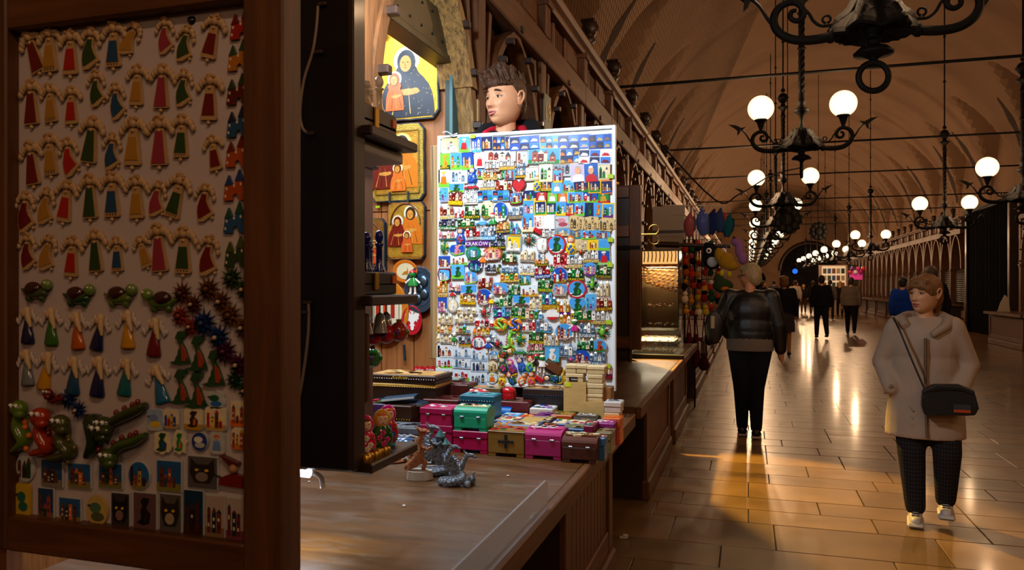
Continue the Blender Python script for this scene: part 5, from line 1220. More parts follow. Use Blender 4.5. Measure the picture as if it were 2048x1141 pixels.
for bi, bd_ in enumerate(band):
    for pi_, (px, py, w_, h, ty, ar) in enumerate(sorted(bd_)):
        sd_ += 1; w_ *= mu * 1.1; h *= mu * 1.09; p = on_y(px, py, YB - .003); where = ', %s from left in the %s band' % (ORD[pi_], ORD[bi]); rng = random.Random(sd_); rot = 0
        G = 'magnets on the white board'
        def T(name, desc, rot=0): return thing(name, desc + where, 'magnet', p, (0, rot, 0), G)
        tilt = R(rng.uniform(-3, 3))
        if ty in ('card', 'oval', 'free', 'round', 'heart'):
            edge, sky, gr, st, mo = ar[:5]
            what = {'town': SN[st] + ' buildings', 'figure': 'a little figure', 'dragon': 'a creature', 'tiles': 'six small views', 'portrait': 'a portrait photo', 'bird': 'bright birds', 'none': 'a plain face'}[mo]
            o = T({'card': 'card_magnet', 'oval': 'round_magnet', 'free': 'cutout_magnet', 'round': 'round_magnet', 'heart': 'heart_magnet'}[ty], '%s %s magnet with %s' % (cn(sky if sky[0] != '#' else edge), {'card': 'card', 'oval': 'round', 'free': 'cut-out', 'heart': 'heart'}[ty], what), tilt)
            plaque(o, ty, w_, h, edge, sky, None if gr == '-' else gr, SETS[st], sd_, .005 + .003 * (ty != 'card') + .0012 * (sd_ % 3), frame=.12 if edge in ('brown', 'yellow', 'green', 'orange', 'dred', 'brick', 'silver', 'stone', 'red') else .0, motif=mo)
            if len(ar) > 5: word(o, ar[5], w_ * .7, h * .13, ar[6], -h * .39, -.0105)
        elif ty == 'rel': o = T('town_magnet', '%s relief magnet on %s base' % (SN[ar[0]], cn(ar[1])), tilt); relief(o, w_, h, SETS[ar[0]], ar[1], sd_)
        elif ty == 'relt': o = T('town_magnet', '%s town magnet lettered in %s' % (SN[ar[0]], cn(ar[3])), tilt); relief(o, w_, h, SETS[ar[0]], ar[1], sd_, ar[2], ar[3])
        elif ty == 'mat': o = T('doll_magnet', 'nesting doll magnet in %s scarf' % cn(ar[0]), R(float(ar[2])) if len(ar) > 2 else 0); hh = max(w_, h) if len(ar) > 2 and abs(float(ar[2])) > 40 else h; o.location = p + Matrix.Rotation(o.rotation_euler.y, 3, 'Y') @ Vector((0, 0, -hh * .48)); matryoshka_mag(o, hh, ar[0], ar[1], sd_)
        elif ty == 'drg': o = T('dragon_magnet', '%s toy dragon magnet' % cn(ar[0])); toy_dragon(o, h * .95, ar[0], 'yellow', sd_)
        elif ty == 'doll': o = T('doll_magnet', 'dangling rag doll magnet in %s' % cn(ar[0])); doll(o, h, ar[0], ar[1], sd_)
        elif ty == 'car': o = T('car_magnet', '%s toy car magnet' % cn(ar[0])); small_car(o, w_, ar[0], sd_)
        elif ty == 'pre': o = T('pretzel_magnet', '%s and %s braided bun magnet' % (cn(ar[0]), cn(ar[1]))); pretzel(o, w_ * 1.1, (ar[0], ar[1], '#e8a030'), sd_)
        elif ty == 'star': o = T('head_magnet', '%s and %s spiky head magnet' % (cn(ar[0]), cn(ar[1]))); starburst(o, w_, h, (ar[0], ar[1], 'cream', 'teal'), sd_)
        elif ty == 'book': o = T('opener_magnet', '%s slanting bottle opener magnet' % cn(ar[0]), R(32)); MB().box((0, -.006, 0), (w_, .012, h), ar[0], b=.003).build('case', 'gloss', o); MB().box((0, -.005, -h * .5), (w_ * .9, .008, h * .4), 'black', b=.002).build('edge_band', 'gloss', o)
        elif ty == 'word': o = T('word_magnet', 'long %s city name magnet' % cn(ar[0])); MB().box((0, -.003, 0), (w_, .006, h), 'purple', b=.002).build('base', 'glaze', o); word(o, 'KRAKÓW', w_ * .96, h * .8, 'white', 0, -.007)
for i, (px, py) in enumerate(((946, 273), (1222, 353), (1221, 480), (1220, 530), (1218, 645), (1216, 733))):
    o = MB().box((0, -.004, 0), (10 * mu, .002, 8 * mu), '#a8c818').build('price_sticker', 'paint'); o.location = on_y(px, py, YB - .014); tag(o, 'neon yellow price sticker, %s down the edge of the white board' % ORD[i], 'sticker', 'neon price stickers')
o = MB().tube(smooth_path([on_y(886, 266, YB - .03), on_y(895, 264, YB - .03), on_y(905, 270, YB - .035), on_y(915, 267, YB - .03)], 4), .004, 'lgrey', n=6).build('wire_clip', 'metalc'); tag(o, 'bent wire clip on the top corner of the white board', 'clip')
# ------------------------------------------------------------------ painted wooden boxes and figures on the counter
ZC = .831
GB = 'wooden boxes on the counter'
def sbox(label, pl, pr, pt, Y, body, lid=None, top=None, dep=.11, z0=ZC, pb=None, dome=False, feet=False, split=.6, motif=None, name='wooden_box', extra=None, clasp=False, txt=None):
    "box whose front spans pixels pl..pr with its front top edge at pt, standing at depth Y"
    A, B_ = on_y(pl, pt, Y), on_y(pr, pt, Y); w_ = B_.x - A.x
    if pb is not None: z0 = on_y((pl + pr) / 2, pb, Y).z
    h = (A.z + B_.z) / 2 - z0
    o = thing(name, label, 'box', ((A.x + B_.x) / 2, Y, z0), (0, 0, R(rnd.uniform(-1.2, 1.2))), GB)
    lid = lid or body; hs = h * split; zf = .012 if feet else 0
    bd_ = MB(); bd_.box((0, dep / 2, (hs + zf) / 2), (w_, dep, hs - zf), body, b=.0025)
    if feet:
        for sx in (-1, 1):
            for yy in (.018, dep - .018): bd_.box((sx * (w_ / 2 - .016), yy, zf / 2 + .0005), (.03, .034, zf), body)
    bd_.build('body', 'boxwood', o)
    ld = MB()
    if dome:
        n = 8; prof = [(-.0, hs)] + [(dep / 2 - dep / 2 * math.cos(PI * i / n), hs + (h - hs) * (.45 + .55 * math.sin(PI * i / n))) for i in range(n + 1)] + [(dep, hs)]
        ld.prism([(a, b) for a, b in prof], -w_ / 2 - .001, w_ / 2 + .001, lid, ax='x')
    else: ld.box((0, dep / 2, (hs + .0015 + h) / 2), (w_ + .004, dep + .004, h - hs - .0015), lid, b=.003)
    ld.build('lid', 'boxwood', o)
    if top:
        d = MB(); rng = random.Random(int(pl * 7 + pt)); zt = h + (.0006 if not dome else -.004)
        d.box((0, dep / 2, zt), (w_ * .9, dep * (.88 if not dome else .5), .0016 if not dome else .010), top[0])
        for k in range(int(5 + w_ * 60)):
            x, y = rng.uniform(-.4, .4) * w_, dep / 2 + rng.uniform(-.36, .36) * dep * (1 if not dome else .5); c = rng.choice(top[1:]); r1 = rng.uniform(.05, .13) * dep
            d.prism(ellipse(x, y, r1 * rng.uniform(.7, 1.6), r1, 7), zt, zt + .0022 + (.005 if dome else 0), c, ax='z')
        d.build('painted_top', 'print', o)
    if clasp:
        for x in (-.25, .25): MB().box((x * w_, -.002, hs), (.016, .004, .008), 'silver', b=.001).build('hinge', 'metalc', o)
    if motif == 'cross':
        c = MB(); zc = hs * .62
        for (a, b) in ((0, 0), (.012, 0), (-.012, 0), (.026, 0), (-.026, 0), (0, .012), (0, -.012), (0, .022), (0, -.02)): c.prism(ellipse(a, zc + b, .007, .006, 8), -.003, 0, 'black')
        c.build('carved_cross', 'matte', o)
    if motif == 'trim':
        t = MB(); n = int(w_ / .012)
        for i in range(n): t.ball((-w_ / 2 + (i + .5) * w_ / n, -.003, hs + .004), .0035, extra or 'silver', n=6, m=4)
        t.build('stud_trim', 'metalc', o)
    if motif == 'label': MB().box((-.005, -.001, hs * .7), (w_ * .5, .002, h * .5), 'black').build('label', 'print', o); word(o, 'Kraków', w_ * .35, h * .2, 'white', hs * .7, -.0025)
    if txt: word(o, txt, w_ * .22, h * .3, 'gold', hs + (h - hs) * .5, -.004)
    return o
fb = on_z(1050, 917, ZC).y
r1, r2, r3, r4, r5, r6 = fb, fb + .15, fb + .28, fb + .41, fb + .54, fb + .66
WL = ('white', '#e8d8e8', '#c890b8')
# front row
sbox('magenta box with silver hinges under the teal box', 906, 975, 863, r1 + .02, '#b8105c', '#a80f54', dep=.12, feet=True, clasp=True, split=.66)
sbox('teal box with curved lid and painted flowers stacked on magenta box', 908, 973, 815, r1 + .02, '#1fae86', '#17a07c', ('#efe6c0', 'red', 'orange', 'green'), .10, pb=863.5, dome=True, feet=True, clasp=True, split=.58)
sbox('lower magenta box of the leftmost bright stack', 841, 904, 851, r1 + .03, '#b0125a', '#a8105a', dep=.12, feet=True, clasp=True, split=.7)
sbox('upper magenta box with pale painted lid', 840, 903, 817, r1 + .03, '#b8145e', '#b0125a', ('#b8145e', 'white', '#c8d0e0', 'pink'), .11, pb=851.5, clasp=True, split=.62)
sbox('olive brown box with black carved cross on its front', 976, 1048, 864, r1, '#8a6a2c', '#8a6a2c', ('#8a6a2c', 'red', 'dgreen', 'red'), .13, feet=True, motif='cross', split=.96)
sbox('magenta box with white lace painted lid in the front row', 1050, 1122, 861, r1, '#a8206c', '#b0206f', ('#c02878', 'white', 'white', '#e8c8dc'), .13, feet=True, clasp=True, split=.66, dome=True)
sbox('dark brown domed box with cream ornament in the front row', 1124, 1193, 875, r1 - .02, '#4a2214', '#5a2a18', ('#5a2a18', 'cream', 'cream', 'tan'), .13, feet=True, clasp=True, dome=True)
# second row
sbox('orange box with blue bird lid behind the olive box', 980, 1015, 853, r2, '#c87a1c', top=('#c87a1c', '#3a78b8', 'white', 'sky'))
sbox('blue box with a beige painted lid', 1016, 1072, 851, r2, '#1c5a9c', top=('tan', 'brown', '#8a5a3a', 'cream'))
sbox('small orange carved box behind the lace box', 1078, 1101, 856, r2, '#c0631c', top=('#b05a1c', 'dbrown', 'brown'))
sbox('royal blue box with grey carved lid', 1122, 1167, 858, r2, '#17508f', top=('#5a6a60', '#8a8a6a', '#3a4a40', 'tan'))
sbox('wine red box beside the royal blue one', 1168, 1186, 852, r2, '#7c1440', top=('#7c1440', 'teal', 'red', 'white'))
sbox('flat carved brown box near the counter edge', 1190, 1222, 866, r2 + .01, '#7a6a44', top=('#8a7a50', '#4a3a22', '#5a4a2c', '#3a2c18'))
sbox('tiny cream and blue box at the counter edge', 1196, 1209, 877, r1 + .04, '#3a6a9c', top=('cream', 'blue', 'red'), dep=.06)
# third row
sbox('red folk painted box behind the orange one', 988, 1034, 842, r3, '#24488c', top=('cream', 'red', 'red', 'green'))
sbox('plain tan wooden box in the middle of the counter', 1038, 1083, 843, r3, '#c8a25c')
sbox('small dark carved box next to the tan one', 1084, 1099, 842, r3, '#3a2618', top=('#4a3424', 'cream', 'tan'))
sbox('navy box with bright folk flowers', 1100, 1168, 849, r3 - .02, '#173a7c', top=('cream', 'red', 'purple', 'blue', 'green'))
sbox('purple box with white lace lid near the counter edge', 1190, 1228, 847, r3 - .02, '#8a1a78', '#8a1a78', ('#a02a88', 'white', 'white', 'white'), .08, feet=False, split=.55)
sbox('bright orange box at the counter corner', 1206, 1240, 837, r3 + .05, '#d8641c', '#d86a1c', ('#d8641c', 'orange', '#e8903c'), .09)
# fourth row
sbox('light blue folk box in the fourth row', 998, 1036, 834, r4, '#2a86b8', top=('lblue', 'white', 'red', 'cream'))
sbox('orange folk box with red hearts', 1036, 1064, 836, r4 - .02, '#d0701c', top=('orange', 'red', 'red', 'cream'))
sbox('purple box in the fourth row', 1067, 1102, 833, r4, '#6a1a5c', top=('#7a2a6c', '#4a1a44', 'purple'))
sbox('orange box densely painted with green leaves', 1103, 1143, 831, r4, '#c85a1c', top=('#8a7a3c', 'orange', 'dgreen', 'gold', 'teal'))
sbox('dark box with white painted scrolls', 1146, 1192, 835, r4 - .03, '#3a3028', top=('#5a5248', 'white', 'lgrey', 'lgrey'), dome=True)
sbox('blue box with dark lid beside the scroll box', 1158, 1186, 845, r3 + .05, '#24487c', '#3a3a44', ('#4a4a4a', '#6a6a60', 'tan'), .07)
sbox('blue enamel box with rounded red trim', 998, 1020, 816, r5, '#1c6ab8', dome=True, top=('blue', 'lblue', 'yellow'), dep=.1)
sbox('white folk box with pink flowers', 1060, 1105, 818, r5, '#d8d0c8', top=('white', 'magenta', 'green', 'blue', 'purple'))
# back
sbox('long rosewood box under the red drum', 998, 1056, 804, r5 + .03, '#5a1c18', '#6a2220', ('#5a1c18', 'dgreen', '#3a1210'), .14)
o = thing('drum_box', 'glossy red round box with domed lid', 'box', on_y(1018, 801, r5 + .1) + Vector((0, 0, .001))); ru = 14 * 3.55 / FPX
MB().lathe([(ru, 0), (ru, .036), (ru * .98, .037)], 22, '#a8101a').build('body', 'gloss', o); MB().lathe([(ru * 1.02, .038), (ru * 1.02, .045), (ru * .85, .056), (ru * .4, .062), (0, .063)], 22, '#b8141e').build('lid', 'gloss', o)
sbox('long dark lacquer case with carved lid below the board', 1046, 1126, 779, r6 - .02, '#1c1412', '#2a1a14', ('#c89a5c', '#5a3018', '#7a4a24', '#3a1c10'), .13, motif='trim', extra='#2a4a6a', split=.8)
sbox('turquoise studded chest in front of the board', 920, 988, 792, r3 + .02, '#1c74a8', '#16607c', ('#1f8a9c', '#7ac0c8', '#0f4a5c'), .11, dome=False, motif='trim', extra='silver', split=.85)
sbox('rosewood carved box behind the magenta stack', 847, 916, 800, r3 + .06, '#4a1410', '#5a1a16', ('#5a2420', '#3a0f0c', '#6a302a'), .14)
sbox('reddish carved box by the board edge', 889, 935, 770, r5, '#4a1a16', '#4a1c18', ('#6a3028', '#3a1210', '#7a4036'), .14)
sbox('narrow blue box with painted side', 873, 890, 771, r4 + .08, '#17426c', top=('#1c5a8a', 'lblue'), dep=.1)
sbox('wide box with colourful painted lid under the board', 874, 918, 759, r6 - .03, '#3a2a1c', top=('#8aa0a0', 'blue', 'gold', 'cream', 'teal'), dep=.08)
sbox('beige patterned box just under the board', 935, 1000, 776, r6 - .05, '#6a5a3a', top=('#b89a5c', 'navy', 'teal', 'orange'), dep=.07)
# left back stacks
sbox('long brown box with gold trim and town lid, top of the dark pile', 733, 871, 751, r3 + .08, '#2c1a10', '#3a2214', ('#c89a5c', '#6a3a1c', '#8a5424', '#e0c080'), .2, pb=768, split=.45, txt='Kraków', motif='trim', extra='#b8bcc0')
sbox('long brown box with carved band, lower of the dark pile', 731, 871, 768.5, r3 + .08, '#2c1c12', '#c89a3c', None, .2, motif='trim', extra='#c0a878', split=.92)
sbox('dark walnut box with gold stripes in front of the long pile', 771, 822, 812, r2 + .05, '#4a2c16', '#3a2010', None, .16, motif='trim', extra='gold', split=.55)
o = sbox('thick blue folder lying across the walnut box', 735, 842, 806, r2 + .1, '#c8d4e4', '#1f2e44', None, .16, pb=811.5, split=.5, name='folder')
sbox('grey metal box with openwork lid', 767, 839, 856, r1 + .08, '#5a5e66', '#6a6e76', ('#7a7e86', '#2a2c32', '#3a3c44', 'silver'), .13, split=.6, clasp=True)
sbox('purple folder box behind the shelf door', 722, 770, 808, r2 + .06, '#3a1c4a', '#4a2a5c', ('#5a3a6c', 'green', 'red'), .16)
o = thing('notebook', 'dark notebook slanting on the blue folder', 'notebook', on_y(800, 796, r2 + .13), (0, R(-6), R(14))); MB().box((0, 0, 0), (.15, .10, .012), '#16324a', b=.002).build('cover', 'paint', o); MB().box((0, -.003, 0), (.146, .1, .007), 'lgrey').build('pages', 'matte', o)
o = thing('mushroom_toy', 'red and white dome toy behind the turquoise chest', 'toy', on_y(957, 789, r4 + .05)); MB().lathe([(.055, 0), (.05, .012), (.03, .022), (0, .026)], 18, 'red').build('cap', 'gloss', o)
for a in range(4): MB().ball((.03 * math.cos(a * 1.6), .03 * math.sin(a * 1.6) - .005, .018), (.012, .012, .006), 'white', n=8, m=5).build('spot', 'gloss', o)
# pale wooden boxes on the L-shaped stand
lw_ = thing('display_stand', 'pale plywood L-shaped stand holding small unpainted boxes', 'stand', on_y(1167, 830, r4 + .1)); p0 = lw_.location.copy(); lw_.location.z = ZC
q = lambda px, py: on_y(px, py, r4 + .1) - Vector((p0.x, 0, ZC))
MB().prism([(q(a, b).x, q(a, b).z) for a, b in ((1127, 766), (1172, 766), (1172, 804), (1208, 804))] + [(q(1208, 832).x, 0.0), (q(1127, 832).x, 0.0)], 0, .09, '#cfae70').build('body', 'boxwood', lw_)
MB().box((q(1136, 770).x, -.001, q(1136, 770).z), (.028, .002, .018), '#d0e020').build('price_sticker', 'paint', lw_)
PW = '#d8bf8c'
zt1, zt2 = on_y(1150, 766, r4 + .1).z, on_y(1190, 804, r4 + .1).z
for i, (l, r_, t, b, lab, lb) in enumerate(((1132, 1166, 748, None, 'pale box with black label on the stand', 'label'), (1131, 1152, 730, 747.5, 'pale box with knot on top of the labelled one', None), (1153, 1173, 731, 747.5, 'pale small box beside the knotted one', None))): sbox(lab, l, r_, t, r4 + .11, PW, '#e0c896', None, .07, z0=zt1 + .0005, pb=b, motif=lb, split=.5)
for i, (l, r_, t, b, lab) in enumerate(((1172, 1205, 789, 803.5, 'lowest pale box of the stack of four'), (1174, 1206, 768, 788.5, 'second pale box of the stack of four'), (1175, 1205, 750, 767.5, 'third pale box of the stack of four'), (1174, 1209, 733, 749.5, 'top pale box of the stack of four'))): sbox(lab, l, r_, t, r4 + .11, PW, '#e4cd9c', None, .07, pb=b, split=.5)
sbox('white printed box pair at the counter corner, lower', 1209, 1238, 827, r4 - .02, '#d0b078', '#d8bc88', None, .07, split=.5)
sbox('white printed box with dark lettered lid at the counter corner', 1209, 1242, 805, r4 - .02, '#c8c4bc', '#d0ccc4', ('lgrey', 'black', 'dgrey', 'white'), .08, pb=826.5, split=.5)
sbox('small brown box behind the white printed pair', 1206, 1222, 775, r5, '#8a5a30', '#9a6a3a', None, .07)
# pewter and resin figures
mat('pewter', '#8c98a8', rough=.3, metal=.75, bump=1., bscale=26, var=.7, vscale=16); mat('bronze', '#b8784a', rough=.42, metal=.25, bump=1., bscale=34, var=.5, vscale=22); mat('stone', '#c8c0b8', rough=.9, bump=.6, bscale=60, var=.2, vscale=40)
def dragon_fig(label, px, py, h, mt, rock, pose, flip=1, wings=False):
    p = on_z(px, py, ZC); o = thing('dragon_figurine', label, 'figurine', p, (0, 0, R(8)), 'dragon figurines', (h * flip, h, h)); zr = 0
    if rock:
        n = 11; rr = random.Random(int(px)); ol = [(.3 * rr.uniform(.85, 1.1) * math.cos(2 * PI * i / n), .22 * rr.uniform(.85, 1.1) * math.sin(2 * PI * i / n)) for i in range(n)]
        MB().prism(ol, 0, .17, 'white', ax='z', inset=.06).build('rock_base', 'stone', o); zr = .17
    b = MB()
    if pose == 'up':
        b.tube(smooth_path([(-.3, .0, zr + .02), (-.22, 0, zr + .08), (-.05, 0, zr + .2), (.0, 0, zr + .38), (-.02, 0, zr + .55), (.04, 0, zr + .68), (.02, 0, zr + .76)], 3), [.03, .045, .06, .08, .1, .11, .12, .12, .12, .115, .11, .1, .09, .075, .065, .06, .055, .05, .05], n=9)
        b.tube([(.0, .03, zr + .25), (.12, .04, zr + .13), (.08, .04, zr + .01)], [.08, .06, .045], n=7); b.tube([(-.05, -.04, zr + .25), (-.16, -.05, zr + .14), (-.2, -.05, zr + .01)], [.08, .06, .045], n=7)
        b.build('body', mt, o)
        a = MB(); a.tube([(.06, -.05, zr + .5), (.2, -.08, zr + .44), (.3, -.07, zr + .5)], [.045, .035, .03], n=6); a.build('foreleg', mt, o)
        hd = MB(); hd.ball((.08, 0, zr + .8), (.12, .06, .055), n=9, m=7); hd.ball((.17, 0, zr + .785), (.07, .045, .035), n=8, m=6)
        for s_ in (-1, 1): hd.tube([(.0, s_ * .03, zr + .83), (-.08, s_ * .05, zr + .9)], [.02, .006], n=5)
        hd.build('head', mt, o)
        s_ = MB()
        for k in range(8): s_.add([(-.1 - .01 * k, 0, zr + .7 - .07 * k), (-.17 - .012 * k, 0, zr + .69 - .07 * k), (-.1 - .012 * k, 0, zr + .64 - .07 * k), (-.08, .02, zr + .67 - .07 * k), (-.08, -.02, zr + .67 - .07 * k)], [(0, 1, 3), (1, 2, 3), (1, 0, 4), (2, 1, 4)])
        s_.build('back_crest', mt, o)
    else:
        b.tube(smooth_path([(-.1, .12, .03), (-.42, .1, .07), (-.45, -.1, .1), (-.2, -.2, .13), (.1, -.1, .2), (.02, 0, .38), (.12, 0, .6), (.22, 0, .78)], 3), [.03, .05, .07, .09, .1, .11, .12, .13, .14, .15, .15, .15, .14, .13, .12, .11, .1, .09, .08, .07, .065, .06], n=9); b.build('body', mt, o)
        bs = MB(); rr = random.Random(4)
        for k in range(26): bs.ball((rr.uniform(-.45, .38), rr.uniform(-.26, .26), rr.uniform(.02, .12)), (rr.uniform(.06, .12),) * 3, n=7, m=5)
        bs.build('rock_base', mt, o)
        hd = MB(); hd.ball((.3, 0, .8), (.13, .06, .06), n=9, m=7); hd.ball((.42, 0, .76), (.08, .045, .04), n=8, m=6)
        for s_ in (-1, 1): hd.tube([(.22, s_ * .03, .84), (.12, s_ * .05, .92)], [.02, .005], n=5)
        hd.build('head', mt, o)
        for s_ in (-1, 1):
            wg = MB(); wg.add([(.05, s_ * .08, .42), (-.15, s_ * .16, .8), (-.38, s_ * .2, .62), (-.36, s_ * .18, .48), (-.24, s_ * .16, .44), (-.2, s_ * .14, .3), (-.05, s_ * .1, .28), (-.15, s_ * .13, .5)], [(0, 1, 7), (1, 2, 7), (2, 3, 7), (3, 4, 7), (4, 5, 7), (5, 6, 7), (6, 0, 7)])
            wg.add([(.05, s_ * .1, .42), (-.15, s_ * .18, .8), (-.38, s_ * .22, .62), (-.36, s_ * .2, .48), (-.24, s_ * .18, .44), (-.2, s_ * .16, .3), (-.05, s_ * .12, .28), (-.15, s_ * .16, .5)], [(7, 1, 0), (7, 2, 1), (7, 3, 2), (7, 4, 3), (7, 5, 4), (7, 6, 5), (7, 0, 6)]); wg.build('wing', mt, o)
        tl_ = MB(); tl_.tube([(.3, -.1, .1), (.42, -.12, .2), (.4, -.1, .32), (.48, -.1, .38)], [.05, .04, .03, .01], n=6); tl_.build('tail', mt, o)
    return o
dragon_fig('bronze scaly dragon standing on a pale rock', 838, 958, .17, 'bronze', True, 'up')
dragon_fig('mossy grey dragon on white rock behind the bronze one', 858, 944, .165, 'pewter', True, 'up')
dragon_fig('silver winged dragon beside the castle tower', 888, 950, .125, 'pewter', False, 'coil', 1)
dragon_fig('pewter winged dragon coiled on rocks at the front', 918, 970, .125, 'pewter', False, 'coil', 1)
o = thing('castle_figurine', 'tiny pewter castle tower with teal roofs', 'figurine', on_z(880, 935, ZC))
for (x, h) in ((0, .13), (.022, .1), (-.018, .07)): MB().lathe([(.016, 0), (.014, h * .8), (.019, h * .82), (.019, h * .88)], 10, '#7a7468', (x, 0, 0)).build('tower', 'pewter', o); MB().lathe([(.02, h * .88), (.012, h * .96), (0, h * 1.1)], 10, '#145a5c', (x, 0, 0)).build('roof', 'paint', o)
o = thing('house_model', 'dark blue miniature building with pale columns', 'model', on_z(842, 934, ZC)); MB().box((0, .04, .035), (.1, .08, .07), '#1c2c3c', b=.003).build('walls', 'paint', o); MB().box((0, .04, .08), (.12, .1, .02), '#24405a', b=.004).build('roof', 'paint', o)
for i in range(5): MB().lathe([(.006, 0), (.005, .065)], 8, 'lgrey', (-.045 + .0225 * i, -.006, 0)).build('column', 'paint', o)
o = thing('blue_pouch', 'shiny blue pouch with pale stripes by the grey box', 'pouch', on_z(795, 903, ZC)); MB().ball((0, .04, .028), (.075, .05, .028), '#1c4a7c', n=16, m=9).build('pouch', 'gloss', o)
for i in range(3): MB().tube([(-.055 + .02 * i, .0, .035), (-.02 + .03 * i, .04, .058), (.02 + .03 * i, .075, .04)], .004, 'lgrey', n=6).build('stripe', 'gloss', o)
o = thing('stone_plate', 'plate of coloured tumbled stones beside the dragons', 'plate', on_z(785, 921, ZC)); MB().lathe([(.0, 0), (.06, 0), (.066, .006), (.058, .004), (0, .003)], 24, '#b86a3a').build('dish', 'gloss', o)
st_ = MB(); rr = random.Random(9)
for k in range(60): st_.ball((rr.gauss(0, .022), rr.gauss(0, .02), .007 + rr.random() * .006), (.007, .006, .005), rr.choice(('dgreen', 'green', 'white', 'black', 'lgrey', 'dgreen', 'red')), n=6, m=4)
st_.build('pebbles', 'gloss', o)['kind'] = 'stuff'
# loose crumbs on the worktop
for i, (px, py, s_) in enumerate(((808, 1014, 4), (1016, 954, 3), (618, 966, 3.5))):
    o = MB().ball((0, 0, .003), (s_ * .0016, .003, .003), 'white', n=7, m=5).build('paper_scrap', 'matte', loc=on_z(px, py, ZC)); tag(o, ('white scrap on the worktop before the dragons', 'white bead on the worktop near the edge', 'white scrap beneath the dark door')[i], 'scrap')
# acrylic guard standing along the front edge
p = on_z(1094, 1017, ZC)
mat('acrylic', '#b8c0d0', rough=.3, trans=.0, alpha=.42, spec=.6)
gd = thing('acrylic_guard', 'frosted acrylic strip standing along the counter edge', 'guard', (p.x, p.y, ZC))
MB().prism([(0, 0), (0, .075), (-.02, .088), (-1.1, .088), (-1.1, 0)], -.003, .003, ax='x').build('strip', 'acrylic', gd); MB().tube([(-.012, -.08, .006), (-.014, -.11, .012), (-.012, -.14, .006)], .004, 'lgrey', n=6).build('clip', 'acrylic', gd)

# ------------------------------------------------------------------ goods on the shelves of the dark door
def chess_set(label, z, px0, px1, cols, piece, seed, hh=1.):
    o = thing('chess_box', label, 'chess set', (xb - .14, YD + .155, z + .013)); MB().box((0, 0, .0305 * hh), (.22, .25, .028 * hh), cols[0], b=.004).build('box_top', 'boxwood', o); MB().box((0, 0, .012 * hh), (.22, .25, .024 * hh), cols[0], b=.003).build('box_base', 'boxwood', o); MB().box((.113, .0, .026 * hh), (.006, .022, .034 * hh), 'gold', b=.002).build('clasp', 'metalc', o); MB().box((.1115, .108, .03 * hh), (.003, .022, .022), '#e0641c').build('price_sticker', 'paint', o)
    for i in range(6):
        h = (.085, .115, .09, .075, .07, .105)[(i + seed) % 6]; pc = thing('chess_piece', '%s chess piece, %s on the %s' % (piece[1], ORD[i], label.split(' ')[0] + ' chess box'), 'chess piece', (xb - .075 + .012 * (i % 2), YD + .06 + .036 * i, z + .013 + .0447 * hh), (0, 0, 0), 'chess pieces')
        MB().lathe([(.017, 0), (.017, .008), (.010, .02), (.0085, h * .6), (.014, h * .66), (.008, h * .7)], 12, piece[0]).build('stem', 'gloss', pc); MB().ball((0, 0, h * .84), (.0125, .0125, h * .16), piece[2], n=10, m=7).build('crown', 'gloss', pc)
chess_set('brown wooden chess box on the top shelf', shelf_z['a'], 718, 815, ('#3a2418',), ('#d8c4a8', 'pale', '#e8dccc'), 0, 1.7)
chess_set('black carved chess box on the middle shelf', shelf_z['b'], 710, 790, ('#1a1418',), ('#1c2468', 'dark blue', '#202c80'), 2, 1.35)
z = shelf_z['c'] + .013
for i, (x, y_, h, sc_, dr) in enumerate(((xb - .022, YD + .085, .1, '#d8186c', '#d81c50'), (xb - .012, YD + .155, .105, '#d8a024', '#1c5a24'), (xb - .085, YD + .13, .095, '#c81c1c', '#b8141c'), (xb - .03, YD + .225, .105, '#d8188c', '#c81c3c'))):
    o = thing('nesting_doll', ('pink nesting doll at the front of the low shelf', 'nesting doll in a yellow scarf and green dress', 'red nesting doll behind on the low shelf', 'magenta nesting doll at the far end of the shelf')[i], 'doll', (x, y_, z + .007), (0, 0, .7), 'nesting dolls on the shelf'); matryoshka_mag(o, h, sc_, dr, i)
for i in range(5): o = MB().lathe([(.012, 0), (.013, .012), (.009, .018)], 10, '#c89a3c').build('gold_bead', 'metalc', loc=(xb + .008 - .006 * (i % 2), YD + .035 + .026 * i, z)); tag(o, 'small gold thimble, %s along the low shelf edge' % ORD[i], 'thimble', 'gold thimbles')
o = thing('picture_frame', 'brown wooden frame standing under the middle shelf', 'frame', (xb - .055, YD + .06, 0)); zf = on_y(722, 805, YD + .06).z; zg = on_y(722, 628, YD + .06).z; MB().box((0, 0, (zf + zg) / 2), (.11, .02, zg - zf), '#4a2a14', b=.004).build('frame', 'woodc', o); MB().box((0, -.011, (zf + zg) / 2), (.07, .004, zg - zf - .05), '#2c180c').build('panel', 'woodc', o)
for i, (px, py, c) in enumerate(((748, 672, '#b81828'), (772, 668, '#c0202c'), (798, 664, '#a8342c'), (745, 716, '#3c8a3a'))):
    p = on_y(px, py, YD + .2 + .02 * i); o = thing('glass_bauble', ('red flowered bauble nearest the frame', 'red bauble with pale roses', 'red and green bauble at the shelf end', 'green bauble hanging lowest behind the frame')[i], 'bauble', p, (0, 0, 0), 'hanging glass baubles'); r_ = .026
    MB().ball((0, 0, 0), (r_, r_, r_ * 1.05), c, n=16, m=12).build('ball', 'gloss', o); MB().lathe([(.008, r_), (.008, r_ + .008)], 8, 'gold').build('cap', 'metalc', o)
    f = MB()
    for k in range(5): a = k * 1.25; f.ball((r_ * .9 * math.cos(a), r_ * .9 * math.sin(a), .006 * (k % 2)), .008, ('green', 'pink', 'white', 'yellow', 'purple')[k], n=7, m=5)
    f.build('painted_rose', 'gloss', o); MB().tube([(0, 0, r_ + .008), (0, 0, shelf_z['b'] - .013 - p.z if i < 3 else shelf_z['b'] - .013 - p.z)], .001, 'lgrey', n=4).build('thread', 'paint', o)
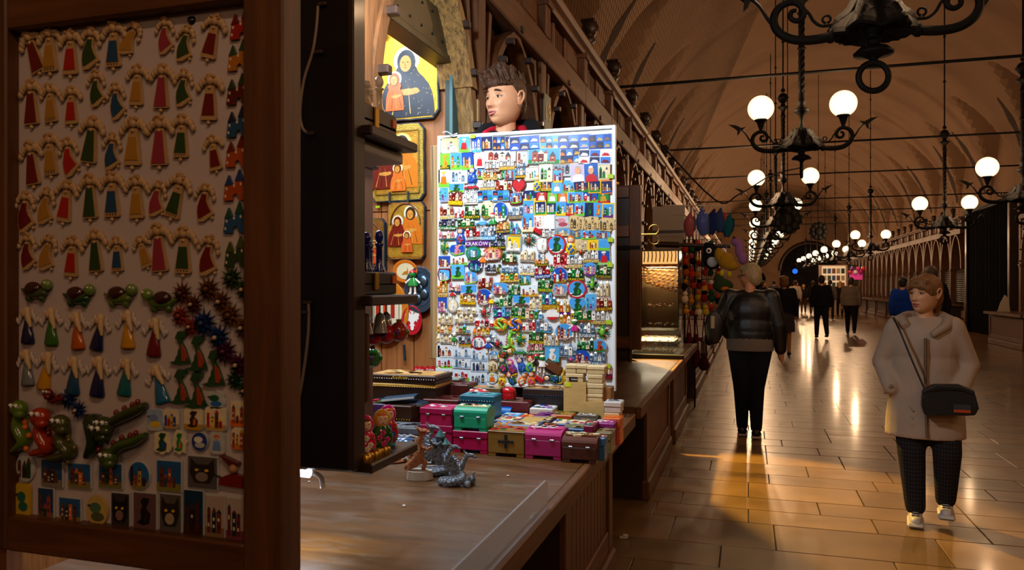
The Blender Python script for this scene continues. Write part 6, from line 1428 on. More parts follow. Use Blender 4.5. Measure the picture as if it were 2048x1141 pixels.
for i in range(4):
    o = thing('crystal_bell', 'clear crystal bell hanging %s under the middle shelf' % ORD[i], 'bell', (xb - .03 - .012 * (i % 2), YD + .06 + .06 * i, shelf_z['b'] - .0125), (0, 0, 0), 'crystal bells'); MB().lathe([(.022, -.075), (.016, -.05), (.012, -.03), (.004, -.022)], 12, 'lgrey').build('bell', 'silverglass', o) if 'silverglass' in M else (mat('silverglass', '#c8ccd4', rough=.08, metal=.6), MB().lathe([(.022, -.075), (.016, -.05), (.012, -.03), (.004, -.022)], 12, 'lgrey').build('bell', 'silverglass', o)); MB().tube([(0, 0, -.022), (0, 0, 0)], .002, 'silver', n=5).build('hook', 'metalc', o)
# ------------------------------------------------------------------ people
def fuse(name, mb, mt, parent, col, voxel=.01, it=4, colfn=None, fac=.5):
    "grow one continuous skin over the shapes of mb"
    me = mb.mesh('tmp'); o = bpy.data.objects.new('tmp', me)
    m1 = o.modifiers.new('r', 'REMESH'); m1.mode = 'VOXEL'; m1.voxel_size = voxel
    m2 = o.modifiers.new('s', 'SMOOTH'); m2.factor = fac; m2.iterations = it
    r = baked(o); bpy.data.meshes.remove(me)
    r.name = name; r.materials.clear()
    for a in list(r.color_attributes): r.color_attributes.remove(a)
    at = r.color_attributes.new('Col', 'FLOAT_COLOR', 'CORNER'); n = len(r.loops)
    if colfn is None: at.data.foreach_set('color', np.tile(np.array((*K(col), 1), dtype=np.float32), n))
    else:
        npoly = len(r.polygons); cen = np.empty(npoly * 3); r.polygons.foreach_get('center', cen); tot = np.empty(npoly, dtype=np.int32); r.polygons.foreach_get('loop_total', tot)
        cc = np.array([(*K(colfn(*c) or col), 1) for c in cen.reshape(-1, 3)], dtype=np.float32); at.data.foreach_set('color', np.repeat(cc, tot, axis=0).ravel())
    r.polygons.foreach_set('use_smooth', np.ones(len(r.polygons), dtype=bool)); r.update()
    return put(name, r, mt, parent)
def limb(mb, pts, rr, sq=(1, 1)):
    mb.tube(pts, rr, n=10, sq=sq)
    for p, r in zip(pts, rr): mb.ball(p, (r * 1.0,) * 3, n=10, m=7)
def head_shape(mb, Mx, s_=1., fine=True, col='white', lipc=None):
    nu, nv = (96, 72) if fine else (24, 16); vs = []
    g = lambda x, a, b: math.exp(-((x - a) / b) ** 2)
    for i in range(nv + 1):
        p = PI * i / nv; zz = -math.cos(p); rr_ = math.sin(p)
        for k in range(nu):
            a = 2 * PI * k / nu; sx, sy = math.sin(a) * rr_, -math.cos(a) * rr_     # a=0 looks along -y
            x, y, z = sx * .077, sy * .098, zz * .118
            t = max(0., -zz)
            x *= 1 - .05 * t - .10 * t ** 4
            if y > 0: y *= 1 - .42 * t
            else:
                y *= .95 * (1 + .78 * t ** 2.2)
                f = min(1, -sy * 1.4 / max(rr_, .05)) if rr_ > .12 else 0
                d = 0
                if z > -.046: d += .027 * g(x, 0, .0125 if z > -.012 else .0155) * max(0, min(1, (.03 - z) / .054)) ** 1.1 * (1 if z > -.026 else max(0, 1 - (-.026 - z) / .011))
                d += .006 * (g(x, .013, .007) + g(x, -.013, .007)) * g(z, -.026, .007)
                for sg in (-1, 1):
                    d -= .0115 * g(x, sg * .031, .016) * g(z, .013, .0115); d += .005 * g(x, sg * .03, .022) * g(z, .036, .008); d += .007 * g(x, sg * .044, .018) * g(z, -.016, .02); d -= .005 * g(x, sg * .05, .015) * g(z, -.055, .02)
                d += .005 * g(x, 0, .021) * (g(z, -.053, .0055) + g(z, -.064, .006)) - .0025 * g(x, 0, .024) * g(z, -.0585, .002); d -= .004 * g(x, 0, .03) * g(z, -.077, .007); d += .004 * g(x, 0, .022) * g(z, -.1, .012)
                y -= d * max(0, f)
            vs.append((x * s_, y * s_, z * s_))
    fs = [(i * nu + k, i * nu + (k + 1) % nu, (i + 1) * nu + (k + 1) % nu, (i + 1) * nu + k) for i in range(nv) for k in range(nu)]
    mb.add(vs, fs, col, True, Mx)
    for sg in (-1, 1):
        if fine:
            mb.tube([Mx @ Vector((sg * (.079 + q[2]) * s_, q[0] * s_, q[1] * s_)) for q in ((.0, .012, 0), (.006, .032, .007), (.02, .037, .011), (.03, .024, .012), (.029, .004, .009), (.018, -.014, .004), (.006, -.026, .001), (.0, -.02, 0))], [.005 * s_, .0055 * s_, .006 * s_, .006 * s_, .0055 * s_, .005 * s_, .007 * s_, .005 * s_], col, n=7); mb.ball((sg * .078 * s_, .014 * s_, .004 * s_), (.006 * s_, .016 * s_, .03 * s_), col, n=10, m=8, M=Mx)
        else: mb.ball((sg * .079 * s_, .014 * s_, .004), (.012 * s_, .018 * s_, .032 * s_), col, n=8, m=6, M=Mx)
def face_parts(o, Mx, s_, brow='#4a2a14', iris='#3a2a18', lip='#b0605c', lidcol='#c08a6c'):
    for sg in (-1, 1):
        e = MB(); e.ball((sg * .031 * s_, -.0668 * s_, .0125 * s_), .0135 * s_, '#b8b2aa', n=14, m=10, M=Mx); e.ball((sg * .031 * s_ - .002 * s_, -.0778 * s_, .0125 * s_), (.0072 * s_, .0042 * s_, .0072 * s_), iris, n=10, m=7, M=Mx); e.ball((sg * .031 * s_ - .002 * s_, -.0802 * s_, .0125 * s_), (.0036 * s_, .0028 * s_, .0036 * s_), 'black', n=8, m=6, M=Mx); e.build('eye', 'gloss', o)
        l = MB(); l.tube([Mx @ Vector((sg * (.031 + t * .0175) * s_, (-.0795 + .010 * t * t) * s_, (.0205 - .0065 * t * t) * s_)) for t in (-1, -.5, 0, .5, 1)], .0048 * s_, lidcol, n=7); l.tube([Mx @ Vector((sg * (.031 + t * .0165) * s_, (-.0775 + .010 * t * t) * s_, (.0045 + .005 * t * t) * s_)) for t in (-1, -.5, 0, .5, 1)], .0036 * s_, lidcol, n=7); l.tube([Mx @ Vector((sg * (.031 + t * .0165) * s_, (-.0838 + .0115 * t * t) * s_, (.0172 - .0055 * t * t) * s_)) for t in (-1, -.5, 0, .5, 1)], .0014 * s_, '#2a1a10', n=5); l.build('eyelid', 'skin', o)
        b = MB(); b.tube([Mx @ Vector((sg * (.033 + t * .02) * s_, (-.0935 + .012 * (t + .1) ** 2) * s_, (.0365 + .004 * (1 - t * t) - .002 * t) * s_)) for t in (-1, -.5, 0, .5, 1)], [.002 * s_, .0034 * s_, .0038 * s_, .003 * s_, .0012 * s_], brow, n=6); b.build('eyebrow', 'hair', o)
    m_ = MB()
    for dz, r in ((-.0535, .0040), (-.0632, .0048)): m_.tube([Mx @ Vector((t * .0235 * s_, (-.1015 + .013 * t * t) * s_, (dz + (.0018 if dz > -.058 else -.0012) * (1 - t * t) - (.0 if dz > -.058 else -.0075) * t * t) * s_)) for t in (-1, -.6, -.3, 0, .3, .6, 1)], [.001 * s_, r * .7 * s_, r * .95 * s_, r * .9 * s_, r * .95 * s_, r * .7 * s_, .001 * s_], lip, n=7)
    m_.build('mouth', 'skin', o)
def hand(mb, w_, d, side, s_=1., curl=.5):
    "palm and five fingers at wrist w_, pointing along d"
    w_, d = Vector(w_), Vector(d).normalized(); u_ = Vector((0, -1, 0)) - d * Vector((0, -1, 0)).dot(d); u_.normalize(); n_ = d.cross(u_) * side
    pc = w_ + d * .045 * s_
    limb(mb, [w_, pc, w_ + d * .08 * s_], [.024 * s_, .032 * s_, .028 * s_], (1, 1))
    for k in range(4):
        b = w_ + d * .085 * s_ + u_ * (.03 - .02 * k) * s_; ln = (.07, .08, .075, .058)[k] * s_; c = n_ * (-.35 * curl)
        limb(mb, [b, b + (d + c).normalized() * ln * .5, b + (d + c).normalized() * ln * .5 + (d + c * 2.6).normalized() * ln * .5], [.0095 * s_, .0088 * s_, .0075 * s_])
    b = w_ + d * .03 * s_ + u_ * .028 * s_; limb(mb, [b, b + (d + u_ * .9).normalized() * .035 * s_, b + (d + u_ * .9).normalized() * .035 * s_ + (d + u_ * .2).normalized() * .03 * s_], [.012 * s_, .0105 * s_, .009 * s_])
def person(label, loc, phi, h=1.7, top='#222', bottom='#1a1a22', shoe='#1a1a1c', skin='#c88a64', haircol='#5a3a1e', J=None, headyaw=0, headpitch=0, hair='short', voxel=.022, bulk=1., hem=.86, skirt=None, coat=False, hands=True, hs=1., face=False, group=None, topmat='cloth', bottommat='cloth', torso=True, legs=True, arm_r=1., legw=1.):
    k = h / 1.7
    o = None
    j = dict(hL=(.09, 0, .9), kL=(.1, -.01, .49), aL=(.1, .02, .08), hR=(-.09, 0, .9), kR=(-.1, -.01, .49), aR=(-.1, .02, .08), sL=(.175, 0, 1.385), eL=(.235, .03, 1.12), wL=(.24, -.02, .87), sR=(-.175, 0, 1.385), eR=(-.235, .03, 1.12), wR=(-.24, -.02, .87))
    if J: j.update(J)
    V = {a: Vector(b) * k for a, b in j.items()}
    hc = Vector((0, -.015, 1.585 + (hs - 1) * .118)) * k; Mh = Matrix.Translation(hc) @ Matrix.Rotation(headyaw, 4, 'Z') @ Matrix.Rotation(headpitch, 4, 'X') @ Matrix.Scale(k, 4)
    b = MB(); hm = MB(); head_shape(hm, Mh, hs, voxel < .012 or bool(face), skin)
    limb(b, [Vector((0, .015, 1.38)) * k, Vector((0, .008, 1.47)) * k, hc + Vector((0, .01, -.05)) * k], [.062 * k, .055 * k, .055 * k])
    bw = bulk
    b.ball(Vector((0, .0, 1.25)) * k, (.155 * k * bw, .1 * k * bw, .19 * k), n=14, m=10); b.ball(Vector((0, .0, .98)) * k, (.145 * k * bw, .1 * k * bw, .16 * k), n=14, m=10)
    for s_ in 'LR':
        limb(b, [V['s' + s_], V['e' + s_], V['w' + s_]], [.048 * k, .038 * k, .027 * k]); limb(b, [Vector((0, 0, 1.36)) * k, V['s' + s_]], [.06 * k, .05 * k])
        if hands: hand(b, V['w' + s_], (V['w' + s_] - V['e' + s_]) * .6 + Vector((0, -.03, -.06)), 1 if s_ == 'L' else -1, k, .6)
        if legs: limb(b, [V['h' + s_], V['k' + s_], V['a' + s_]], [.078 * k * bw, .052 * k, .04 * k])
        else: b.ball(V['h' + s_], .08 * k, n=8, m=6)
    o = fuse('person', b, 'skin', None, skin, max(voxel, .012), 3)
    import bmesh
    bm = bmesh.new(); bm.from_mesh(o.data); h2 = hm.mesh('tmp'); bm.from_mesh(h2); bm.to_mesh(o.data); bm.free(); bpy.data.meshes.remove(h2)
    o.location = loc; o.rotation_euler = (0, 0, phi); tag(o, label, 'person', group)
    # clothes
    t = MB(); R1 = (.185 * bw, .125 * bw)
    t.ball(Vector((0, .0, 1.24)) * k, (R1[0] * k, R1[1] * k, .2 * k), n=16, m=12); t.ball(Vector((0, -.0, 1.08)) * k, (R1[0] * .97 * k, R1[1] * 1.02 * k, .2 * k), n=16, m=12)
    hz = hem
    t.lathe([(.17 * bw * k, hz * k), (.178 * bw * k, (hz + .1) * k), (.165 * bw * k, 1.05 * k), (.16 * bw * k, 1.2 * k)], 20, sy=.72)
    if coat: t.lathe([(.21 * bw * k, hz * k), (.205 * bw * k, (hz + .14) * k), (.185 * bw * k, .92 * k), (.17 * bw * k, 1.1 * k)], 24, sy=.72)
    for s_ in 'LR':
        ra = .066 * k * arm_r * (.5 + .5 * bw); limb(t, [V['s' + s_], V['e' + s_], V['e' + s_].lerp(V['w' + s_], .92)], [ra * 1.08, ra * .93, ra * .72]); limb(t, [Vector((0, .01, 1.39)) * k, V['s' + s_]], [.072 * k, .068 * k])
    fuse('jacket', t, topmat, o, top, max(voxel, .012), 4)
    if legs:
        pz = MB(); pz.ball(Vector((0, .005, .93)) * k, (.17 * bw * k, .118 * bw * k, .13 * k), n=14, m=10)
        for s_ in 'LR':
            limb(pz, [V['h' + s_], V['k' + s_], V['a' + s_] + Vector((0, 0, .03 * k))], [.1 * k * bw, .072 * k * (.6 + .4 * bw) * legw, .058 * k * legw])
            sh_ = MB(); a = V['a' + s_]; limb(sh_, [a + Vector((0, .02, -.02)) * k, a + Vector((0, -.06, -.035)) * k, a + Vector((0, -.15, -.042)) * k], [.046 * k, .042 * k, .036 * k], (1.05, .8)); fuse('shoe', sh_, 'leather', o, shoe, max(.008, voxel * .6), 3)
        if skirt:
            sk = MB(); sk.lathe([(.19 * bw * k, skirt * k), (.185 * bw * k, .75 * k), (.165 * bw * k, .98 * k)], 22, sy=.75); fuse('skirt', sk, bottommat, o, bottom, voxel, 3)
        else: fuse('trousers', pz, bottommat, o, bottom, max(voxel, .013), 4)
    if hair:
        hr = MB(); mt = Mh
        if hair in ('short', 'bob', 'long', 'pony'):
            hr.ball((0, .02 * hs, .03 * hs), (.087 * hs, .104 * hs, .104 * hs), n=18, m=13, M=mt); hr.ball((0, .055 * hs, -.02 * hs), (.08 * hs, .06 * hs, .085 * hs), n=14, m=10, M=mt); hr.ball((0, -.045 * hs, .085 * hs), (.066 * hs, .045 * hs, .034 * hs), n=14, m=9, M=mt)
        if hair == 'bob': hr.ball((0, .03, -.03), (.1 * hs, .085 * hs, .1 * hs), n=16, m=10, M=mt); hr.ball((0, .01, .06), (.098 * hs, .105 * hs, .08 * hs), n=16, m=10, M=mt)
        if hair == 'long': hr.ball((0, .06, -.13), (.085, .05, .15), n=14, m=10, M=mt)
        if hair == 'pony': hr.tube([mt @ Vector(p) for p in ((0, .1, -.01), (0, .135, -.04), (0, .13, -.11), (0, .11, -.17))], [.028 * k, .034 * k, .028 * k, .01 * k], n=9)
        if hair in ('pony', 'bob'):
            for sg in (-1, 1): hr.tube([mt @ Vector(p) for p in ((sg * .03, -.085, .085), (sg * .066, -.075, .045), (sg * .08, -.035, -.005))], [.014 * k, .016 * k, .012 * k], n=7)
        if hair == 'pony': hr.tube([mt @ Vector(p) for p in ((-.062, -.078, .056), (-.03, -.097, .06), (.0, -.101, .062), (.03, -.097, .06), (.062, -.078, .056))], .009 * k, n=7)
        fuse('hair', hr, 'hair', o, haircol, min(voxel, .012), 2)
    if face: face_parts(o, Mh, hs, *face)
    o['_k'] = k
    return o, Mh, V
def unk(o):
    del o['_k']; return o

m = mat('plaid', rough=.9, bump=.2, bscale=260, spec=.2); nt = m.node_tree; N = nt.nodes; B = N['Principled BSDF']; tc = N.new('ShaderNodeTexCoord'); prev = B.inputs['Base Color'].links[0].from_socket
for ax, scl in (('X', 60), ('Z', 40)):
    wv = N.new('ShaderNodeTexWave'); wv.bands_direction = ax; wv.inputs['Scale'].default_value = scl / 6.28 * 2; nt.links.new(tc.outputs['Object'], wv.inputs['Vector']); cr = N.new('ShaderNodeValToRGB'); cr.color_ramp.elements[0].position = .93; cr.color_ramp.elements[0].color = (0, 0, 0, 1); cr.color_ramp.elements[1].color = (.1, .1, .1, 1); nt.links.new(wv.outputs['Fac'], cr.inputs[0])
    mx = N.new('ShaderNodeMix'); mx.data_type = 'RGBA'; nt.links.new(cr.outputs[0], mx.inputs[0]); nt.links.new(prev, mx.inputs[6]); mx.inputs[7].default_value = (.32, .27, .24, 1); prev = mx.outputs[2]
nt.links.new(prev, B.inputs['Base Color'])
# --- the woman in the beige coat
wp = on_z(1846, 1046, 0); wp = Vector((wp.x + .02, wp.y + .05, 0))
P1, Mh, V = person('woman in a long beige hooded coat with black shoulder bag', wp, R(-10), 1.53, '#b09884', '#1c1a1e', '#c8beb8', '#d49a70', '#85562a',
    dict(sL=(.165, 0, 1.36), eL=(.265, .05, 1.11), wL=(.205, -.1, .93), sR=(-.165, 0, 1.36), eR=(-.265, .05, 1.11), wR=(-.205, -.1, .93), hL=(.1, 0, .9), kL=(.135, -.06, .5), aL=(.13, .05, .13), hR=(-.1, 0, .9), kR=(-.085, -.05, .49), aR=(-.06, -.06, .08)),
    R(-36), R(3), 'pony', .0085, 1.22, .60, None, True, False, 1.12, ('#4a2c16', '#3a2a1a', '#a85c50', '#b07c58'), arm_r=1.16, legw=1.2, bottommat='plaid'); unk(P1)
k = 1.53 / 1.7
hd = MB(); hd.tube([Vector(p) * k for p in ((-.12, -.1, 1.375), (-.15, -.02, 1.41), (-.11, .1, 1.42), (0, .14, 1.42), (.11, .1, 1.42), (.15, -.02, 1.41), (.12, -.1, 1.375), (.04, -.17, 1.32))], [.03, .045, .055, .06, .055, .045, .03, .02], n=9); fuse('hood', hd, 'cloth', P1, '#a48c78', .008, 3)
zp = MB(); zp.tube([Vector(p) * k for p in ((.0, -.165, 1.3), (.0, -.168, 1.15), (0, -.165, .95), (.005, -.18, .75), (.01, -.186, .62))], .024, '#7a6250', n=8, sq=(1, .35)); zp.build('zip_placket', 'cloth', P1); MB().tube([Vector((0, -.178, 1.29)) * k, Vector((0, -.18, 1.25)) * k], .006, '#2a2420', n=6).build('zip_pull', 'metalc', P1)
for sg in (-1, 1): MB().tube([Vector((sg * .205, -.15, .96)) * k, Vector((sg * .25, -.09, .9)) * k], .012, '#947c68', n=7).build('cuff', 'cloth', P1)
for f in range(3):   # creases pressed into the coat
    MB().tube([Vector((-.17 + .02 * f, -.13, .72 + .07 * f)) * k, Vector((-.07, -.168, .69 + .05 * f)) * k], [.003, .008], '#a08872', n=6).build('crease', 'cloth', P1)
bag = thing('shoulder_bag', 'black shoulder bag with small printed patch worn by the woman', 'bag', P1.location + Matrix.Rotation(R(-10), 3, 'Z') @ Vector((.125, -.235, .80)), (0, 0, R(-4)))
bb = MB(); bb.prism([(-.135, -.09), (.13, -.075), (.15, -.03), (.125, .075), (.05, .105), (-.08, .1), (-.145, .06), (-.15, -.03)], -.035, .035, '#131214'); fuse('pouch', bb, 'leather', bag, '#131214', .007, 3)
MB().tube([(-.13, -.036, .055), (-.03, -.042, .075), (.06, -.042, .075), (.125, -.036, .05)], .004, '#2a282a', n=6).build('zip', 'metalc', bag); MB().box((.06, -.04, -.035), (.09, .006, .05), '#3c3c42').build('patch', 'print', bag); MB().box((.06, -.0425, -.05), (.088, .004, .016), '#c04a24').build('patch_stripe', 'print', bag); MB().box((-.12, -.02, .01), (.016, .03, .03), '#8a7a50', b=.004).build('buckle', 'metalc', bag)
MB().tube(smooth_path([(-.13, -.01, .06), (-.19, .03, .22), (-.26, .09, .42), (-.285, .2, .49), (-.26, .36, .47)], 5), .014, '#141214', n=7, sq=(1, .4)).build('strap', 'leather', bag)
for nm, p in (('L', (.13, .05, .13)), ('R', (-.06, -.06, .08))):
    a = Vector(p) * k
    MB().box(a + Vector((0, -.07, -.06)) * k, (.105 * k, .26 * k, .03 * k), '#c8c0b8', b=.012).build('shoe_sole', 'paint', P1)
    for q in range(3): MB().tube([a + Vector((-.025, -.055 - .028 * q, .008 - .008 * q)) * k, a + Vector((.025, -.055 - .028 * q, .008 - .008 * q)) * k], .004, '#3a3432', n=5).build('shoelace', 'cloth', P1)
# --- the woman in the black leather jacket, seen from behind
wp = on_z(1500, 876, 0)
P2, Mh, V = person('woman from behind in black leather jacket and dark jeans, grey blonde hair', wp, R(178), 1.70, '#0f0e10', '#10141f', '#14161c', '#b87c58', '#a08a64',
    dict(sL=(.19, 0, 1.38), eL=(.30, .02, 1.12), wL=(.2, -.12, 1.0), sR=(-.19, 0, 1.38), eR=(-.265, .02, 1.1), wR=(-.285, -.01, .86), hL=(.095, 0, .9), kL=(.08, 0, .49), aL=(.075, -.06, .08), hR=(-.095, 0, .9), kR=(-.06, .0, .49), aR=(-.06, .06, .085)),
    R(62), R(8), 'short', .0105, 1.28, .93, None, False, True, 1.0, None, topmat='leather', bottommat='cloth', arm_r=1.1); 
MB().lathe([(.222, .86), (.225, .95), (.215, 1.0)], 26, '#6a6058', sy=.73).build('shirt_tail', 'cloth', P2); P2.children[-1].location = (0, .002, 0)
gl = MB(); k = 1.
gl.tube([Mh @ Vector(p) for p in ((.08, .0, .012), (.072, -.07, .016), (.05, -.098, .012))], .0035, 'black', n=6); gl.tube([Mh @ Vector((.033 + .022 * math.cos(a), -.103, .01 + .017 * math.sin(a))) for a in [2 * PI * i / 14 for i in range(15)]], .003, 'black', n=5); gl.tube([Mh @ Vector((-.033 + .022 * math.cos(a), -.103, .01 + .017 * math.sin(a))) for a in [2 * PI * i / 14 for i in range(15)]], .003, 'black', n=5); gl.build('glasses', 'gloss', P2)
for nm in ('aL', 'aR'): MB().lathe([(.05, -.0), (.052, .03)], 12, '#c02048', V[nm]).build('sock', 'cloth', P2); MB().box(V[nm] + Vector((0, -.06, -.062)), (.095, .25, .024), '#b89a90', b=.01).build('shoe_sole', 'paint', P2)
unk(P2)
o = thing('handbag', 'black handbag with leopard patch held by the woman from behind', 'bag', on_d(1428, 655, 7.35)); bgm = MB(); bgm.ball((0, 0, 0), (.09, .05, .17), n=12, m=9); fuse('pouch', bgm, 'leather', o, '#121114', .012, 2); MB().box((-.01, -.05, .05), (.035, .012, .12), '#a89470', b=.004).build('leopard_patch', 'print', o); qs = on_d(1452, 588, 7.42) - o.location; MB().tube([(-.03, 0, .14), qs * .6 + Vector((-.03, -.02, 0)), qs, qs * .6 + Vector((.03, .02, 0)), (.04, 0, .14)], .008, '#121114', n=6).build('strap', 'leather', o)
# --- the seller behind the board
YS = 3.92
hp = on_y(1009, 203, YS); hS = (hp.z - .833) / 1.602 * 1.7; kk = hS / 1.7
P3, Mh, V = person('young seller with quiffed brown hair peering over the magnet board', (hp.x - .0, YS + .02, .833), R(6), hS, '#17171b', '#20222a', '#1a1a1c', '#d79a74', '#4a2a12',
    None, R(-30), R(5), None, .0062, .92, .9, None, False, True, 1.14, ('#3a2212', '#33261a', '#c06a72', '#c08a68'), legs=True); unk(P3)
hr = MB(); rr = random.Random(5); Mf = Mh; Mh = Mh @ Matrix.Scale(1.14, 4)
hr.ball((0, .03, .045), (.08, .088, .088), n=18, m=12, M=Mh); hr.ball((0, .06, -.01), (.07, .05, .07), n=14, m=10, M=Mh); hr.ball((0, .0, .075), (.07, .09, .05), n=14, m=10, M=Mh)
for i in range(230):
    x = rr.uniform(-.066, .066); y = rr.uniform(-.075, .085); z0_ = .075 + .035 * math.sqrt(max(0, 1 - (x / .075) ** 2)) * math.sqrt(max(0, 1 - (y / .1) ** 2)) - .02 * (y < -.05)
    ln = (.062 if y < .02 else .042) * rr.uniform(.85, 1.15); sw = rr.uniform(-.02, .008)
    hr.tube([Mh @ Vector((x, y, z0_ - .01)), Mh @ Vector((x + sw * .4, y - .012 + rr.uniform(-.01, .01), z0_ + ln * .5)), Mh @ Vector((x + sw, y - .012 + rr.uniform(-.02, .02), z0_ + ln))], [.009, .008, .003], n=5)
fuse('hair', hr, 'hair', P3, '#43240d', .0042, 1)
sd2 = MB(); sd2.ball((0, .028, .028), (.079, .088, .07), n=18, m=12, M=Mh); sd2.ball((0, .05, -.035), (.069, .052, .05), n=14, m=10, M=Mh)
fuse('shaved_sides', sd2, 'hair', P3, '#3a2212', .006, 2)
c = MB(); c.tube([Vector(p) * kk for p in ((-.07, -.085, 1.38), (-.1, -.03, 1.43), (-.085, .06, 1.46), (0, .1, 1.47), (.085, .06, 1.46), (.1, -.03, 1.43), (.07, -.085, 1.38))], [.016, .026, .034, .036, .034, .026, .016], n=9); fuse('red_collar', c, 'cloth', P3, '#b8142c', .009, 2)
c = MB(); c.tube([Vector(p) * kk for p in ((-.14, -.02, 1.42), (-.13, .09, 1.46), (0, .16, 1.48), (.13, .09, 1.47), (.16, .0, 1.43)) ], [.035, .06, .07, .06, .04], n=9); fuse('black_hood', c, 'cloth', P3, '#141418', .012, 2)
MB().ball(Mh @ Vector((-.083, .005, -.032)), .004, 'silver').ball(Mh @ Vector((.088, .0, -.03)), .005, 'silver').build('earring', 'metalc', P3)
# --- passers-by farther down the hall
def far(label, px, py, h, phi, **kw):
    p = on_z(px, py, 0); o, a, b = person(label, p, R(phi), h, voxel=kw.pop('voxel', .026), group='passers-by', **kw); return unk(o)
walk = dict(kL=(.1, -.1, .5), aL=(.1, -.12, .08), kR=(-.1, .02, .48), aR=(-.1, .2, .12))
far('woman with curly hair in dark jacket and grey skirt', 1568, 713, 1.68, 180, top='#14141c', bottom='#3a3236', shoe='#141214', haircol='#7a5428', hair='bob', skirt=.52, bulk=1.18, hem=.82, skin='#a8703c', voxel=.018)
far('man in dark padded vest striding away with a camera strap', 1643, 678, 1.76, 186, J=walk, top='#101014', bottom='#161a24', haircol='#1c120c', bulk=1.15, voxel=.018)
far('stout man in grey sweater and black trousers walking away', 1702, 670, 1.72, 170, J=walk, top='#6a5c50', bottom='#0e0e10', haircol='#3a2c22', bulk=1.25, voxel=.018)
far('person in a bright blue jacket behind the beige coat', 1806, 712, 1.66, 150, top='#123a9c', bottom='#14161c', haircol='#1c1410', bulk=1.15, voxel=.02)
far('balding man in a dark coat behind the beige coated woman', 1862, 755, 1.80, 200, top='#1f1c1c', bottom='#141416', haircol='#5a4a40', hair='short', bulk=1.2, voxel=.02)
far('fair haired woman in black beside the grey sweater man', 1680, 634, 1.68, 160, top='#151114', bottom='#161216', haircol='#a87c3c', hair='long', skin='#c08a5c')
far('dark haired woman glancing sideways beyond the leather jacket', 1526, 650, 1.66, 120, top='#14100f', bottom='#141216', haircol='#120c0a', hair='long')
far('blonde child sized figure in patterned trousers far ahead', 1607, 627, 1.52, 180, top='#221a18', bottom='#4a3626', haircol='#b88a48', hair='short')
far('figure in pale shirt walking beside the curly woman', 1590, 640, 1.7, 185, top='#b0a090', bottom='#2a2420', haircol='#2a1a10')
far('dark figure in the crowd next to the vest man', 1626, 630, 1.7, 180, top='#141214', bottom='#121216', haircol='#1a120c')
far('figure in light jacket behind the vest man', 1660, 640, 1.72, 178, top='#5a5048', bottom='#1a181a', haircol='#2a1c12')
far('thin dark figure left of the curly haired woman', 1548, 630, 1.74, 180, top='#3a3a42', bottom='#16161a', haircol='#20160f')
far('figure with red face lit far down the hall', 1595, 606, 1.7, 0, top='#2a1a16', bottom='#141214', haircol='#20160f', skin='#d07a4a')
far('distant figure under the archway', 1572, 604, 1.7, 180, top='#1a1616', bottom='#121214', haircol='#20160f')
far('distant figure beside the bright kiosk', 1650, 612, 1.7, 180, top='#241c1a', bottom='#161416', haircol='#20160f')
# ------------------------------------------------------------------ the stalls beyond: open door, jewellery cabinet, glass case, plush toys
YD2 = 6.6
a, b = on_y(1228, 372, YD2), on_y(1282, 700, YD2); xd = a.x - .1
dr = thing('panelled_door', 'brown panelled stall door standing open behind the magnet board', 'door panel', ((a.x + b.x) / 2 - .05, YD2, 0))
w_ = b.x - xd; z0, z1 = b.z, a.z
MB().box((0, .02, (z0 + z1) / 2), (w_, .03, z1 - z0)).build('panel', 'oak_dark', dr)
for x in (-w_ / 2 + .05, w_ / 2 - .05): MB().box((x, 0, (z0 + z1) / 2), (.1, .04, z1 - z0), b=.005).build('stile', 'oak', dr)
for z in (z0 + .06, z0 + (z1 - z0) * .72, z1 - .06): MB().box((0, -.001, z), (w_ - .2, .038, .1), b=.005).build('rail', 'oak_x', dr)
MB().box((0, -.025, z0 + (z1 - z0) * .62), (w_, .012, .03)).build('iron_strap', 'iron', dr); MB().lathe([(.02, 0), (.028, .02), (.016, .035)], 10, 'gold', (-w_ / 2 + .12, 0, z1)).build('brass_knob', 'metalc', dr)
MB().tube([(-w_ / 2 + .1, .02, .83), (-w_ / 2 + .1, .02, z0)], .02).tube([(w_ / 2 - .1, .02, .83), (w_ / 2 - .1, .02, z0)], .02).build('prop_leg', 'oak_dark', dr)
sb2 = thing('scroll_bracket', 'dark scroll-cut wooden bracket on the bare counter', 'bracket', (on_z(1245, 722, .83).x, on_z(1245, 722, .83).y, .83))
MB().prism([(-.28, 0), (.14, 0), (.08, .02), (.05, .08), (.04, .16), (0, .24), (-.08, .28), (-.28, .29)], -.02, .02).build('bracket', 'oak_dark', sb2)
rim = thing('counter_rim', 'low black rim at the far end of the bare counter', 'rim', (-1.0, 6.97, .83)); MB().box((0, 0, .02), (.9, .02, .04), 'black', b=.003).build('strip', 'paint', rim)
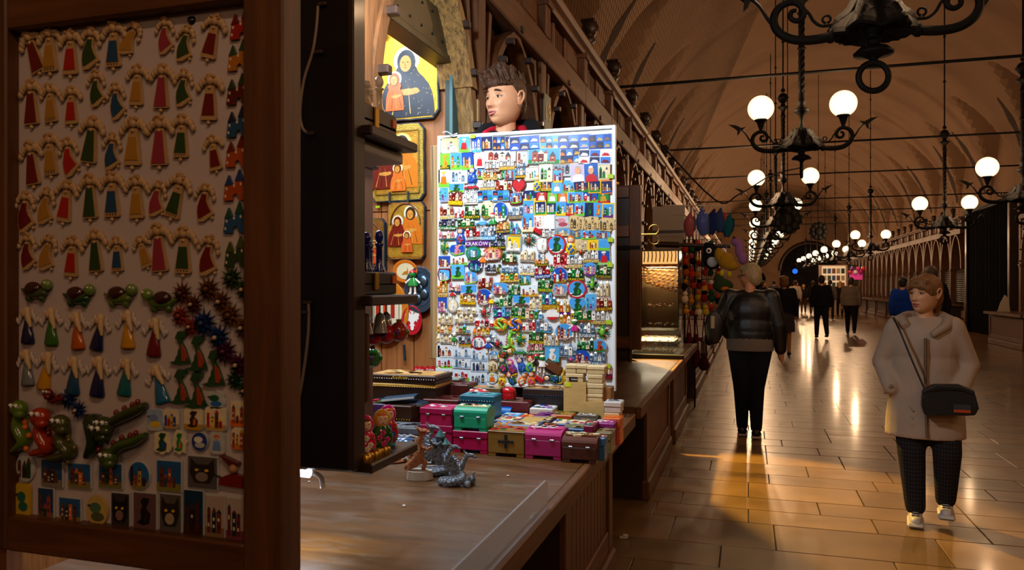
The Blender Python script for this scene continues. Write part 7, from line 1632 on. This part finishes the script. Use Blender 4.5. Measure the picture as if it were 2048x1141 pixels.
# glass display case with rings
p = on_z(1256, 716, .831); cs = thing('glass_case', 'low glass counter case full of jewellery trays', 'display case', (p.x + .02, 7.2, .831))
W, D, H = .46, .62, .24
MB().box((W / 2 - .05, D / 2, .012), (W, D, .024), '#cfd8d0', b=.003).build('base', 'paint', cs)
for (c, d) in (((W / 2 - .05, 0, H / 2), (W, .006, H)), ((W - .05, D / 2, H / 2), (.006, D, H)), ((W / 2 - .05, D / 2, H), (W, D, .006)), ((W / 2 - .05, D / 2, H * .5), (W - .02, D * .8, .005))): MB().box(c, d).build('glass_pane', 'glass', cs)
for (x, y_) in ((-.05, 0), (W - .05, 0), (W - .05, D)): MB().box((x, y_, H / 2), (.008, .008, H), 'lgrey').build('glass_edge', 'glass', cs)
for i in range(2):
    for j in range(3):
        t = thing('jewellery_tray', 'cream tray of small rings, %s shelf, %s back in the glass case' % (('lower', 'upper')[i], ORD[j]), 'tray', (p.x + .02 + W / 2 - .05, 7.32 + .17 * j, .831 + (.026 if i == 0 else H * .5 + .004)), (0, 0, 0), 'jewellery trays'); MB().box((0, 0, .008), (W - .08, .14, .014), '#e0d8b8', b=.002).build('tray', 'matte', t)
        rg = MB(); rr = random.Random(i * 3 + j)
        for q in range(36): rg.ball((rr.uniform(-.17, .17), rr.uniform(-.055, .055), .02), (.008, .008, .007), rr.choice(('gold', '#d88a1c', 'cream', 'tan', 'silver')), n=6, m=4)
        rg.build('rings', 'gloss', t)['kind'] = 'stuff'
lamp('case_light', 'AREA', (W / 2 - .05, D / 2, H - .01), 4, (1, .85, .6), cs, shape='RECTANGLE', size=.35, size_y=.5)
# tall lit amber cabinet
p0, p1 = on_y(1283, 502, 8.05), on_y(1357, 690, 8.05); jc = thing('jewellery_cabinet', 'tall lit amber jewellery cabinet with mirrored glass', 'display cabinet', (p0.x, 8.05, .831))
W, H, D = p1.x - p0.x, p0.z - .831, .32
MB().box((W / 2, D, H / 2), (W, .02, H), '#8a6a44').build('back', 'matte', jc); MB().box((W / 2, D / 2, .01), (W, D, .02), 'dgrey').build('base', 'paint', jc)
mat('amberlit', '#d89a3c', emit='#ffc878', es=.8)
MB().box((W / 2, .01, H - .07), (W - .02, .015, .14)).build('light_box', 'amberlit', jc)
rr = random.Random(2); nk = MB()
for i in range(9): x = .03 + i * (W - .06) / 8; nk.tube([(x, -.002, H - .01), (x + .004, -.004, H - .05), (x - .003, -.003, H - .12)], .006, rr.choice(('#3a1c08', '#8a4a10', '#5a2c0c')), n=6)
nk.build('amber_strings', 'gloss', jc)['kind'] = 'stuff'
for x in (0, W): MB().box((x, D / 2, H / 2), (.012, D, H), '#141210').build('side_frame', 'gloss', jc)
MB().box((W / 2, D / 2, H), (W, D, .015), 'dgrey').build('top', 'paint', jc); MB().box((W / 2, .004, (H - .14) / 2), (W - .02, .004, H - .16)).build('glass_door', 'glass', jc)
for i, z in enumerate((.22, .42, .66)): MB().box((W / 2, D / 2, z), (W - .03, D - .04, .006)).build('glass_shelf', 'glass', jc)
for i in range(7):
    n_ = thing('amber_necklace', 'amber necklace hanging %s in the lit cabinet' % ORD[i], 'necklace', (p0.x + .05 + i * (W - .1) / 6, 8.05 + .15, .831 + H - .16), (0, 0, 0), 'amber necklaces'); m_ = MB()
    for t in range(17):
        a_ = PI * t / 16; m_.ball((-.035 * math.cos(a_), 0, -.3 * math.sin(a_) * (.6 + .05 * i)), .013, ('#d8861c', '#a85a10', '#e8b04c', '#6a3408')[(t + i) % 4], n=6, m=4)
    m_.build('beads', 'gloss', n_)
pn = MB(); rr = random.Random(4)
for i in range(60): pn.ball((rr.uniform(.04, W - .04), D * rr.uniform(.3, .8), rr.choice((.235, .435, .035)) + rr.random() * .03), rr.uniform(.008, .016), rr.choice(('#d8861c', 'silver', 'cream', '#a85a10', '#e8d8b0')), n=6, m=4)
pn.build('amber_pieces', 'gloss', jc)['kind'] = 'stuff'
lamp('cabinet_light', 'AREA', (W / 2, .15, H - .17), 3.2, (1, .78, .45), jc, shape='RECTANGLE', size=W * .8, size_y=.2)
bs = thing('wooden_shell', 'curved golden wooden back of a chair-like stand by the case', 'stand', on_z(1275, 700, .831) + Vector((0, .3, 0))); MB().prism([(-.3, 0), (.22, 0), (.2, .1), (.1, .2), (-.05, .26), (-.3, .28)], -.01, .01, '#a8641c').build('panel', 'woodc', bs)
# white stall sign board, hook and rods
p0, p1 = on_y(1305, 414, 10.6), on_y(1370, 560, 10.6); sgn = thing('white_screen', 'plain cream screen panel above the jewellery cabinet', 'panel', ((p0.x + p1.x) / 2, 10.6, 0)); MB().box((0, 0, (.83 + p0.z) / 2), (p1.x - p0.x, .03, p0.z - .83), '#b09c80', b=.004).build('sheet', 'paint', sgn); MB().box((0, -.02, p0.z - .35), (p1.x - p0.x, .01, .04), '#4a4038').build('batten', 'paint', sgn)
q0, q1 = on_y(1325, 411, 9.6), on_y(1447, 412, 9.6); tag(MB().tube([q0, q1], .008, '#d0b898', n=6).build('hanging_rail', 'paint'), 'thin pale rail from which the plush birds hang', 'rail')
q0, q1 = on_y(1316, 489, 9.0), on_y(1462, 493, 9.0); o = thing('awning_pole', 'dark wooden pole sticking out over the aisle', 'pole', q0); d = q1 - q0; MB().tube([(0, 0, 0), d * .3], .035, n=8).tube([d * .3, d], .022, n=8).build('shaft', 'oak_dark', o); MB().ball((0, 0, 0), .04).build('end_knob', 'oak_dark', o)
hk = thing('scroll_hook', 'cream wrought scroll hook on the door beside the cabinet', 'hook', on_y(1284, 470, 7.08)); 
MB().tube([(XL + .06 - hk.location.x, 0, 0), (.13, 0, 0)], .009, '#8a7858', n=7).build('bar', 'paint', hk)
for s_ in (-1, 1): MB().tube([(.11 + .045 * math.cos(t), 0, s_ * (.05 + .045 * math.sin(t) * (1 - t / 14))) for t in [-2 + i * .45 for i in range(13)]], .0045, '#8a7858', n=6).build('scroll', 'paint', hk)
# plush toys
G = 'hanging plush toys'
def plush_bird(label, px, py, h, col, beak, wrap, d=9.6):
    p = on_y(px, py, d); s_ = h * 9.5 / FPX; o = thing('plush_bird', label, 'plush toy', p, (0, R(rnd.uniform(-8, 8)), 0), G)
    m_ = MB(); m_.ball((0, 0, 0), (.26 * s_, .2 * s_, .46 * s_), n=12, m=9); m_.ball((.0, 0, -.32 * s_), (.18 * s_, .15 * s_, .2 * s_), n=10, m=8); m_.tube([(0, 0, .35 * s_), (.05 * s_, 0, .62 * s_)], [.14 * s_, .02 * s_], n=8); fuse('body', m_, 'cloth', o, col, .012, 2)
    w2 = MB(); w2.ball((.18 * s_, -.06 * s_, .05 * s_), (.1 * s_, .06 * s_, .34 * s_), beak, n=10, m=7); w2.build('wing', 'cloth', o)
    MB().lathe([(.05 * s_, 0), (0, -.14 * s_)], 8, 'orange' if beak != 'black' else 'black', (0, -.06 * s_, -.48 * s_)).build('beak', 'cloth', o)
    if wrap: MB().lathe([(.1 * s_, .75 * s_), (.3 * s_, .4 * s_), (.33 * s_, 0), (.26 * s_, -.45 * s_), (.08 * s_, -.6 * s_)], 10, 'white').build('plastic_wrap', 'film', o)
    MB().tube([(0, 0, .6 * s_), (0, 0, on_y(px, 412, d).z - p.z)], .003, 'lgrey', n=4).build('string', 'paint', o)
mat('film', '#e8e8f0', rough=.12, alpha=.09, spec=.8)
plush_bird('red plush fish wrapped in clear plastic', 1379, 451, 46, '#a01418', 'black', True); plush_bird('bright blue plush fish wrapped in clear plastic', 1405, 447, 50, '#123c9c', '#2a5ac0', True)
plush_bird('dark blue plush bird next to the wrapped ones', 1424, 446, 48, '#1a2a5c', '#24386c', False); plush_bird('grey blue plush bird with red feet', 1440, 443, 46, '#2c3e6c', '#b8341c', False); plush_bird('teal plush bird at the end of the rail', 1456, 453, 44, '#14525c', '#0f3c48', False)
gr = thing('wire_grid', 'black wire grid rack hung with toys beside the aisle', 'rack', on_y(1402, 545, 9.55)); a0, a1 = on_y(1366, 480, 9.55) - gr.location, on_y(1442, 640, 9.55) - gr.location
for i in range(9): x = a0.x + (a1.x - a0.x) * i / 8; MB().tube([(x, 0, a0.z), (x, 0, a1.z)], .004, 'black', n=5).build('wire', 'iron', gr)
for i in range(13): z = a0.z + (a1.z - a0.z) * i / 12; MB().tube([(a0.x, .004, z), (a1.x, .004, z)], .004, 'black', n=5).build('wire', 'iron', gr)
for x in (a0.x + .02, a0.x + .14): MB().tube([(x, .01, a0.z), (x, .01, .002 - gr.location.z)], .012, 'black', n=6).build('stand_post', 'iron', gr)
rr = random.Random(11); tc = ('#c8a41c', '#b8341c', '#c8641c', '#8a1418', '#e8d8c0', '#1c4a2c', '#c83c1c', '#d8941c', '#101014')
k_ = 0
for r_ in range(6):
    for c_ in range(6):
        px, py = 1371 + c_ * 13 + rr.uniform(-2, 2), 496 + r_ * 25 + rr.uniform(-4, 4)
        p = on_y(px, py, 9.46); col = tc[(r_ * 5 + c_ * 3 + rr.randrange(3)) % len(tc)]; s_ = rr.uniform(.035, .05)
        o = thing('keyring_toy', 'tiny keyring toy, %s in the %s row of the wire grid' % (ORD[c_], ORD[r_]), 'toy', p, (0, rr.uniform(-.3, .3), 0), 'toys on the wire grid')
        MB().ball((0, 0, -.02), (s_, s_ * .8, s_ * 1.1), col, n=8, m=6).build('body', 'cloth', o); MB().ball((0, -.005, s_ * .95), (s_ * .7,) * 3, rr.choice(tc), n=8, m=6).build('head', 'cloth', o); MB().tube([(0, 0, s_ * 1.5), (0, .075, s_ * 1.9)], .003, 'silver', n=4).build('ring', 'metalc', o)
def plush(label, px, py, Y, shapes, eyes=None):
    p = on_y(px, py, Y); o = thing('plush_animal', label, 'plush toy', p, (0, 0, 0), G); u_ = Y * 1.0 / FPX
    for nm, col, bl in shapes:
        m_ = MB()
        for (x, y_, z, rx, ry, rz) in bl: m_.ball((x * u_, y_ * u_, z * u_), (rx * u_, ry * u_, rz * u_), n=12, m=9)
        fuse(nm, m_, 'cloth', o, col, .011, 3)
    for (x, z, r_) in eyes or (): MB().ball((x * u_, -18 * u_, z * u_), (r_ * u_, r_ * .5 * u_, r_ * u_), 'white', n=10, m=7).ball((x * u_, (-18 - r_ * .4) * u_, z * u_), (r_ * .5 * u_, r_ * .3 * u_, r_ * .5 * u_), 'black', n=8, m=6).build('eye', 'gloss', o)
    MB().tube([(0, 0, 10 * u_), (0, .05 if Y > 8.9 else .2, on_y(px, 491.5, 9.0).z - p.z)], .003, 'lgrey', n=4).build('string', 'paint', o)
    return o
plush('black and white plush bird with huge eyes', 1425, 515, 9.0, [('body', '#14141c', [(0, 0, 0, 20, 14, 24), (-6, 0, 18, 13, 11, 12)]), ('belly', '#c8c8d0', [(0, -8, -8, 11, 8, 12)])], [(-6, 12, 5.5), (9, 6, 5)])
plush('yellow plush dragon hanging under the pole', 1452, 522, 8.8, [('body', '#a07818', [(0, 0, 0, 16, 12, 17), (-14, 0, 12, 8, 8, 14), (10, 0, -10, 14, 10, 9)]), ('foot', '#b8a81c', [(-8, -4, -24, 5, 6, 7), (6, -4, -26, 5, 6, 7)])])
plush('mauve plush hippo hanging over the aisle', 1479, 507, 8.8, [('body', '#8a5c8c', [(0, 0, 8, 9, 8, 18), (6, 0, -10, 9, 8, 12), (-6, 0, 22, 11, 8, 8)]), ('ear', '#2a1c24', [(-10, 0, 30, 4, 3, 3)])])
plush('olive plush dragon with orange spots low on the rack', 1446, 572, 8.8, [('body', '#2c3a1c', [(0, 0, 0, 20, 12, 14), (-8, 0, 14, 10, 9, 9)]), ('nose', '#b8641c', [(4, -8, -6, 9, 8, 5), (10, -4, -16, 8, 6, 7)])])
G2 = 'bags hung beside the aisle'
for i, (px, py, w_, h, col) in enumerate(((1378, 690, 9, 60, '#5c0e16'), (1392, 695, 9, 66, '#4a0c14'), (1408, 720, 12, 34, '#3c1018'), (1418, 660, 9, 50, '#1c1a20'))):
    p = on_y(px, py, 9.2); u_ = 9.1 / FPX; o = thing('cloth_bag', ('dark red cloth bag nearest the cabinet', 'maroon cloth bag hanging in the middle', 'wine coloured pouch hanging lowest', 'black bag strap bundle by the leather jacket')[i], 'bag', p, (0, 0, 0), G2); m_ = MB(); m_.ball((0, 0, -h * .3 * u_), (w_ * u_, w_ * .6 * u_, h * .35 * u_), n=10, m=8); m_.tube([(0, 0, -h * .2 * u_), (0, 0, h * .4 * u_)], [w_ * .8 * u_, w_ * .4 * u_], n=8); fuse('pouch', m_, 'cloth', o, col, .014, 2); zt_ = on_y(px, 634, 9.2).z - p.z; MB().tube([(-w_ * .5 * u_, 0, h * .2 * u_), (0, .01, zt_), (0, .34, zt_ + .03), (0, .01, zt_ - .01), (w_ * .5 * u_, 0, h * .2 * u_)], .008, col, n=6).build('strap', 'cloth', o)
# litter on the floor
for i, (px, py) in enumerate(((1247, 1078), (1330, 900), (1357, 818))):
    p = on_z(px, py, .002); o = MB().box((0, 0, .006), (.06 if i else .045, .02, .012 if not i else .004), '#c8b8a8', b=.002).box((.012, 0, .016), (.03, .02, .02) if not i else (.02, .02, .006), '#d0c4b8', b=.003).build('paper_scrap', 'matte', loc=p, rot=(0, 0, .4 * i)); tag(o, ('crumpled white paper scrap on the dark floor', 'flat paper strip beside the counter plinth', 'small white wrapper under the far counter')[i], 'litter')
# ------------------------------------------------------------------ lit kiosks far down the hall
mat('kiosk_glow', '#e8d8c0', emit='#ffd8a8', es=.45); mat('kiosk_pink', '#e03c90', emit='#c03080', es=.35); mat('kiosk_blue', '#1c6ae8', emit='#2a7cff', es=.8)
o = thing('lit_kiosk', 'bright postcard kiosk at the far end of the opposite row', 'kiosk', on_z(1666, 630, 0)); MB().box((0, 0, 1.25), (1.3, .6, 2.5), '#b89a80').build('cabinet', 'paint', o); MB().box((-.0, -.33, 1.7), (1.1, .05, 1.5)).build('lit_front', 'kiosk_glow', o)
for i in range(5):
    for j in range(4): MB().box((-.42 + .21 * i, -.37, 1.15 + .35 * j), (.16, .02, .25), ('#3a5a9c', '#8a4a2c', '#c8b890', '#2c4a3a')[(i + j) % 4]).build('postcard', 'print', o)
MB().box((.9, 0, 1.25), (.5, .5, 2.5), '#3a1c10').build('side_door', 'oak_dark', o)
o = thing('flower_stall', 'stall with glowing pink goods on the opposite row', 'stall display', on_d(1712, 545, 31)); MB().box((0, 0, -.1), (.45, .3, .4), '#8a2a4c').build('display', 'kiosk_pink', o)
for i in range(6): MB().ball((-.25 + .1 * i, -.2, .14 * (i % 2)), .09, ('red', 'purple', 'white', 'pink', 'magenta', 'red')[i], n=8, m=6).build('balloon', 'gloss', o)
MB().tube([(0, .1, -.5), (0, .1, -o.location.z)], .05).build('stand_post', 'iron', o)
o = thing('shop_sign', 'small glowing blue sign beyond the archway', 'sign', on_d(1590, 543, 70)); MB().lathe([(.24, 0), (.24, .1), (.18, .12)], 16, M=Matrix.Rotation(PI / 2, 4, 'X')).build('disc', 'kiosk_blue', o); MB().tube([(0, .05, 0), (0, .05, 3)], .03).build('bracket', 'iron', o)
o = thing('paper_sign', 'white folded paper sign standing on the opposite counter', 'sign', (6.1, 21.2, .832)); o.location = (6.15, 22.0, .831)
MB().prism([(-.14, 0), (.14, 0), (.1, .34), (.02, .42), (-.08, .2)], -.006, .006, '#b8a890').build('sheet', 'paint', o); MB().prism([(-.1, 0), (.1, 0), (.06, .2)], .05, .056, '#a89880').build('prop', 'paint', o)
# painted ornaments on the vault haunches
mat('fresco', '#3c2618', rough=.9, var=.3, vscale=12)
def on_vault(x, y_, off=.02):
    c = (CX - x) / VR; f = math.acos(max(-1, min(1, c))); zb = VZ + VR * math.sin(f) * 1.02; e = min(1 + math.cos(f), 1 - math.cos(f)) * VR
    return Vector((x, y_, max(zb, VZ + lun(y_) + .22 * e - .02) - off))
fr = struct('trim_1')
for side in (-1, 1):
    for n_ in range(1, 14):
        yc = 1.9 + LP * (n_ + .0)
        for q in (-.5,) if (n_ + side) % 2 else (.5,):
            pts = []; m_ = MB(); L1 = []; L2 = []
            for t in range(9):
                s_ = t / 8; x = CX + side * (VR - .10 - 1.0 * s_ ** 1.8); wd = .24 * math.sin(PI * (.12 + .8 * s_)) * (1 + .3 * math.sin(t * 2.3)); yy = yc + q * (.35 + .9 * s_)
                L1.append(on_vault(x, yy - wd)); L2.append(on_vault(x, yy + wd))
            m_.strip(L1, L2, 'white'); m_.build('painted_ornament', 'fresco', fr)
# bird netting stretched below the near lunettes
nt_ = MB(); lines = []
def net_pt(u_, v_): y_ = 3.5 + 17 * u_; s_ = v_; x = -1.5 + 1.75 * s_ ** 1.2; return Vector((x, y_, 3.84 + 4.7 * s_ ** .8 - .35 * math.sin(PI * s_) * (1 + .25 * math.sin(u_ * 23))))
def thin(pts, r):
    for a_, b_ in zip(pts[:-1], pts[1:]):
        d = (b_ - a_).normalized(); n1 = d.cross(Vector((1, 0, -.6))).normalized() * r; n2 = d.cross(n1).normalized() * r
        nt_.add([a_ + n1, a_ - n1 * .5 + n2, a_ - n1 * .5 - n2, b_ + n1, b_ - n1 * .5 + n2, b_ - n1 * .5 - n2], [(0, 1, 4, 3), (1, 2, 5, 4), (2, 0, 3, 5)], '#2a1c14')
for i in range(170): thin([net_pt(i / 169, j / 14) for j in range(15)], .0018)
for j in range(1, 62): thin([net_pt(i / 26, j / 61) for i in range(27)], .0018)
o = nt_.build('bird_netting', 'matte'); tag(o, 'fine dark bird netting stretched below the vault over the stalls', 'netting', None, 'stuff')
bpy.data.scenes.remove(_lab)
